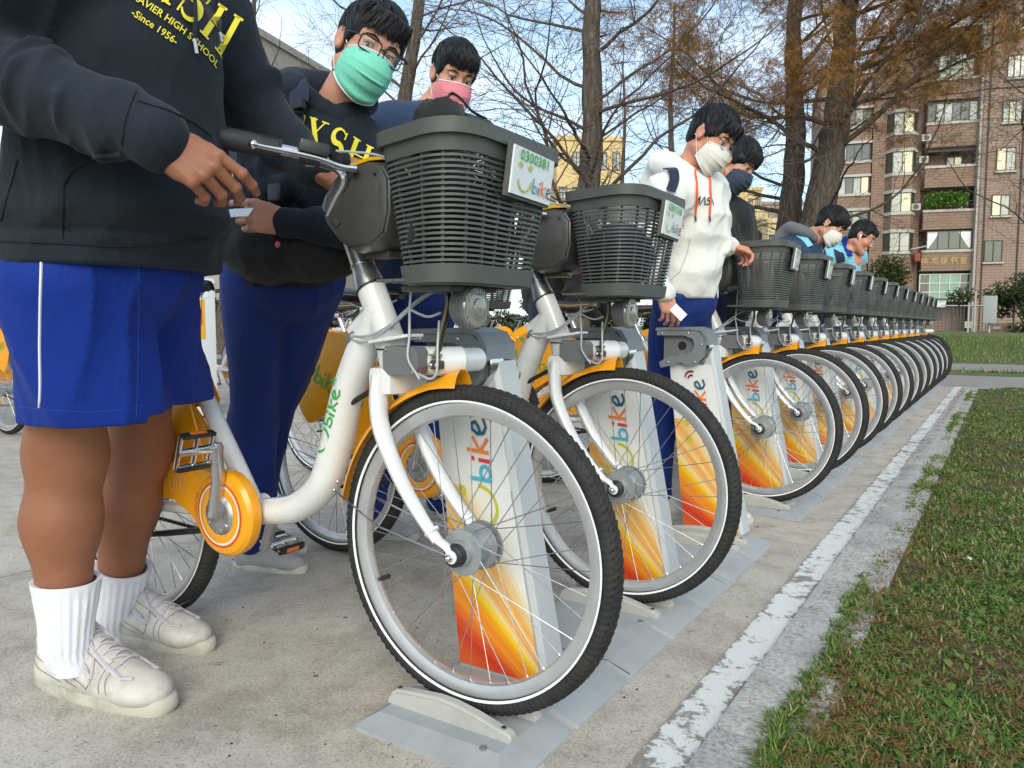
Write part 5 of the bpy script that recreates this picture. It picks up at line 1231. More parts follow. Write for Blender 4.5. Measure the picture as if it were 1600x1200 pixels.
# ================================================================ people: shapes from smooth distance fields
class SDF:
    def __init__(s, lo, hi, h):
        s.lo = np.array(lo, np.float32); s.h = h; s.n = np.ceil((np.array(hi)-s.lo)/h).astype(int)+1
        s.ax = [(s.lo[i]+h*np.arange(s.n[i])).astype(np.float32) for i in range(3)]; s.F = np.full(s.n, 9.0, np.float32)
    def sl(s, lo, hi):
        r = []
        for i in range(3):
            a = int(max(0, math.floor((lo[i]-s.lo[i])/s.h))); b = int(min(s.n[i], math.ceil((hi[i]-s.lo[i])/s.h)+1))
            if b <= a: return None
            r.append(slice(a, b))
        return tuple(r)
    def grid(s, r): return s.ax[0][r[0]][:, None, None], s.ax[1][r[1]][None, :, None], s.ax[2][r[2]][None, None, :]
    def _put(s, lo, hi, k, df, sub=False):
        pad = k+4*s.h; r = s.sl(np.array(lo)-pad, np.array(hi)+pad)
        if r is None: return s
        X, Y, Z_ = s.grid(r); d = df(X, Y, Z_); f = s.F[r]
        if sub:
            d = -d; h = np.clip(.5-.5*(d-f)/max(k, 1e-5), 0, 1); s.F[r] = np.where(f > 5, f, d*(1-h)+f*h+k*h*(1-h)) if False else np.where(f > 5, f, np.maximum(f, d)+np.maximum(k-np.abs(f-d), 0)**2/(4*max(k, 1e-5)))
        else:
            s.F[r] = np.minimum(f, d)-np.maximum(k-np.abs(f-d), 0)**2/(4*max(k, 1e-5))
        return s
    def cone(s, a, b, ra, rb, k=.01, sq=None, sub=False):
        a = np.array(a, float); b = np.array(b, float); R = max(ra, rb)*(1 if not sq else max(1, sq[1])); ba = b-a; L2 = max(1e-9, ba @ ba)
        def df(X, Y, Z_):
            px, py, pz = X-a[0], Y-a[1], Z_-a[2]; t = np.clip((px*ba[0]+py*ba[1]+pz*ba[2])/L2, 0, 1); qx, qy, qz = px-t*ba[0], py-t*ba[1], pz-t*ba[2]
            if sq:
                v = np.array(sq[0], float); v = v/np.linalg.norm(v); g = (qx*v[0]+qy*v[1]+qz*v[2])*(1/sq[1]-1); qx, qy, qz = qx+g*v[0], qy+g*v[1], qz+g*v[2]
            return np.sqrt(qx*qx+qy*qy+qz*qz)-(ra+t*(rb-ra))
        return s._put(np.minimum(a, b)-R, np.maximum(a, b)+R, k, df, sub)
    def ell(s, c, r, R=None, k=.01, sub=False):
        c = np.array(c, float); r = np.array(r, float); m = r.max(); Rm = None if R is None else np.array(R).T
        def df(X, Y, Z_):
            x, y, z = X-c[0], Y-c[1], Z_-c[2]
            if Rm is not None: x, y, z = (Rm[0, 0]*x+Rm[0, 1]*y+Rm[0, 2]*z), (Rm[1, 0]*x+Rm[1, 1]*y+Rm[1, 2]*z), (Rm[2, 0]*x+Rm[2, 1]*y+Rm[2, 2]*z)
            k0 = np.sqrt((x/r[0])**2+(y/r[1])**2+(z/r[2])**2); k1 = np.sqrt((x/r[0]**2)**2+(y/r[1]**2)**2+(z/r[2]**2)**2)+1e-9; return k0*(k0-1)/k1
        return s._put(c-m, c+m, k, df, sub)
    def chain(s, pts, rs, k=.01, sq=None):
        for i in range(len(pts)-1): s.cone(pts[i], pts[i+1], rs[i], rs[i+1], k, sq)
        return s
    def disp(s, fn):
        X, Y, Z_ = s.grid((slice(None),)*3); m = np.abs(s.F) < .05; i, j, k = np.nonzero(m); s.F[m] += fn(s.ax[0][i], s.ax[1][j], s.ax[2][k]).astype(np.float32); return s
    def mesh(s):
        F = s.F; S_ = F < 0; n = s.n
        c = sum(S_[i:n[0]-1+i, j:n[1]-1+j, k:n[2]-1+k].astype(np.int8) for i in (0, 1) for j in (0, 1) for k in (0, 1)); act = (c > 0) & (c < 8); ii = np.argwhere(act)
        idx = -np.ones(act.shape, np.int32); idx[act] = np.arange(len(ii)); P = np.zeros((len(ii), 3)); W_ = np.zeros(len(ii)); cs = [(i, j, k) for i in (0, 1) for j in (0, 1) for k in (0, 1)]
        val = {q: F[ii[:, 0]+q[0], ii[:, 1]+q[1], ii[:, 2]+q[2]] for q in cs}
        for a in cs:
            for d in range(3):
                if a[d] == 0:
                    b = tuple(a[t]+(t == d) for t in range(3)); va, vb = val[a], val[b]; cr = (va < 0) != (vb < 0); t = np.where(cr, va/np.where(cr, va-vb, 1), 0); p = np.array(a, float)[None, :].repeat(len(ii), 0); p[:, d] += t; P += p*cr[:, None]; W_ += cr
        V = s.lo+(ii+P/np.maximum(W_, 1)[:, None])*s.h; Q = []
        for d in range(3):
            o = [t for t in range(3) if t != d]; sa = [slice(1, n[t]-1) for t in range(3)]; sa[d] = slice(0, n[d]-1); sb = list(sa); sb[d] = slice(1, n[d]); A = S_[tuple(sa)]; B_ = S_[tuple(sb)]
            for flip, m in ((0, A & ~B_), (1, ~A & B_)):
                e = np.argwhere(m)
                if not len(e): continue
                e[:, o[0]] += 1; e[:, o[1]] += 1; off = np.zeros((4, 3), int)
                for q, (x, y) in enumerate(((0, 0), (1, 0), (1, 1), (0, 1))): off[q, o[0]] = -x; off[q, o[1]] = -y
                f = np.stack([idx[e[:, 0]+off[q, 0], e[:, 1]+off[q, 1], e[:, 2]+off[q, 2]] for q in range(4)], 1)
                if (d == 1) != bool(flip): f = f[:, ::-1]
                Q.append(f)
        Q = np.concatenate(Q); return V, Q[(Q >= 0).all(1)]
def wav(x, y, z, f, seed=0):
    return np.sin(x*f*1.0+seed+1.9*np.sin(y*f*.63+seed*2)+z*f*.35)*np.sin(y*f*.8-seed+1.7*np.sin(z*f*.7+1)+x*f*.3)+.6*np.sin(z*f*1.3+seed*3+1.8*np.sin(x*f*.9)+y*f*.5)*np.sin(x*f*.7+y*f*.6+seed)
def folds(amp, f=14, seed=0, st=(1, 1, 1)):
    """long soft swells with sharper creases between them"""
    r = np.random.default_rng(int(seed)*7+3); K = r.normal(0, 1, (6, 3)); K /= np.linalg.norm(K, axis=1, keepdims=True); ph = r.random(6)*6.28
    def g(x, y, z):
        x, y, z = x*st[0]*f, y*st[1]*f, z*st[2]*f; d = lambda i, m: (K[i, 0]*x+K[i, 1]*y+K[i, 2]*z)*m+ph[i]
        w = 1.5*np.sin(d(0, .55))+1.2*np.sin(d(1, .8)); a = np.sin(d(2, 1.0)+w); b = np.sin(d(3, 1.7)-w*.8+1.3*np.sin(d(4, .9))); m = .5+.5*np.sin(d(5, .45)+w*.5)
        return amp*(.55*a+(.9*np.abs(b)**.6-.55)*(.3+.9*m)-.45)
    return g
def fabric(name, col, rough=.9, var=.2, sheen=.25, bs=.25, bsc=700, fine=True):
    m, n, l, p = nm(name, col, rough, 0, .25, 0, sheen); p.inputs['Sheen Roughness'].default_value = .5; p.inputs['Sheen Weight'].default_value = sheen*.25
    v = coords(n, l); f = noise(n, l, v, 14, 6, .65); g = noise(n, l, v, 260, 2, .7)
    c = mixc(n, l, f, tuple(x*(1-var) for x in col), tuple(x*(1+var) for x in col)); c = mixc(n, l, .25, c, mixc(n, l, g, tuple(x*.6 for x in col), tuple(x*1.5 for x in col)))
    l.new(c, p.inputs['Base Color']); bump(n, l, p, math_(n, l, 'ADD', g, math_(n, l, 'MULTIPLY', noise(n, l, v, 45, 4), .8)), bs, .0015)
    b2 = n.new('ShaderNodeBump'); b2.inputs['Strength'].default_value = .55; b2.inputs['Distance'].default_value = .012; wv = noise(n, l, coords(n, l, (1, 1, .55)), 11, 5, .55, 1.2); l.new(wv, b2.inputs['Height'])
    b1 = p.inputs['Normal'].links[0].from_node; l.new(b2.outputs[0], b1.inputs['Normal']); return m
def skin_m(name, col):
    m, n, l, p = nm(name, col, .48, 0, .35); p.inputs['Subsurface Weight'].default_value = .12; p.inputs['Subsurface Radius'].default_value = (.012, .005, .003); p.inputs['Subsurface Scale'].default_value = 1
    v = coords(n, l); f = noise(n, l, v, 18, 5, .6); sp_ = ramp(n, l, noise(n, l, v, 130, 2), [(.68, 0), (.76, .5)]); c = mixc(n, l, f, tuple(a*b for a, b in zip(col, (.76, .66, .62))), tuple(min(1, a*b) for a, b in zip(col, (1.12, 1.14, 1.16))))
    g = noise(n, l, v, 4, 2); c = mixc(n, l, math_(n, l, 'MULTIPLY', g, .4), c, tuple(a*b for a, b in zip(col, (1.1, .70, .62)))); c = mixc(n, l, sp_, c, tuple(x*.5 for x in col)); l.new(c, p.inputs['Base Color'])
    bump(n, l, p, math_(n, l, 'ADD', noise(n, l, v, 420, 3), math_(n, l, 'MULTIPLY', noise(n, l, v, 60, 5), 1.2)), .3, .0012); return m
M['hoodie_navy'] = fabric('dark_navy_sweatshirt', (.0125, .018, .027)); M['blue_shorts'] = fabric('royal_blue_jersey', (.003, .026, .235), .75, .15, .08, .15)
M['blue_dark'] = fabric('dark_royal_blue_trousers', (.008, .026, .155), .75, .2, .15); M['navy_dark'] = fabric('navy_trousers', (.012, .018, .045), .8); M['navy_jacket'] = fabric('navy_jacket', (.022, .042, .095), .75)
M['white_cloth'] = fabric('white_sweatshirt', (.78, .77, .73), .9, .05, .2, .25); M['black_cloth'] = fabric('black_coat', (.018, .018, .018), .85); M['lightblue_cloth'] = fabric('light_blue_jacket', (.20, .52, .66), .7)
M['grey_hood'] = fabric('grey_hood', (.13, .13, .14)); M['red_cloth'] = fabric('red_jacket_panel', (.75, .012, .05), .6); M['grey_lining'] = fabric('heather_grey_lining', (.36, .34, .32), .95, .35); M['strap_navy'] = fabric('navy_webbing', (.016, .024, .05), .7)
M['sock'] = fabric('white_ribbed_sock', (.74, .74, .78), .95, .04); M['white_piping'] = plain('white_piping', (.8, .8, .8), .6); M['teal_collar'] = fabric('teal_shirt_collar', (.10, .25, .28))
M['skin_a'] = skin_m('light_skin', (.56, .31, .215)); M['skin_tan'] = skin_m('tanned_skin', (.285, .130, .072)); M['skin_pink'] = skin_m('warm_skin', (.60, .30, .20))
M['eye'] = plain('eyeball', (.62, .58, .54), .15, 0, .6, .05); M['iris'] = plain('dark_iris', (.015, .009, .006), .08, 0, .8)
M['gold_ink'] = plain('yellow_print', (.83, .69, .03), .55, 0, 0, .05); M['shoe'] = plain('worn_white_leather', (.56, .53, .475), .60, 0, .0, .12, 26, .5, 90, dirt=.75); M['shoe_sole'] = plain('scuffed_sole', (.50, .47, .39), .75, 0, 0, .15, 20, .4, 120, dirt=.9)
M['lace'] = fabric('pale_lilac_lace', (.50, .47, .50), .9); M['gold_foil'] = plain('gold_foil', (.42, .27, .06), .5, .2); M['orange_cord'] = plain('orange_drawstring', (.85, .12, .05), .7); M['shoe_grey'] = plain('grey_canvas', (.35, .34, .33), .8)
M['shoe_line'] = plain('stitch_line', (.20, .19, .17), .8)
def hair_m():
    m, n, l, p = nm('black_hair', (.008, .008, .009), .50, 0, .30)
    v = coords(n, l, (160, 160, 22)); f = noise(n, l, v, 1.5, 3, .6); l.new(ramp(n, l, f, [(.35, (.003, .003, .0035)), (.65, (.012, .012, .014))]), p.inputs['Base Color']); bump(n, l, p, f, .5, .002); return m
M['hair'] = hair_m()
def lens_m():
    m, n, l, p = nm('spectacle_lens', (1, 1, 1), .03); t = n.new('ShaderNodeBsdfTransparent'); x = n.new('ShaderNodeMixShader'); x.inputs[0].default_value = .08
    l.new(t.outputs[0], x.inputs[1]); l.new(p.outputs[0], x.inputs[2]); l.new(x.outputs[0], n['Material Output'].inputs['Surface']); return m
M['spec_lens'] = lens_m()
CRv, CUv, CDv = (Vector(CR[i]) for i in range(3))
Bc = Matrix((-CRv, -CDv, CUv)).transposed()
def head_rot(yaw, pitch, roll):
    r = math.radians; return Bc @ Matrix.Rotation(r(-roll), 3, 'Y') @ Matrix.Rotation(r(yaw), 3, 'Z') @ Matrix.Rotation(r(-pitch), 3, 'X')
def joinmesh(parts):
    Vs, Fs, o = [], [], 0
    for V, F in parts: Vs.append(V); Fs.append(F+o); o += len(V)
    return np.concatenate(Vs), np.concatenate(Fs)
def head_sdf(c, R, nb, s=1.0, h=.003, neck_r=.056):
    """skin of head, face and neck; c centre, nb base of the neck"""
    c = np.array(c); Rn = np.array(R); g = lambda *p: c+Rn @ (np.array(p)*s)
    f = SDF(np.minimum(c-.15*s, np.array(nb)-.08), np.maximum(c+.15*s, np.array(nb)+.08), h); E_ = lambda p, r, k=.01, sub=False, R2=None: f.ell(g(*p), np.array(r)*s, Rn if R2 is None else R2, k*s, sub)
    K = lambda p, q, a, b, k=.01, sub=False: f.cone(g(*p), g(*q), a*s, b*s, k*s, None, sub)
    f.cone(g(0, -.022, -.05), nb, neck_r*s, neck_r*1.12, .01); K((0, .02, -.09), (0, -.01, -.13), .035, .045, .02)
    E_((0, -.012, .045), (.075, .094, .086), .01); E_((0, .026, -.018), (.062, .070, .088), .02); E_((0, .045, .045), (.058, .045, .050), .02)
    for q in (-1, 1):
        K((q*.012, .075, -.094), (q*.053, .0, -.058), .022, .022, .02); E_((q*.041, .055, -.022), (.024, .030, .026), .02); K((q*.010, .086, .036), (q*.046, .070, .038), .009, .008, .012)
    K((0, .088, -.100), (0, .080, -.094), .019, .022, .015); K((0, .086, .022), (0, .112, -.020), .0085, .0115, .010)
    for q in (-1, 1): E_((q*.013, .100, -.024), (.009, .010, .008), .006); E_((q*.031, .094, .016), (.019, .014, .013), .010, True)
    K((-.017, .094, -.053), (.017, .094, -.053), .007, .007, .006); K((-.014, .094, -.062), (.014, .094, -.062), .0075, .0075, .006); K((-.020, .101, -.0575), (.020, .101, -.0575), .0018, .0018, .003, True)
    for q in (-1, 1):   # eyelids over the eyeball
        E_((q*.031, .0785, .0232), (.0155, .0132, .0076), .003); E_((q*.031, .0785, .0045), (.0150, .0115, .0055), .003)
        R2 = Rn @ np.array(Matrix.Rotation(q*.35, 3, 'Z'))
        f.ell(g(q*.078, -.008, .002), np.array((.009, .019, .031))*s, R2, .008); f.ell(g(q*.087, -.002, .005), np.array((.006, .011, .020))*s, R2, .004, True); f.ell(g(q*.078, .0, -.020), np.array((.008, .009, .010))*s, R2, .006); f.cone(g(q*.086, -.016, .022), g(q*.085, -.022, -.004), .0035*s, .0035*s, .004)
    return f.mesh()
def hand_sdf(w, fd, th, s=1.0, curl=(35, 40, 45, 50), spread=6, thumb=(35, 25, 20), h=.0022, arm=None, ra=.030, k=.006):
    """w wrist, fd finger direction, th thumb-side direction; the palm faces -(fd x th)... back normal = th x fd flipped by hand"""
    w = Vector(w); fd = Vector(fd).normalized(); th = Vector(th); th = (th-fd*th.dot(fd)).normalized(); return w, fd, th
def make_hand(w, fd, th, back, s=1.0, curl=(35, 40, 45, 50), spread=5, tcurl=20, tout=38, topp=.3, h=.0022, elbow=None, ra=.029, tc=None):
    """continuous hand with palm, four jointed fingers and a thumb from the side of the palm. back = normal of the back of the hand"""
    w = Vector(w); fd = Vector(fd).normalized(); th = Vector(th); th = (th-fd*th.dot(fd)).normalized(); bk = fd.cross(th); bk = bk if bk.dot(Vector(back)) > 0 else -bk
    P = lambda x, y, z: np.array(w+(fd*x+th*y+bk*z)*s); lo = np.array(w)-.24*s; hi = np.array(w)+.24*s; chains = []
    kn = [(.093, .030, .004), (.097, .010, .006), (.093, -.010, .005), (.085, -.028, .001)]; Ls = [(.042, .026, .021), (.046, .029, .022), (.043, .027, .021), (.034, .021, .019)]; rr = [(.0098, .0088, .0080, .0068), (.0100, .0090, .0082, .0070), (.0096, .0086, .0078, .0067), (.0086, .0076, .0069, .0060)]
    for i in range(4):
        a = 0; c_ = curl[i]; sp = math.radians((1.3-i)*spread); p = Vector(kn[i]); pts = [p]
        for j, L in enumerate(Ls[i]):
            cj = c_[j] if isinstance(c_, (tuple, list)) else c_*(.85, 1.1, .7)[j]
            a += math.radians(cj); d = Vector((math.cos(a)*math.cos(sp), math.sin(sp)*math.cos(a), -math.sin(a))); p = p+d*L; pts.append(p)
        chains.append(([Vector((.03, kn[i][1]*.6, 0))]+pts, (.013,)+rr[i]))
    a0 = math.radians(tout); tp = tc or [(.022, .024, -.006), (.045, .024+.030*math.sin(a0), -.010-.02*topp), (.045+.034*math.cos(a0*.8), .024+.030*math.sin(a0)+.030*math.sin(a0*.7), -.014-.03*topp)]
    tp = [Vector(q) for q in tp]
    if not tc:
        e = (tp[2]-tp[1]).normalized(); tcr = math.radians(tcurl); e2 = (e+Vector((.25, -.6*math.sin(tcr), -.4*topp))).normalized(); tp.append(tp[2]+e2*.026)
    pts = [P(*q) for ch in chains for q in ch[0]]+[P(*q) for q in tp]; lo = np.min(pts, 0)-.03; hi = np.max(pts, 0)+.03
    if elbow is not None: e_ = np.array(elbow); lo = np.minimum(lo, np.minimum(e_, np.array(w))-.05); hi = np.maximum(hi, np.maximum(e_, np.array(w))+.05)
    else: lo = np.minimum(lo, np.array(w)-.06); hi = np.maximum(hi, np.array(w)+.06)
    f = SDF(lo, hi, h); bv = np.array(bk)
    for a, b, r1, r2 in (((.005, .0, 0), (.075, .020, .0), .026, .022), ((.005, -.004, 0), (.075, -.014, .0), .026, .021), ((.05, .003, .0), (.08, .003, .0), .024, .021)): f.cone(P(*a), P(*b), r1*s, r2*s, .010, (bv, .62))
    f.cone(P(.010, .012, -.007), P(.050, .030, -.012), .021*s, .014*s, .012); f.cone(P(.02, -.020, -.006), P(.06, -.026, -.006), .015*s, .012*s, .010)
    for ch, rs in chains:
        q = [P(*v) for v in ch]; f.cone(q[0], q[1], rs[0]*s, rs[1]*1.06*s, .007)
    g = SDF(lo, hi, h)
    for ch, rs in chains:
        q = [P(*v) for v in ch]
        gi = SDF(lo, hi, h) if False else None
        for j in range(1, 4): f.cone(q[j], q[j+1], rs[j]*s, rs[j+1]*s, .0022)
        for j in (1, 2, 3): f.ell(q[j], np.array((1, 1, 1))*rs[j]*1.05*s, None, .003)
    tr = (.0155, .0125, .0108, .0088); f.chain([P(*q) for q in tp], [t*s for t in tr], .005)
    f.cone(P(-.03, 0, 0), P(.01, 0, 0), ra*s, ra*s*.95, .012, (bv, .80))
    if elbow is not None: f.cone(P(-.02, 0, 0), elbow, ra*.93*s, ra*.86*s, .012)
    V, F = f.mesh()
    tips = [(P(*ch[-1]), P(*ch[-2]), rs[-1]) for ch, rs in chains]; return V, F, P, bk, tips, tp
def mask_mesh(R, c, s, mat, parent, white_edge=False, loops=True, seed=0, loopmat='white_piping'):
    nu, nv = 34, 26; V = []; c = Vector(c)
    for side in (0, 1):
        for j in range(nv+1):
            v = j/nv
            for i in range(nu+1):
                u = -1+2*i/nu; au = abs(u)
                zc = .006-.134*v; zs = -.014-.074*v; e = au**1.7; z = zc*(1-e)+zs*e
                yc = .112+.024*math.sin(PI*min(1, v*1.25))+.004*max(0, v-.5)-.020*max(0, v-.94)/.06; ysd = .044-.014*v
                y = yc+(ysd-yc)*(1-math.cos(au*PI/2*.98))**1.25; x = (.0715-.006*(2*v-1)**2)*math.sin(u*PI/2*.97)*(1-.10*v*(1-au))
                pl = 0
                for q in (.30, .48, .66): pl += .0050*max(0, 1-abs(v-q-.02)/.035)*(1-.5*au)-.0042*max(0, 1-abs(v-q-.055)/.02)*(1-.5*au)
                y += pl+.0016*math.sin(u*9+seed+v*7)*math.sin(v*8+seed)*(1-au); V.append(c+R @ (Vector((x, y-.0012*side, z))*s))
    F = []; o = (nu+1)*(nv+1)
    for j in range(nv):
        for i in range(nu): a = j*(nu+1)+i; F += [(a, a+1, a+nu+2, a+nu+1), (o+a, o+a+nu+1, o+a+nu+2, o+a+1)]
    m = mesh_obj('face_mask', V, F, M[mat], parent, sharp=80)
    if white_edge:
        mb = MB()
        for j in (0, nv): mb.tube([V[j*(nu+1)+i]+R @ Vector((0, .001, 0)) for i in range(nu+1)], .0022, 5)
        mb.build('mask_edge', 'white_piping', m)
    if loops:
        mb = MB()
        for q in (-1, 1):
            for (z0, z1) in ((-.008, .030), (-.082, -.022)): mb.tube([c+R @ (Vector(p)*s) for p in ((q*.0685, .036, z0), (q*.078, .012, (z0+z1)/2), (q*.084, -.014, z1), (q*.082, -.024, z1))], .0013*s, 5)
        mb.build('ear_loop', loopmat, m)
    return m
def glasses(R, c, s, parent, w=.027, h=.0175, r=.009, mat='black', thick=.0021):
    g = lambda *p: Vector(c)+R @ (Vector(p)*s); mb = MB(); lm = MB()
    for q in (-1, 1):
        pts = []; 
        for cx, cz, a0 in ((1, 1, 0), (-1, 1, 90), (-1, -1, 180), (1, -1, 270)):
            for k in range(5): a = math.radians(a0+90*k/4); x = cx*(w-r)+r*math.cos(a); z = cz*(h-r)+r*math.sin(a); pts.append(g(q*.034+x, .114-.010*((q*.034+x)/.06)**2*1.4-.002*z/h, .013+z*(1.0 if z > 0 else 1.05)))
        mb.tube(pts, thick*s, 6, closed=True); lm.add(pts, [tuple(range(len(pts)))])
        mb.tube([g(q*.060, .099, .020), g(q*.073, .085, .022), g(q*.080, .03, .020), g(q*.081, -.005, .018), g(q*.080, -.03, .004)], .0016*s, 6)
    mb.tube([g(-.009, .1135, .016), g(0, .1155, .019), g(.009, .1135, .016)], thick*s, 6); o = mb.build('spectacles', mat, parent); lm.build('lens', 'spec_lens', o, smooth=False)
def hair(R, c, s, parent, seed, h=.004, fringe=.045, n=900, side=.0, fr_drop=.02, puff=1.0, part=0.0):
    c_ = np.array(c); Rn = np.array(R); g = lambda *p: c_+Rn @ (np.array(p)*s); f = SDF(c_-.16*s, c_+.17*s, h)
    f.ell(g(0, -.010, .052), np.array((.084, .102, .092))*s*puff, Rn, .01); f.ell(g(0, -.052, .0), np.array((.070, .050, .080))*s, Rn, .03); 
    for q in (-1, 1): f.ell(g(q*.072, .012, .030), np.array((.010, .028, .038))*s, Rn, .01)
    f.ell(g(0, .125, fringe-.075), np.array((.082, .090, .085))*s, Rn, .008, True); f.ell(g(0, .055, fringe-.125), np.array((.10, .058, .090))*s, Rn, .010, True)
    for q in (-1, 1): f.ell(g(q*.085, -.008, -.022), np.array((.020, .027, .042))*s, Rn, .008, True)
    f.ell(g(0, -.03, -.110), np.array((.10, .09, .050))*s, Rn, .01, True)
    f.disp(lambda x, y, z: .0022*wav(x, y, z, 70, seed)); V, F = f.mesh(); ho = np_obj('hair', V, F, M['hair'], parent)
    rn = random.Random(seed); Wd = Vector((.15+part, -.55, .82)).normalized(); mb = MB(); C0 = Vector((0, -.010, .050)); rad = Vector((.086, .104, .094))*puff
    for _ in range(n):
        # start on the crown, comb away from the whorl
        th = rn.random()*2*PI; u = rn.uniform(.02, 1.15); a = Wd.orthogonal().normalized(); b = Wd.cross(a); tdir = (a*math.cos(th)+b*math.sin(th)); L = rn.uniform(.35, .85); pts = []; ww = []; K = 6; lift = rn.uniform(.965, 1.05); sw = rn.gauss(0, .12)
        for i in range(K+1):
            ang = u+L*i/K; d = Wd*math.cos(ang)+(tdir+a*sw*i/K).normalized()*math.sin(ang); rr_ = lift+.018*math.sin(PI*i/K)+(.03 if i == K else 0)*rn.random()
            p = C0+Vector((d.x*rad.x, d.y*rad.y, d.z*rad.z))*rr_
            lim = fringe-fr_drop*rn.random() if p.y > .045 else (-.005 if p.y > .0 and abs(p.x) > .05 else (.012 if p.y > -.03 and abs(p.x) > .05 else -.060))
            if p.z < lim: break
            pts.append(p)
        if len(pts) < 3: continue
        k = len(pts); wd = rn.uniform(.0014, .0034); mb.tube([Vector(c)+R @ (p*s) for p in pts], [max(.0003, wd*s*math.sin(PI*(.18+.80*i/(k-1)))) for i in range(k)], 4, caps=False, sy=.55)
    # fringe locks
    n = int(n*1.6)
    for _ in range(int(n*.26)):
        x = rn.uniform(-.068, .068); a = C0+Vector((x*.8+rn.uniform(-.01, .01), math.sqrt(max(0, 1-(x*.8/rad.x)**2-.45))*rad.y, .67*rad.z)); e = Vector((x*1.05+rn.uniform(-.012, .012)+side, .098-.9*(x**2)/.06*.6+rn.uniform(-.002, .006), fringe-fr_drop*rn.uniform(-.9, 1.5)+.004*math.sin(x*90+seed)))
        m1 = a.lerp(e, .5)+Vector((0, .012, .010)); P = spline([a, m1, e], 3); k = len(P); wd = rn.uniform(.0014, .0034); mb.tube([Vector(c)+R @ (p*s) for p in P], [max(.0003, wd*s*math.sin(PI*(.2+.78*i/(k-1)))) for i in range(k)], 4, caps=False, sy=.5)
    mb.build('hair_lock', 'hair', ho)['kind'] = 'stuff'
    bl = MB()
    for q in (-1, 1): bl.tube([Vector(c)+R @ (Vector(p)*s) for p in ((q*.014, .096, .036), (q*.032, .094, .0415), (q*.050, .080, .036))], [.0022*s, .0030*s, .0014*s], 5)
    bl.build('eyebrow', 'hair', parent)
def eyes(R, c, s, parent, look=(0, -.2)):
    g = lambda *p: Vector(c)+R @ (Vector(p)*s)
    for q in (-1, 1):
        mb = MB(); mb.ball(g(q*.031, .0785, .0145), .0120*s, 9); o = mb.build('eye', 'eye', parent); d = Vector((look[0], 1, look[1])).normalized(); mb = MB(); cc = Vector((q*.031, .0785, .0145))+d*.0082
        mb.ball(g(*cc), (.0066*s, .0052*s, .0066*s), 8, R=R); mb.build('iris', 'iris', o)
        mb = MB(); mb.tube(spline([g(q*.0175, .0885, .0130), g(q*.024, .0915, .0180), g(q*.032, .0920, .0192), g(q*.040, .0880, .0175), g(q*.046, .0820, .0130)], 3), .0011*s, 5); mb.build('eyelash', 'hair', parent)
def surf_map(obj, o, ux, uy, n, off=.003):
    """prints onto a garment: (u, v) -> point on the surface along -n"""
    from mathutils.bvhtree import BVHTree
    me = obj.data; bv = BVHTree.FromPolygons([v.co for v in me.vertices], [tuple(p.vertices) for p in me.polygons])
    def f(u, v):
        p = o+ux*u+uy*v; h_ = bv.ray_cast(p+n*.25, -n, .6); t = (h_[0]-p).dot(n) if h_[0] is not None else -.07; return p+n*(max(t, -.07)+off)
    return f
def dens(P, k=4):
    out = []
    for i in range(len(P)-1):
        for j in range(k): t = j/k; out.append((P[i][0]+(P[i+1][0]-P[i][0])*t, P[i][1]+(P[i+1][1]-P[i][1])*t))
    return out+[P[-1]]
def collegiate(mb, f, lw=1.0):
    """tall serif letters F X S H, each 1 unit high and about .8 wide"""
    def st(P, w): 
        D = dens(P, 5); W_ = w if isinstance(w, (int, float)) else [w[0]+(w[1]-w[0])*i/(len(D)-1) for i in range(len(D))]; mb.stroke(D, W_, f, ends=False)
    T, t = .17, .05
    st([(.20, 0), (.20, 1)], T); st([(.05, .02), (.38, .02)], t); st([(.05, .98), (.68, .98)], t); st([(.66, 1), (.70, .74)], (.05, .02)); st([(.25, .54), (.52, .54)], t); st([(.52, .65), (.52, .43)], t)
    x = .85; st([(x+.12, 1), (x+.66, 0)], T); st([(x+.62, 1), (x+.10, 0)], t); st([(x, .98), (x+.30, .98)], t); st([(x+.48, .98), (x+.76, .98)], t); st([(x-.02, .02), (x+.24, .02)], t); st([(x+.50, .02), (x+.80, .02)], t)
    x = 1.80; P = arcp(x+.32, .74, .23, 35, 250, 14, .25); P2 = arcp(x+.33, .26, .25, 75, -150, 14, .25); D = P+P2; k = len(D); mb.stroke(D, [.05+.13*math.sin(PI*i/(k-1))**1.5 for i in range(k)], f, ends=False); st([(x+.54, .98), (x+.53, .72)], t); st([(x+.06, .02), (x+.07, .30)], t)
    x = 2.62; st([(x+.12, 0), (x+.12, 1)], T); st([(x+.66, 0), (x+.66, 1)], T); st([(x+.12, .5), (x+.66, .5)], t)
    for q in (x+.12, x+.66):
        for z in (.02, .98): st([(q-.15, z), (q+.15, z)], t)
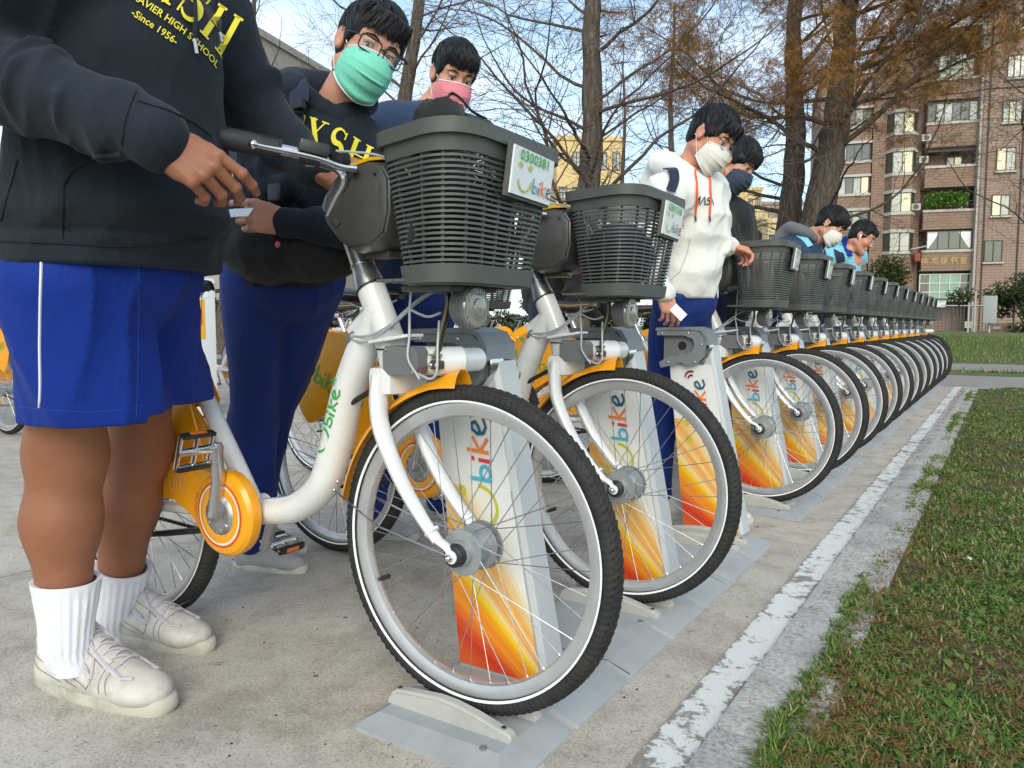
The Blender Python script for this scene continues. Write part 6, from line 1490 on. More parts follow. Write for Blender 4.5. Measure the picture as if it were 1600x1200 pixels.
def shoe(name, parent, heel, toe, mats=('shoe', 'shoe_sole', 'lace'), s=1.0, detail=True, h=.003, logo_side=0, z=0.0):
    heel = Vector((heel[0], heel[1], z)); toe = Vector((toe[0], toe[1], z)); d = (toe-heel); L = d.length; d.normalize(); sd = Vector((0, 0, 1)).cross(d); s = L/.29; g = lambda x, y, zz: np.array(heel+(d*x+sd*y+Vector((0, 0, zz)))*s)
    lo = np.min([g(-.02, -.07, 0), g(-.02, .07, 0), g(.31, -.07, 0), g(.31, .07, 0)], 0)-.01; hi = np.max([g(-.02, -.07, .14), g(-.02, .07, .14), g(.31, -.07, .14), g(.31, .07, .14)], 0)+.01; Rm = np.array(Matrix((d, sd, Vector((0, 0, 1)))).transposed())
    f = SDF(lo, hi, h); f.ell(g(.222, .0, .030), np.array((.052, .041, .026))*s, Rm, .02); f.ell(g(.170, 0, .036), np.array((.070, .039, .036))*s, Rm, .02); f.cone(g(.040, 0, .035), g(.038, 0, .078), .036*s, .033*s, .02, (sd, .92)); f.cone(g(.045, 0, .036), g(.13, 0, .036), .036*s, .038*s, .02)
    f.cone(g(.165, 0, .060), g(.092, 0, .094), .022*s, .023*s, .02); f.ell(g(.052, 0, .115), np.array((.040, .027, .038))*s, Rm, .006, True)
    # stitch grooves
    f.disp(lambda x, y, z_: .0012*wav(x, y, z_, 55, 3)); V, F = f.mesh(); V[:, 2] = np.maximum(V[:, 2], z+.012*s); so = np_obj(name, V, F, M[mats[0]], parent)
    out = []; 
    for i in range(40):
        a = 2*PI*i/40; x = .138+.145*math.cos(a); w = (.037+.008*max(0, math.cos(a-.2)))*(1 if math.cos(a) > -.3 else .95); y = w*math.copysign(abs(math.sin(a))**.75, math.sin(a))+.004*math.cos(a); out.append((x, y))
    mb = MB(); k = len(out); lay = [(.0, .97), (.003, 1.0), (.016, .99), (.019, .975), (.019, .88)]
    V = [Vector(g(.138+(x-.138)*q, y*q, zz+(.006 if x > .25 else 0)*(zz > 0))) for zz, q in lay for x, y in out]; F = [(a*k+i, a*k+(i+1) % k, (a+1)*k+(i+1) % k, (a+1)*k+i) for a in range(4) for i in range(k)]+[tuple(reversed(range(k)))]
    mb.add(V, F); mb.build('sole', mats[1], so, sharp=60)
    if detail:
        mb = MB(); ft = surf_map(so, Vector(g(0, 0, 0)), d*s, sd*s, Vector((0, 0, 1)), .0025)
        def lc(P, r=.0034): mb.tube([ft(*q) for q in dens(P, 6)], r*s, 6, sy=.5)
        for i in range(7):
            x = .196-.0165*i; w = .016+.0014*i; lc([(x, -w), (x-.003, w)]); lc([(x-.002, w), (x-.0165, -w)], .0028)
        for q in (-1, 1):
            lc([(.092, 0), (.105, q*.022), (.135, q*.034), (.160, q*.036), (.150, q*.020), (.115, q*.008)], .0042)
            lc([(.094, 0), (.13, q*.016), (.17, q*.024), (.215, q*.028), (.232, q*.022)], .0042)
        mb.ball(ft(.094, 0), .008*s, 6)
        mb.build('lace', mats[2], so)
        fm = surf_map(so, Vector(g(0, 0, 0)), d*s, Vector((0, 0, 1))*s, -sd, .0012)
        mb = MB()
        for P in ([(.018, .075), (.06, .058), (.10, .046), (.135, .040), (.150, .032)], [(.02, .062), (.06, .050), (.10, .036), (.13, .030)], [(.012, .050), (.05, .040), (.09, .029)], [(.185, .075), (.178, .050), (.180, .030)], [(.195, .030), (.19, .052), (.20, .070)], [(.095, .098), (.13, .082), (.175, .064)], [(.150, .030), (.158, .048), (.13, .068), (.08, .075)]): mb.stroke(bez2(P, 5), .0013, fm)
        mb.build('stitching', 'shoe_line', so, smooth=False)
        if logo_side:
            mb = MB(); add_text(mb, 'PUMA', lambda u, v: fm(.066+u, .069+v-u*.12), .0165, 0, .02, 1.0); mb.stroke(bez2([(.087, .067), (.093, .073), (.100, .071)], 4), .003, fm); mb.build('shoe_print', 'gold_foil', so, smooth=False)
    return so
def A(px, py, D): return at(px, py, D=D)
_bv = {}
def onpx(obj, px, py, off=.002):
    """point on a garment seen at a photo pixel, lifted a little off the cloth"""
    from mathutils.bvhtree import BVHTree
    if obj.name not in _bv: me = obj.data; _bv[obj.name] = BVHTree.FromPolygons([v.co for v in me.vertices], [tuple(p.vertices) for p in me.polygons])
    o = Vector((0, 0, CH)); d = (at(px, py, D=1)-o).normalized(); h_ = _bv[obj.name].ray_cast(o, d)
    if h_[0] is None: return None, None
    n = h_[1] if h_[1].dot(d) < 0 else -h_[1]
    return h_[0]+n*off, n
def seam(obj, pts, w, name, mat, off=.0012, k=8):
    """a thin raised line of stitching following the cloth"""
    Q = [q for q in (onpx(obj, *p, off)[0] for p in dens(pts, k)) if q is not None]
    if len(Q) < 2: return
    mb = MB(); mb.tube(Q, w/2, 5, sy=.8); return mb.build(name, mat, obj)
def sleeve(f, S_, E, W_, rs=(.075, .066, .052), cuff=.036, k=.03):
    S_, E, W_ = Vector(S_), Vector(E), Vector(W_); d = (W_-E).normalized(); c0 = W_-d*(.050+rs[2]*.62)
    f.cone(S_, E, rs[0], rs[1], k); f.cone(E, c0, rs[1], rs[2], .03); f.cone(c0+d*.004, W_-d*cuff*.5, cuff+.004, cuff, .008); f.cone(W_-d*.035, W_-d*.002, cuff*.9, cuff*.985, .002)
    rn = random.Random(int(abs(W_[0])*1e4)); a, b = frame_of(d)
    for i in range(7):
        q = c0-d*(-.006+.026*i); w = rn.random()*6.28; e = (a*math.cos(w)+b*math.sin(w)); R3 = Matrix((e, d.cross(e).normalized(), (d+e*rn.uniform(-.4, .4)).normalized())).transposed(); r = rs[2]*(1+.05*i)
        f.ell(q+e*r*.42, (r*.66, r*.72, .011+.004*rn.random()), R3, .009)
    for i in range(4):   # creases inside the elbow
        q = E+(S_-E).normalized()*(.05*i-.06)+d*(.02*i); w = rn.random()*6.28; e = (a*math.cos(w)+b*math.sin(w)); f.ell(q+e*rs[1]*.45, (rs[1]*.66, rs[1]*.66, .016), Matrix((e, d.cross(e).normalized(), d)).transposed(), .014)
def leg_cloth(f, H, K_, A_, r=(.100, .075, .062), k=.04):
    f.cone(H, K_, r[0], r[1], k); f.cone(K_, A_, r[1], r[2], .03)

# ---------------------------------------------------------------- student in shorts, nearest
def person_near():
    T = thing('person', 'student in dark navy sweatshirt and royal blue shorts standing beside the nearest bicycle', 'person', (0, 0, 0))
    fwd = Vector((.96, .28, 0)).normalized(); rgt = Vector((.28, -.96, 0)).normalized()
    aR = at(104, 1010, Y=.87); aL = at(182, 965, Y=1.12); kR = at(104, 715, Y=.88); kL = at(216, 700, Y=1.12)
    pel = A(166, 420, 1.56); chest = A(184, 110, 1.44); nb = A(215, -75, 1.43); head = nb+Vector((.05, .0, .13))
    hR = pel+rgt*.10+Vector((0, 0, -.04)); hL = pel-rgt*.10+Vector((0, 0, -.04))
    # legs
    f = SDF(np.min([aR, aL, kR, kL, hR, hL], 0)-.16, np.max([aR, aL, kR, kL, hR, hL], 0)+.13, .006)
    for h_, k_, a_ in ((hR, kR, aR), (hL, kL, aL)):
        c = k_.lerp(a_, .33)-fwd*.012; f.cone(h_, k_+Vector((0, 0, .02)), .086, .069, .05); f.cone(k_, c, .066, .067, .07); f.cone(c, a_, .067, .044, .06); f.ell(k_+fwd*.012-Vector((0, 0, .02)), (.054, .054, .065), None, .03); f.cone(a_, a_-Vector((0, 0, .02)), .040, .034, .01)
    parts = [f.mesh()]
    # right hand in front of the sweatshirt
    wR = A(238, 212, 1.18); eR = A(-75, 95, 1.24); sR = A(70, -105, 1.24); fd = (CRv*.80-CUv*.52+CDv*.22); th = (CUv*.75+CRv*.45+CDv*.30)
    V, F, P, bk, tips, tp = make_hand(wR, fd, th, -CDv, 1.0, curl=[(14, 34, 18), (34, 40, 22), (44, 44, 25), (50, 46, 28)], spread=1, tout=30, topp=1.2, h=.0021, elbow=eR.lerp(wR, .55), ra=.034)
    parts.append((V, F)); nails = [(tips, bk)]
    wL = A(488, 262, 1.67); eL = A(395, 178, 1.74); sL = A(300, -75, 1.66)
    V, F, P, bk2, tips2, _ = make_hand(wL, CRv*.85-CUv*.45-CDv*.15, CUv*.5+CRv*.2+CDv*.5, CUv*.3+CDv, .92, curl=(20, 22, 26, 30), h=.003, elbow=eL.lerp(wL, .5)); parts.append((V, F))
    R = head_rot(65, 20, 0); hV = head_sdf(head, R, nb-Vector((0, 0, .03)), 1.05, .0045); parts.append(hV)
    f = SDF(np.array(nb)-(.25, .25, .3), np.array(nb)+(.25, .25, .1), .012); f.ell(nb-Vector((0, 0, .14)), (.12, .12, .16)); parts.append(f.mesh())
    V, F = joinmesh(parts); body = np_obj('body', V, F, M['skin_tan'], T)
    hair(R, head, 1.05, T, 3, .006, n=200); eyes(R, head, 1.05, T)
    mb = MB()
    M['nail'] = plain('fingernail', (.52, .30, .24), .3, 0, .2, .05)
    for tp_, pr, r in tips:
        d = (Vector(tp_)-Vector(pr)).normalized(); n_ = (bk-d*bk.dot(d)).normalized(); x = d.cross(n_); c = Vector(tp_)+n_*(r*.93*.62)-d*.001; Rm = Matrix((d, x, n_)).transposed(); mb.ball(c, (r*.72, r*.60, r*.42), 6, R=Rm)
    mb.build('fingernail', M['nail'], body)
    # socks with ribs
    for a_, k_ in ((aR, kR), (aL, kL)):
        d = (k_-a_).normalized(); top = a_+d*.150; x, y = frame_of(d); V = []; F = []; nr, nh = 132, 16
        for i in range(nh+1):
            t = i/nh; p = a_-d*.055+fwd*.015*max(0, 1-t*4)+(top-a_+d*.055)*t; r = .036+.014*min(1, t*3)+.016*t**1.3+.002*math.sin(t*9)*(1-t)+(.002 if i > nh-2 else 0)
            for j in range(nr):
                w = 2*PI*j/nr; rr = r+(.0013*math.cos(w*22) if .18 < t < .90 else 0)+.0015*math.sin(w*2+t*7); V.append(p+(x*math.cos(w)+y*math.sin(w))*rr)
        F = [(i*nr+j, i*nr+(j+1) % nr, (i+1)*nr+(j+1) % nr, (i+1)*nr+j) for i in range(nh) for j in range(nr)]; b0_ = len(V)
        for j in range(nr): w = 2*PI*j/nr; V.append(top+(x*math.cos(w)+y*math.sin(w))*.058-d*.003)
        F += [(nh*nr+j, nh*nr+(j+1) % nr, b0_+(j+1) % nr, b0_+j) for j in range(nr)]; mesh_obj('sock', V, F, M['sock'], T, sharp=80)
    hl, tl = at(66, 1085, Z=.0), at(276, 1122, Z=.0)
    shoe('shoe', T, at(70, 1062, Z=0), at(272, 1118, Z=0), logo_side=1, h=.0027); shoe('shoe', T, at(165, 985, Z=0), at(334, 1022, Z=0), h=.003)
    # shorts
    f = SDF(np.min([kR, kL, hR, hL], 0)-.22, np.max([hR, hL], 0)+.24, .0065); up = Vector((0, 0, 1)); hemR = at(156, 655, Y=.90)+Vector((0, 0, .0)); hemL = at(245, 625, Y=1.12)
    f.ell(pel+up*.02, (.176, .176, .14), None, .03)
    for h_, he, r0_, r1_ in ((hR, hemR, .114, .141), (hL, hemL, .110, .118)): f.cone(h_+up*.02, he, r0_, r1_, .035, (rgt, .96))
    f.ell(pel-fwd*.07+up*-.05, (.12, .15, .12), None, .05)
    for he, rr in ((hemR, .16), (hemL, .15)):  # open hem
        def cut(x, y, z, he=he, rr=rr): return 0
    zh = {0: float(hemR.z), 1: float(hemL.z)}
    mid = (hR+hL)/2
    def hemcut(x, y, z):
        side = (x-mid.x)*rgt.x+(y-mid.y)*rgt.y; zc = np.where(side > 0, zh[0]-.0, zh[1]-.0)+.015*np.sin(x*20)*0; return np.maximum(0, 1)*np.where(z < zc, .2, 0)
    X, Y, Z_ = f.grid((slice(None),)*3); side = (X-mid.x)*rgt.x+(Y-mid.y)*rgt.y; zc = np.where(side > 0, zh[0], zh[1]); f.disp(folds(.0090, 26, 4, (1, 1, .25))); f.disp(lambda x, y, z: .006*np.sin((x*fwd.x+y*fwd.y)*42+(z*9))*np.clip((pel.z-z)/.25, 0, 1)*.6)
    f.F = np.maximum(f.F, (zc-Z_).astype(np.float32))
    # hollow the legs of the shorts near the hem
    for k_, he, rr in ((kR, hemR, .128), (kL, hemL, .108)):
        f.cone(he-up*.05, he+up*.05, rr, rr*.94, .004, (rgt, .96), True)
    V, F = f.mesh(); sh = np_obj('shorts', V, F, M['blue_shorts'], T)
    M['seam_blue'] = plain('blue_seam', (.012, .06, .34), .8); M['seam_dark'] = plain('dark_seam', (.006, .008, .012), .9)
    seam(sh, [(65, 404), (63, 470), (62, 540), (63, 600), (62, 636)], .0050, 'white_piping', 'white_piping', .001); seam(sh, [(216, 400), (217, 500), (215, 600), (213, 652)], .0016, 'seam', 'seam_blue', .0)
    seam(sh, [(28, 636), (80, 641), (140, 644), (200, 640), (228, 632)], .0016, 'hem_seam', 'seam_blue', .0); seam(sh, [(318, 430), (312, 520), (300, 600)], .0016, 'seam', 'seam_blue', .0)
    # sweatshirt
    lo = np.min([eR, sR, pel, sL, eL, wR, wL], 0)-.13; hi = np.max([eR, sR, pel, sL, eL, wR, wL, nb], 0)+.14; f = SDF(lo, hi, .0062)
    ct = lambda t: pel.lerp(chest, t); f.ell(chest+up*.02, (.185, .175, .20), None, .05); f.ell(ct(.55)+fwd*.02, (.195, .19, .20), None, .06); f.ell(ct(.25)+fwd*.01, (.188, .183, .16), None, .06); f.ell(pel+up*.09, (.212, .208, .10), None, .04)
    f.cone(nb-rgt*.16-up*.05, nb+rgt*.16-up*.05, .085, .085, .05); f.cone(nb-up*.02, nb-fwd*.08-up*.03, .075, .09, .04)
    f.cone(pel+up*.055, pel+up*.0, .214, .210, .010)
    sleeve(f, nb+rgt*.20-up*.06, eR, wR+(wR-eR).normalized()*.012, (.092, .076, .060), .044, .06)
    sleeve(f, nb-rgt*.20-up*.06, eL, wL-(wL-eL).normalized()*.0, (.088, .074, .056), .042, .06)
    f.disp(folds(.0075, 17, 2, (1, 1, .75))); f.disp(folds(.0035, 42, 5, (1, 1, .8)))
    hz = pel.z-.005
    f.disp(lambda x, y, z: .006*np.exp(-((z-(hz+.058))/.006)**2)-.010*np.exp(-((z-(hz+.095))/.022)**2)*(1+.4*np.sin(x*38+y*31)))
    X, Y, Z_ = f.grid((slice(None),)*3); cut = (hz-Z_); armm = ((X-pel.x)**2+(Y-pel.y)**2) < .30**2; f.F = np.where(armm, np.maximum(f.F, cut.astype(np.float32)+0*X+0*Y), f.F).astype(np.float32)
    V, F = f.mesh(); sw = np_obj('sweatshirt', V, F, M['hoodie_navy'], T)
    # pocket, drawstring, print on the chest
    seam(sw, [(215, 158), (262, 172), (300, 190), (330, 212)], .003, 'pocket_seam', 'seam_dark'); seam(sw, [(98, 372), (98, 330), (100, 285)], .0035, 'pocket_seam', 'seam_dark'); seam(sw, [(100, 285), (112, 266), (150, 243), (190, 238)], .008, 'pocket_edge', 'hoodie_navy', .002); seam(sw, [(28, 250), (22, 275), (8, 320), (2, 345)], .003, 'side_seam', 'seam_dark')
    seam(sw, [(212, 142), (201, 170), (193, 200), (190, 226)], .0028, 'cuff_seam', 'seam_dark')
    seam(sw, [(0, 377), (80, 380), (160, 384), (240, 384), (322, 372)], .0035, 'hem_seam', 'seam_dark')
    O, _n = onpx(sw, 306, 4, .0); nP = Vector((.86, -.50, .0)).normalized(); e0 = -(nP.cross(up)).normalized(); t_ = math.radians(27); ex = e0*math.cos(t_)-up*math.sin(t_); ey = e0*math.sin(t_)+up*math.cos(t_)
    fs2 = surf_map(sw, O, ex, ey, nP, .0045); sc = .098
    mb = MB(); collegiate(mb, lambda u, v: fs2((u-2.12)*sc*.60, (v-.50)*sc)); mb.build('chest_print', 'gold_ink', sw, smooth=False)
    mb = MB(); add_text(mb, 'ST. FRANCIS XAVIER HIGH SCHOOL', lambda u, v: fs2(u-.045, v-.078), .0190, 0, .012, .80); add_text(mb, '-Since 1956-', lambda u, v: fs2(u-.03, v-.104), .0180, 0, .010, .85); mb.build('chest_lettering', 'gold_ink', sw, smooth=False)
    mb = MB()
    for P_, tip in (([(300, 2), (301, 30), (299, 62)], (302, 84)), ([(334, 2), (337, 28), (338, 52)], (340, 68))):
        Q = [onpx(sw, *p, .007)[0] for p in dens(P_, 5)]; Q = [q for q in Q if q is not None]; e = onpx(sw, *tip, .008)[0]
        if len(Q) > 1 and e is not None: mb.tube(Q, .0036, 8); mb.tube([Q[-1], e], .0034, 8, mi=1)
    mb.build('drawstring', ['hoodie_navy', 'alu'], sw)
    return T
person_near()

def student(label, head, rot, nb, sR, sL, eR, wR, eL, wL, pel, kR, aR, kL, aL, top='hoodie_navy', legs='blue_dark', mask='mask_green', s=1.0, hs=.0035, gl=None, hands=(None, None), skin='skin_a', seed=1, cloth_h=.009, hair_k={}, hood=None, hair_h=.004, shoes=True, white_edge=True, loopmat='white_piping', look=(0, -.2), fit=1.0, fold=.005, shcol=('shoe', 'shoe_sole', 'lace'), hemz=-.04):
    T = thing('person', label, 'person'); R = head_rot(*rot); up = Vector((0, 0, 1)); parts = [head_sdf(head, R, nb, s, hs, .054)]
    for w_, e_, hd in ((wR, eR, hands[0]), (wL, eL, hands[1])):
        if hd:
            d_ = dict(hd); V, F, *_r = make_hand(w_, d_.pop('fd'), d_.pop('th'), d_.pop('back'), s*.95, elbow=Vector(e_).lerp(Vector(w_), .6), **d_); parts.append((V, F))
    f = SDF(np.array(nb)-(.3, .3, .9), np.array(nb)+(.3, .3, .1), .016); f.cone(nb-up*.08, (Vector(nb)+Vector(pel))/2, .10, .11, .03); f.cone((Vector(nb)+Vector(pel))/2, pel, .11, .10, .03); parts.append(f.mesh())
    V, F = joinmesh(parts); body = np_obj('body', V, F, M[skin], T); hair(R, head, s, T, seed, hair_h, **hair_k); eyes(R, head, s, T, look)
    if mask: mask_mesh(R, head, s, mask, T, white_edge, True, seed, loopmat)
    if gl: glasses(R, head, s, T, **gl)
    # trousers
    hv = (Vector(sL)-Vector(sR)); hv.z = 0; hv = hv.normalized()*.09; hR = Vector(pel)-hv; hL = Vector(pel)+hv
    pts = [pel, kR, kL, aR, aL]; f = SDF(np.min([tuple(p) for p in pts], 0)-.17, np.max([tuple(p) for p in pts], 0)+.17, cloth_h)
    f.ell(Vector(pel)+up*.0, (.145*fit, .135*fit, .13), None, .04); leg_cloth(f, hR, kR, aR, (.088*fit, .068*fit, .058), .025); leg_cloth(f, hL, kL, aL, (.088*fit, .068*fit, .058), .025); f.disp(folds(.010, 26, seed, (1, 1, .40))); V, F = f.mesh(); np_obj('trousers', V, F, M[legs], T)
    if shoes:
        fw = Vector((.9, .25, 0)).normalized()
        for a_ in (aR, aL): g = Vector((a_[0], a_[1], 0)); shoe('shoe', T, g-fw*.07, g+fw*.21, shcol, detail=False, h=.006)
    # top
    pts = [pel, nb, sR, sL, eR, eL, wR, wL]; f = SDF(np.min([tuple(p) for p in pts], 0)-.17, np.max([tuple(p) for p in pts], 0)+.16, cloth_h*.85)
    mid = Vector(nb).lerp(Vector(pel), .35); bel = Vector(nb).lerp(Vector(pel), .72)
    f.ell(mid, (.165*fit, .15*fit, .20), None, .05); f.ell(bel, (.150*fit, .145*fit, .17), None, .06); f.cone(sR, sL, .074*fit, .074*fit, .06); f.cone(mid, (Vector(sR)+Vector(sL))/2, .13*fit, .11*fit, .07); f.cone(bel, Vector(pel)+up*.06, .150*fit, .158*fit, .03); f.cone(Vector(pel)+up*.04, Vector(pel)+up*.0, .148*fit, .146*fit, .008)
    sleeve(f, sR, eR, wR, (.076*fit, .062*fit, .048), .034, .06); sleeve(f, sL, eL, wL, (.076*fit, .062*fit, .048), .034, .06); f.disp(folds(fold*1.25, 22, seed+1, (1, 1, .8))); f.disp(folds(fold*.6, 48, seed+4))
    hz = pel[2]+hemz; X, Y, Z_ = f.grid((slice(None),)*3); m_ = ((X-pel[0])**2+(Y-pel[1])**2) < .24**2; f.F = np.where(m_, np.maximum(f.F, (hz-Z_)+0*X+0*Y), f.F).astype(np.float32)
    V, F = f.mesh(); tp = np_obj('top', V, F, M[top], T); tp.name = {'hoodie_navy': 'sweatshirt', 'white_cloth': 'sweatshirt', 'black_cloth': 'coat'}.get(top, 'jacket')
    if hood:   # a hood lying round the neck
        ho, hm, hr = hood; f = SDF(np.array(nb)-.26, np.array(nb)+.24, cloth_h*.6); c = Vector(nb)+up*(.022+ho); fw = R @ Vector((0, 1, 0)); fw.z = 0; fw.normalize(); sd_ = Vector((fw.y, -fw.x, 0))
        P = [c+fw*.085-up*.065, c+fw*.03+sd_*.095+up*.005, c-fw*.075+sd_*.075+up*.045, c-fw*.105+up*.045, c-fw*.075-sd_*.075+up*.045, c+fw*.03-sd_*.095+up*.005, c+fw*.085-up*.065]
        rs_ = [.024, .030, .046, .056, .046, .030, .024]; Q = spline(P, 3); f.chain([tuple(q) for q in Q], [r*hr for r in resample(rs_, 3)], .02); f.ell(c-fw*.135-up*.02, (.085, .085, .085), None, .04); f.disp(folds(.004, 22, seed)); V, F = f.mesh(); np_obj('hood', V, F, M[hm], T)
    return T, tp, R
for k, (c, r) in {'mask_green': ((.19, .62, .47), .7), 'mask_pink': ((.72, .22, .26), .7), 'mask_white': ((.70, .67, .61), .75), 'mask_navy': ((.035, .05, .075), .7)}.items(): M[k] = fabric(k, c, r, .06, .2, .2, 500)
up = Vector((0, 0, 1))
# ---------------------------------------------------------------- green mask, glasses, yellow print, beside the second bicycle
h2 = A(573, 84, 2.08); n2 = A(512, 196, 2.14); sR2, sL2 = A(428, 190, 2.10), A(602, 262, 2.20); p2 = A(446, 420, 2.34); p2 = Vector((p2.x, p2.y, .965))
wL2 = A(446, 347, 1.93); eL2 = A(590, 362, 2.04); wR2 = A(456, 292, 1.98); eR2 = A(400, 320, 2.08)
P2, top2, R2 = student('student in green mask and black glasses holding a card behind the nearest bicycle', h2, (36, 12, 23), n2, sR2, sL2, eR2, wR2, eL2, wL2, p2,
    at(395, 655, Y=1.68), Vector((-2.12, 1.71, .10)), at(420, 650, Y=1.82), Vector((-2.28, 1.86, .10)), mask='mask_green', s=.99, hs=.0026, gl=dict(w=.0275), seed=8, cloth_h=.0075, hair_k=dict(n=1300, fringe=.070, fr_drop=.018, side=.012, puff=1.02), hair_h=.003, hood=(.040, 'hoodie_navy', 1.05), fit=1.04,
    hands=(None, dict(fd=-CRv+CUv*.10-CDv*.40, th=CUv+CRv*.1, back=-CDv, curl=[(40, 30, 10), (55, 45, 20), (62, 50, 25), (68, 52, 25)], tout=22, topp=.6, h=.0026)), shcol=('shoe_grey', 'shoe', 'lace'), look=(.35, -.18))
O, _n = onpx(top2, 520, 222, 0); nP = (-CDv*.93+CRv*.25+CUv*.1).normalized(); e0 = -(nP.cross(up)).normalized(); t_ = math.radians(20); ex = e0*math.cos(t_)-up*math.sin(t_); ey = e0*math.sin(t_)+up*math.cos(t_)
fs = surf_map(top2, O, ex, ey, nP, .0045); mb = MB(); collegiate(mb, lambda u, v: fs((u-1.95)*.068, (v-.5)*.082)); mb.build('chest_print', 'gold_ink', top2, smooth=False)
def strap(parent, pts, w, mat, name='strap', th=.006):
    """webbing strap following 3-D points, width w across, thin"""
    P = spline(pts, 5); mb = MB(); V = []; k = len(P)
    for i in range(k):
        t = (P[min(i+1, k-1)]-P[max(i-1, 0)]).normalized(); n_ = -CDv; s_ = t.cross(n_).normalized(); n_ = s_.cross(t)
        for a_, b_ in ((-1, 0), (1, 0), (1, 1), (-1, 1)): V.append(P[i]+s_*a_*w/2-n_*th*b_)
    F = [(i*4+j, (i+1)*4+j, (i+1)*4+(j+1) % 4, i*4+(j+1) % 4) for i in range(k-1) for j in range(4)]+[(0, 1, 2, 3), ((k-1)*4+3, (k-1)*4+2, (k-1)*4+1, (k-1)*4)]
    mb.add(V, F); return mb.build(name, mat, parent, sharp=50)
def on(top, pts, D, off=.008):
    r = [onpx(top, px, py, off)[0] or A(px, py, D) for px, py in pts]; return r
bp2 = thing('backpack', 'navy backpack on the back of the student in the green mask, strap over his shoulder', 'backpack')
strap(bp2, on(top2, [(458, 118), (460, 135), (462, 155), (466, 172)], 2.05, .036), .050, 'strap_navy'); strap(bp2, on(top2, [(466, 168), (467, 195), (462, 225), (452, 260)], 2.05, .018), .024, 'strap_navy')
q = on(top2, [(466, 175), (467, 190)], 2.05, .034); mb = MB(); mb.rbox(q[0], (.042, .020, .024), .004); mb.tube([q[0]-CRv*.016-CUv*.02, q[0]+CRv*.016-CUv*.02], .003, 6); mb.build('buckle', 'black', bp2)
f = SDF(np.array(A(440, 200, 2.45))-.3, np.array(A(440, 200, 2.45))+.3, .014); f.ell(A(420, 220, 2.42), (.12, .13, .19), None, .02); V, F = f.mesh(); np_obj('pack', V, F, M['strap_navy'], bp2)
# hood lining and shirt collar of the same student
mb = MB(); cc = Vector(n2)+up*.03; fw = (R2 @ Vector((0, 1, 0))); fw.z = 0; fw.normalize(); sd_ = Vector((fw.y, -fw.x, 0))
f = SDF(np.array(cc)-.16, np.array(cc)+.16, .005); f.chain([tuple(q) for q in spline([cc-fw*.05+sd_*.075+up*.062, cc-fw*.085+up*.075, cc-fw*.05-sd_*.075+up*.062], 3)], [.026]*7, .01); f.chain([tuple(q) for q in spline([cc+fw*.03+sd_*.078+up*.03, cc-fw*.04+sd_*.070+up*.06], 3)], [.018]*4, .01); V, F = f.mesh(); np_obj('hood_lining', V, F, M['grey_lining'], P2)
f = SDF(np.array(cc)-.14, np.array(cc)+.14, .005); f.chain([tuple(q) for q in spline([cc+fw*.085-up*.01, cc+fw*.05+sd_*.060+up*.012, cc-fw*.03+sd_*.062+up*.03], 3)], [.012]*7, .01); f.chain([tuple(q) for q in spline([cc+fw*.085-up*.01, cc+fw*.05-sd_*.060+up*.012, cc-fw*.03-sd_*.062+up*.03], 3)], [.012]*7, .01); V, F = f.mesh(); np_obj('shirt_collar', V, F, M['teal_collar'], P2)
def card(px, py, D, ex, ey, label, w=.078, h_=.05):
    c = A(px, py, D); ex = ex.normalized(); ey = (ey-ex*ey.dot(ex)).normalized(); n_ = ex.cross(ey); mb = MB(); Rm = Matrix((ex, ey, n_)).transposed(); mb.box((0, 0, 0), (w, h_, .0012), Rm); o = mb.build('card', 'plate_white', None, smooth=False); o.location = c; tag(o, label, 'card')
    return o
card(366, 333, 1.84, CRv+CUv*.06, CDv*.8+CUv*.55, 'white transit card held by the student in the green mask')
# dark shoulder bag in front of the same student
bg = thing('shoulder_bag', 'black shoulder bag hanging at the waist of the student in the green mask', 'bag')
f = SDF(np.array(A(430, 390, 2.08))-.30, np.array(A(430, 390, 2.08))+.30, .008); f.ell(A(440, 392, 2.12), (.19, .15, .085), None, .02); f.cone(A(360, 370, 2.08), A(520, 400, 2.10), .055, .06, .03); f.disp(folds(.011, 30, 9)); V, F = f.mesh(); np_obj('bag_body', V, F, M['black_cloth'], bg)
mb = MB(); c = A(434, 382, 1.93); mb.lathe([(0, -.004), (.007, -.003), (.009, 0)], o=tuple(c), axis='Y', n=12, mi=0); mb.build('badge', 'red_ink', bg)
mb = MB(); c = A(428, 300, 1.90); mb.rbox(c, (.035, .01, .04), .004); mb.build('clasp', 'black', bg)

# ---------------------------------------------------------------- pink mask
h3 = A(707, 122, 2.62); n3 = A(672, 178, 2.66); sR3, sL3 = A(612, 205, 2.58), A(742, 225, 2.66); p3 = A(640, 440, 2.76); p3 = Vector((p3.x, p3.y, .95))
P3, top3, R3 = student('student in pink mask and navy jacket bending over the nearest basket', h3, (27, 30, 7), n3, sR3, sL3, A(622, 340, 2.5), A(700, 370, 2.4), A(762, 330, 2.6), A(765, 300, 2.45), p3,
    at(600, 610, Y=2.25), Vector((-2.06, 2.22, .10)), at(660, 600, Y=2.45), Vector((-1.95, 2.52, .10)), top='navy_jacket', mask='mask_pink', s=.87, hs=.0032, seed=15, cloth_h=.010, hair_k=dict(n=1000, fringe=.064, fr_drop=.014, puff=1.0), hair_h=.0035, look=(.1, -.25), shcol=('shoe_grey', 'shoe', 'lace'), fold=.004)
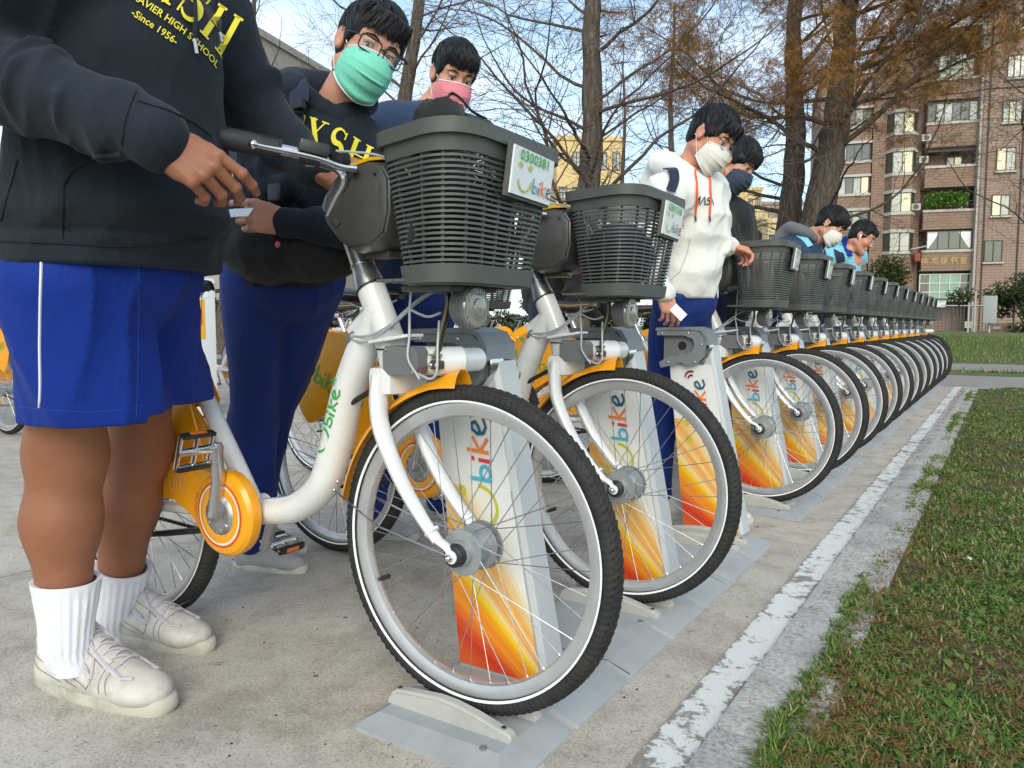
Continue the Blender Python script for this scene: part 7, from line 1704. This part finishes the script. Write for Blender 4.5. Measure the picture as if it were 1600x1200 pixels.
# black bag filling the nearest basket
bk_ = thing('black_bag', 'black fabric bag with a strap stuffed into the nearest basket', 'bag')
o_ = Vector((X0, 1.26, 0)); f = SDF(np.array(o_)+(-.18, -.19, .88), np.array(o_)+(.12, .22, 1.30), .007); f.ell(o_+Vector((-.028, .0, 1.03)), (.085, .135, .135), None, .02); f.ell(o_+Vector((-.035, .055, 1.175)), (.065, .10, .055), None, .03); f.ell(o_+Vector((-.03, -.055, 1.19)), (.055, .055, .055), None, .03); f.ell(o_+Vector((-.03, .12, 1.165)), (.05, .05, .04), None, .03); f.disp(folds(.011, 38, 3)); V, F = f.mesh(); np_obj('bag_body', V, F, M['black_cloth'], bk_)
mb = MB(); mb.tube(spline([A(700, 172, 1.60), A(700, 152, 1.60), A(708, 146, 1.60), A(722, 156, 1.58), A(738, 174, 1.57), A(760, 186, 1.58)], 5), .0042, 6, sy=.6); mb.build('bag_strap', 'black', bk_)
mb = MB(); mb.torus(A(722, 170, 1.60), .006, .0016, 'Y', 14, 5); mb.build('ring', 'chrome', bk_)
rn = random.Random(4); mb = MB()
fb = surf_map(bk_.children[0], onpx(bk_.children[0], 765, 275, 0)[0], Vector((0, 1, 0)), up, Vector((1, 0, 0)), .002)
for i in range(60):
    a_, r_ = rn.random()*6.28, rn.random()**.7*.045; u, v = r_*math.cos(a_), r_*math.sin(a_)*1.3; d_ = rn.random()*6.28
    mb.stroke([(u, v), (u+.008*math.cos(d_), v+.008*math.sin(d_))], .0014, fb)
mb.build('bag_print', 'white_piping', bk_, smooth=False)
# dark bag in the second basket
b2_ = thing('navy_bag', 'dark navy bag lying in the second basket', 'bag'); o_ = Vector((X0, 2.005, 0)); f = SDF(np.array(o_)+(-.18, -.19, .88), np.array(o_)+(.12, .2, 1.25), .009); f.ell(o_+Vector((-.025, .0, 1.01)), (.085, .13, .095), None, .02); f.disp(folds(.006, 22, 6)); V, F = f.mesh(); np_obj('bag_body', V, F, M['strap_navy'], b2_)

# ---------------------------------------------------------------- white hoodie
h4 = A(1109, 217, 3.02); n4 = A(1076, 283, 3.12); sR4, sL4 = A(1040, 305, 2.98), A(1102, 302, 3.24); p4 = A(1068, 470, 3.28); p4 = Vector((p4.x, p4.y, .93))
P4, top4, R4 = student('student in white hoodie, white mask and glasses standing behind the empty dock', h4, (52, 33, 10), n4, sR4, sL4, A(1012, 410, 2.98), A(1038, 455, 3.0), A(1116, 368, 3.18), A(1136, 384, 3.28), p4,
    at(1030, 640, D=3.35), at(1028, 775, Z=.09), at(1085, 640, D=3.3), at(1100, 780, Z=.09), top='white_cloth', legs='blue_dark', mask='mask_white', s=.90, hs=.0032, gl=dict(w=.025, h=.018, r=.014, thick=.0013), seed=22, cloth_h=.010, hair_k=dict(n=1000, fringe=.066, fr_drop=.014, puff=1.03), hair_h=.0035, hood=(0, 'white_cloth', 1.05), look=(.1, -.25), fit=.90, fold=.010, skin='skin_pink', hemz=-.0,
    hands=(dict(fd=-CUv+CRv*.25, th=CDv*.2+CRv, back=-CDv-CRv*.2, curl=[(15, 25, 15), (25, 30, 20), (30, 35, 20), (35, 35, 20)], tout=22, topp=.8, h=.003), dict(fd=CRv*.9-CUv*.3+CDv*.1, th=CUv*.3-CDv, back=CUv, curl=(45, 48, 50, 52), h=.0035)))
a = onpx(top4, 1100, 313, 0)[0]; n4_ = (-CDv*.85+CRv*.5).normalized(); e4 = -(n4_.cross(up)).normalized(); f4 = surf_map(top4, a, e4, up, n4_, .004); mb = MB()
def pt4(px, py): return (px-1100)*.00285, -(py-313)*.0025
def nz(u, v): return f4(u, v)
mm = .0026
for st in ([(1088, 308), (1088, 319), (1091, 308.5), (1093, 319), (1093, 308)], [(1095, 319), (1099, 308), (1102, 319)], [(1108, 309), (1104, 310), (1104, 313), (1108, 314), (1108, 318), (1103.5, 319)], [(1110, 319), (1113, 309), (1116, 319)]): mb.stroke([pt4(*p) for p in dens(st, 3)], .0042, nz)
mb.build('chest_lettering', 'black', top4, smooth=False)
mb = MB()
for P in ([(1086, 264), (1087, 285), (1087, 310), (1086, 336)], [(1107, 266), (1108, 285), (1109, 310), (1108, 338)]):
    Q = [q for q in (onpx(top4, *p, .006)[0] for p in dens(P, 3)) if q is not None]; mb.tube(Q, .0042, 6); mb.tube([Q[-1], Q[-1]-CUv*.022+CRv*.002], .0036, 6, mi=1)
mb.build('drawstring', ['orange_cord', 'black'], top4)
seam(top4, [(1078, 372), (1074, 395), (1062, 425), (1045, 440)], .004, 'pocket_seam', 'ledge', .0)
bp4 = thing('backpack', 'dark navy backpack worn by the student in the white hoodie', 'backpack')
strap(bp4, on(top4, [(1043, 262), (1050, 272), (1052, 284), (1047, 300)], 3.0, .020), .036, 'strap_navy'); f = SDF(np.array(A(1020, 330, 3.4))-.25, np.array(A(1020, 330, 3.4))+.25, .014); f.ell(A(1030, 340, 3.42), (.10, .11, .18), None, .02); V, F = f.mesh(); np_obj('pack', V, F, M['strap_navy'], bp4)
card(1060, 488, 2.94, CRv*.7-CUv*.7, CUv+CRv*.9, 'white card hanging from the fingers of the student in the white hoodie', .06, .035)
# ---------------------------------------------------------------- black coat
h5 = A(1150, 258, 3.72); n5 = A(1122, 318, 3.84); sR5, sL5 = A(1112, 345, 3.70), A(1150, 340, 4.0); p5 = A(1132, 455, 4.0); p5 = Vector((p5.x, p5.y, .95))
P5, top5, R5 = student('student in black coat and dark navy mask behind the white hooded student', h5, (50, 31, 12), n5, sR5, sL5, A(1140, 395, 3.7), A(1168, 378, 3.85), A(1170, 400, 4.0), A(1190, 400, 4.1), p5,
    at(1085, 600, D=4.1), Vector((-1.74, 4.38, .10)), at(1130, 590, D=4.2), Vector((-1.35, 4.6, .10)), top='black_cloth', legs='navy_dark', mask='mask_navy', s=.92, hs=.004, seed=31, cloth_h=.012, hair_k=dict(n=900, fringe=.058, fr_drop=.022, puff=1.05), hair_h=.0045, white_edge=False, loopmat='black', look=(.1, -.25), hemz=-.12, shcol=('shoe_grey', 'shoe', 'lace'))
f = SDF(np.array(n5)-.13, np.array(n5)+.13, .007); f.ell(Vector(n5)+R5 @ Vector((0, .055, -.02)), (.05, .05, .035), None, .01); V, F = f.mesh(); M['collar_blue'] = plain('pale_blue_collar', (.30, .42, .6), .8); np_obj('shirt_collar', V, F, M['collar_blue'], P5)
# ---------------------------------------------------------------- grey hood, white mask
h6 = A(1296, 353, 4.9); n6 = A(1262, 375, 5.0); p6 = Vector((-1.35, 5.2, .92))
P6, top6, R6 = student('student in navy jacket with grey hood and white mask bending over the row', h6, (62, 34, 10), n6, A(1240, 400, 4.85), A(1268, 402, 5.2), A(1225, 455, 5.1), A(1265, 480, 5.1), A(1262, 450, 5.4), A(1290, 470, 5.4), p6,
    Vector((-1.5, 5.1, .5)), Vector((-1.75, 5.2, .1)), Vector((-1.45, 5.5, .5)), Vector((-1.65, 5.55, .1)), top='navy_jacket', mask='mask_white', s=.88, hs=.005, seed=41, cloth_h=.015, hair_k=dict(n=700, fringe=.058, fr_drop=.018, puff=1.05), hair_h=.0055, hood=(0, 'grey_hood', .85), look=(.1, -.25), white_edge=False)
st_ = strap(P6, on(top6, [(1246, 368), (1256, 375), (1264, 386)], 4.9, .012), .035, 'lightblue_cloth', 'shoulder_stripe')
# ---------------------------------------------------------------- light blue jacket
h7 = A(1345, 371, 5.6); n7 = A(1325, 390, 5.7); p7 = Vector((-1.25, 6.2, .92))
P7, top7, R7 = student('student in light blue jacket with white earbud and thin glasses farther along the row', h7, (66, 32, 6), n7, A(1300, 408, 5.55), A(1335, 402, 5.95), A(1285, 455, 5.9), A(1305, 480, 5.9), A(1305, 455, 6.3), A(1325, 480, 6.3), p7,
    Vector((-1.4, 6.1, .5)), Vector((-1.65, 6.2, .1)), Vector((-1.35, 6.4, .5)), Vector((-1.55, 6.5, .1)), top='lightblue_cloth', mask=None, s=.88, hs=.005, seed=51, cloth_h=.016, hair_k=dict(n=600, fringe=.070, fr_drop=.006, puff=.98), hair_h=.0055, gl=dict(w=.024, h=.016, r=.012, thick=.0011, mat='alu'), look=(.1, -.25), skin='skin_pink')
strap(P7, on(top7, [(1318, 372), (1322, 385), (1324, 400)], 5.6, .014), .05, 'blue_shorts', 'collar_panel'); mb = MB(); mb.ball(Vector(h7)+R7 @ Vector((.086, .002, -.006)), .009, 6); mb.tube([Vector(h7)+R7 @ Vector((.088, .006, -.010)), Vector(h7)+R7 @ Vector((.086, .014, -.032))], .004, 6); mb.build('earbud', 'white_piping', P7)
bp7 = thing('backpack', 'dark backpack strap on the student in the light blue jacket', 'backpack'); strap(bp7, on(top7, [(1302, 386), (1310, 396), (1313, 410)], 5.6, .012), .06, 'strap_navy')
# ---------------------------------------------------------------- someone in black and red bending behind the second bicycle
h8 = A(948, 395, 4.1); n8 = A(920, 400, 4.2)
P8, top8, R8 = student('person in black and red jacket stooping behind the second bicycle, mostly hidden', h8, (70, 50, 0), n8, A(905, 412, 4.1), A(915, 408, 4.4), A(905, 470, 4.1), A(935, 500, 4.1), A(925, 470, 4.4), A(950, 490, 4.4), A(858, 470, 4.5),
    A(850, 560, 4.4), Vector((-2.75, 3.5, .1)), A(880, 560, 4.6), Vector((-2.85, 3.85, .1)), top='black_cloth', legs='navy_dark', mask=None, s=1.0, hs=.006, seed=61, cloth_h=.018, hair_k=dict(n=300), hair_h=.007)
q = on(top8, [(862, 402), (876, 408), (890, 420)], 4.1, .012); strap(P8, q, .13, 'red_cloth', 'red_panel')
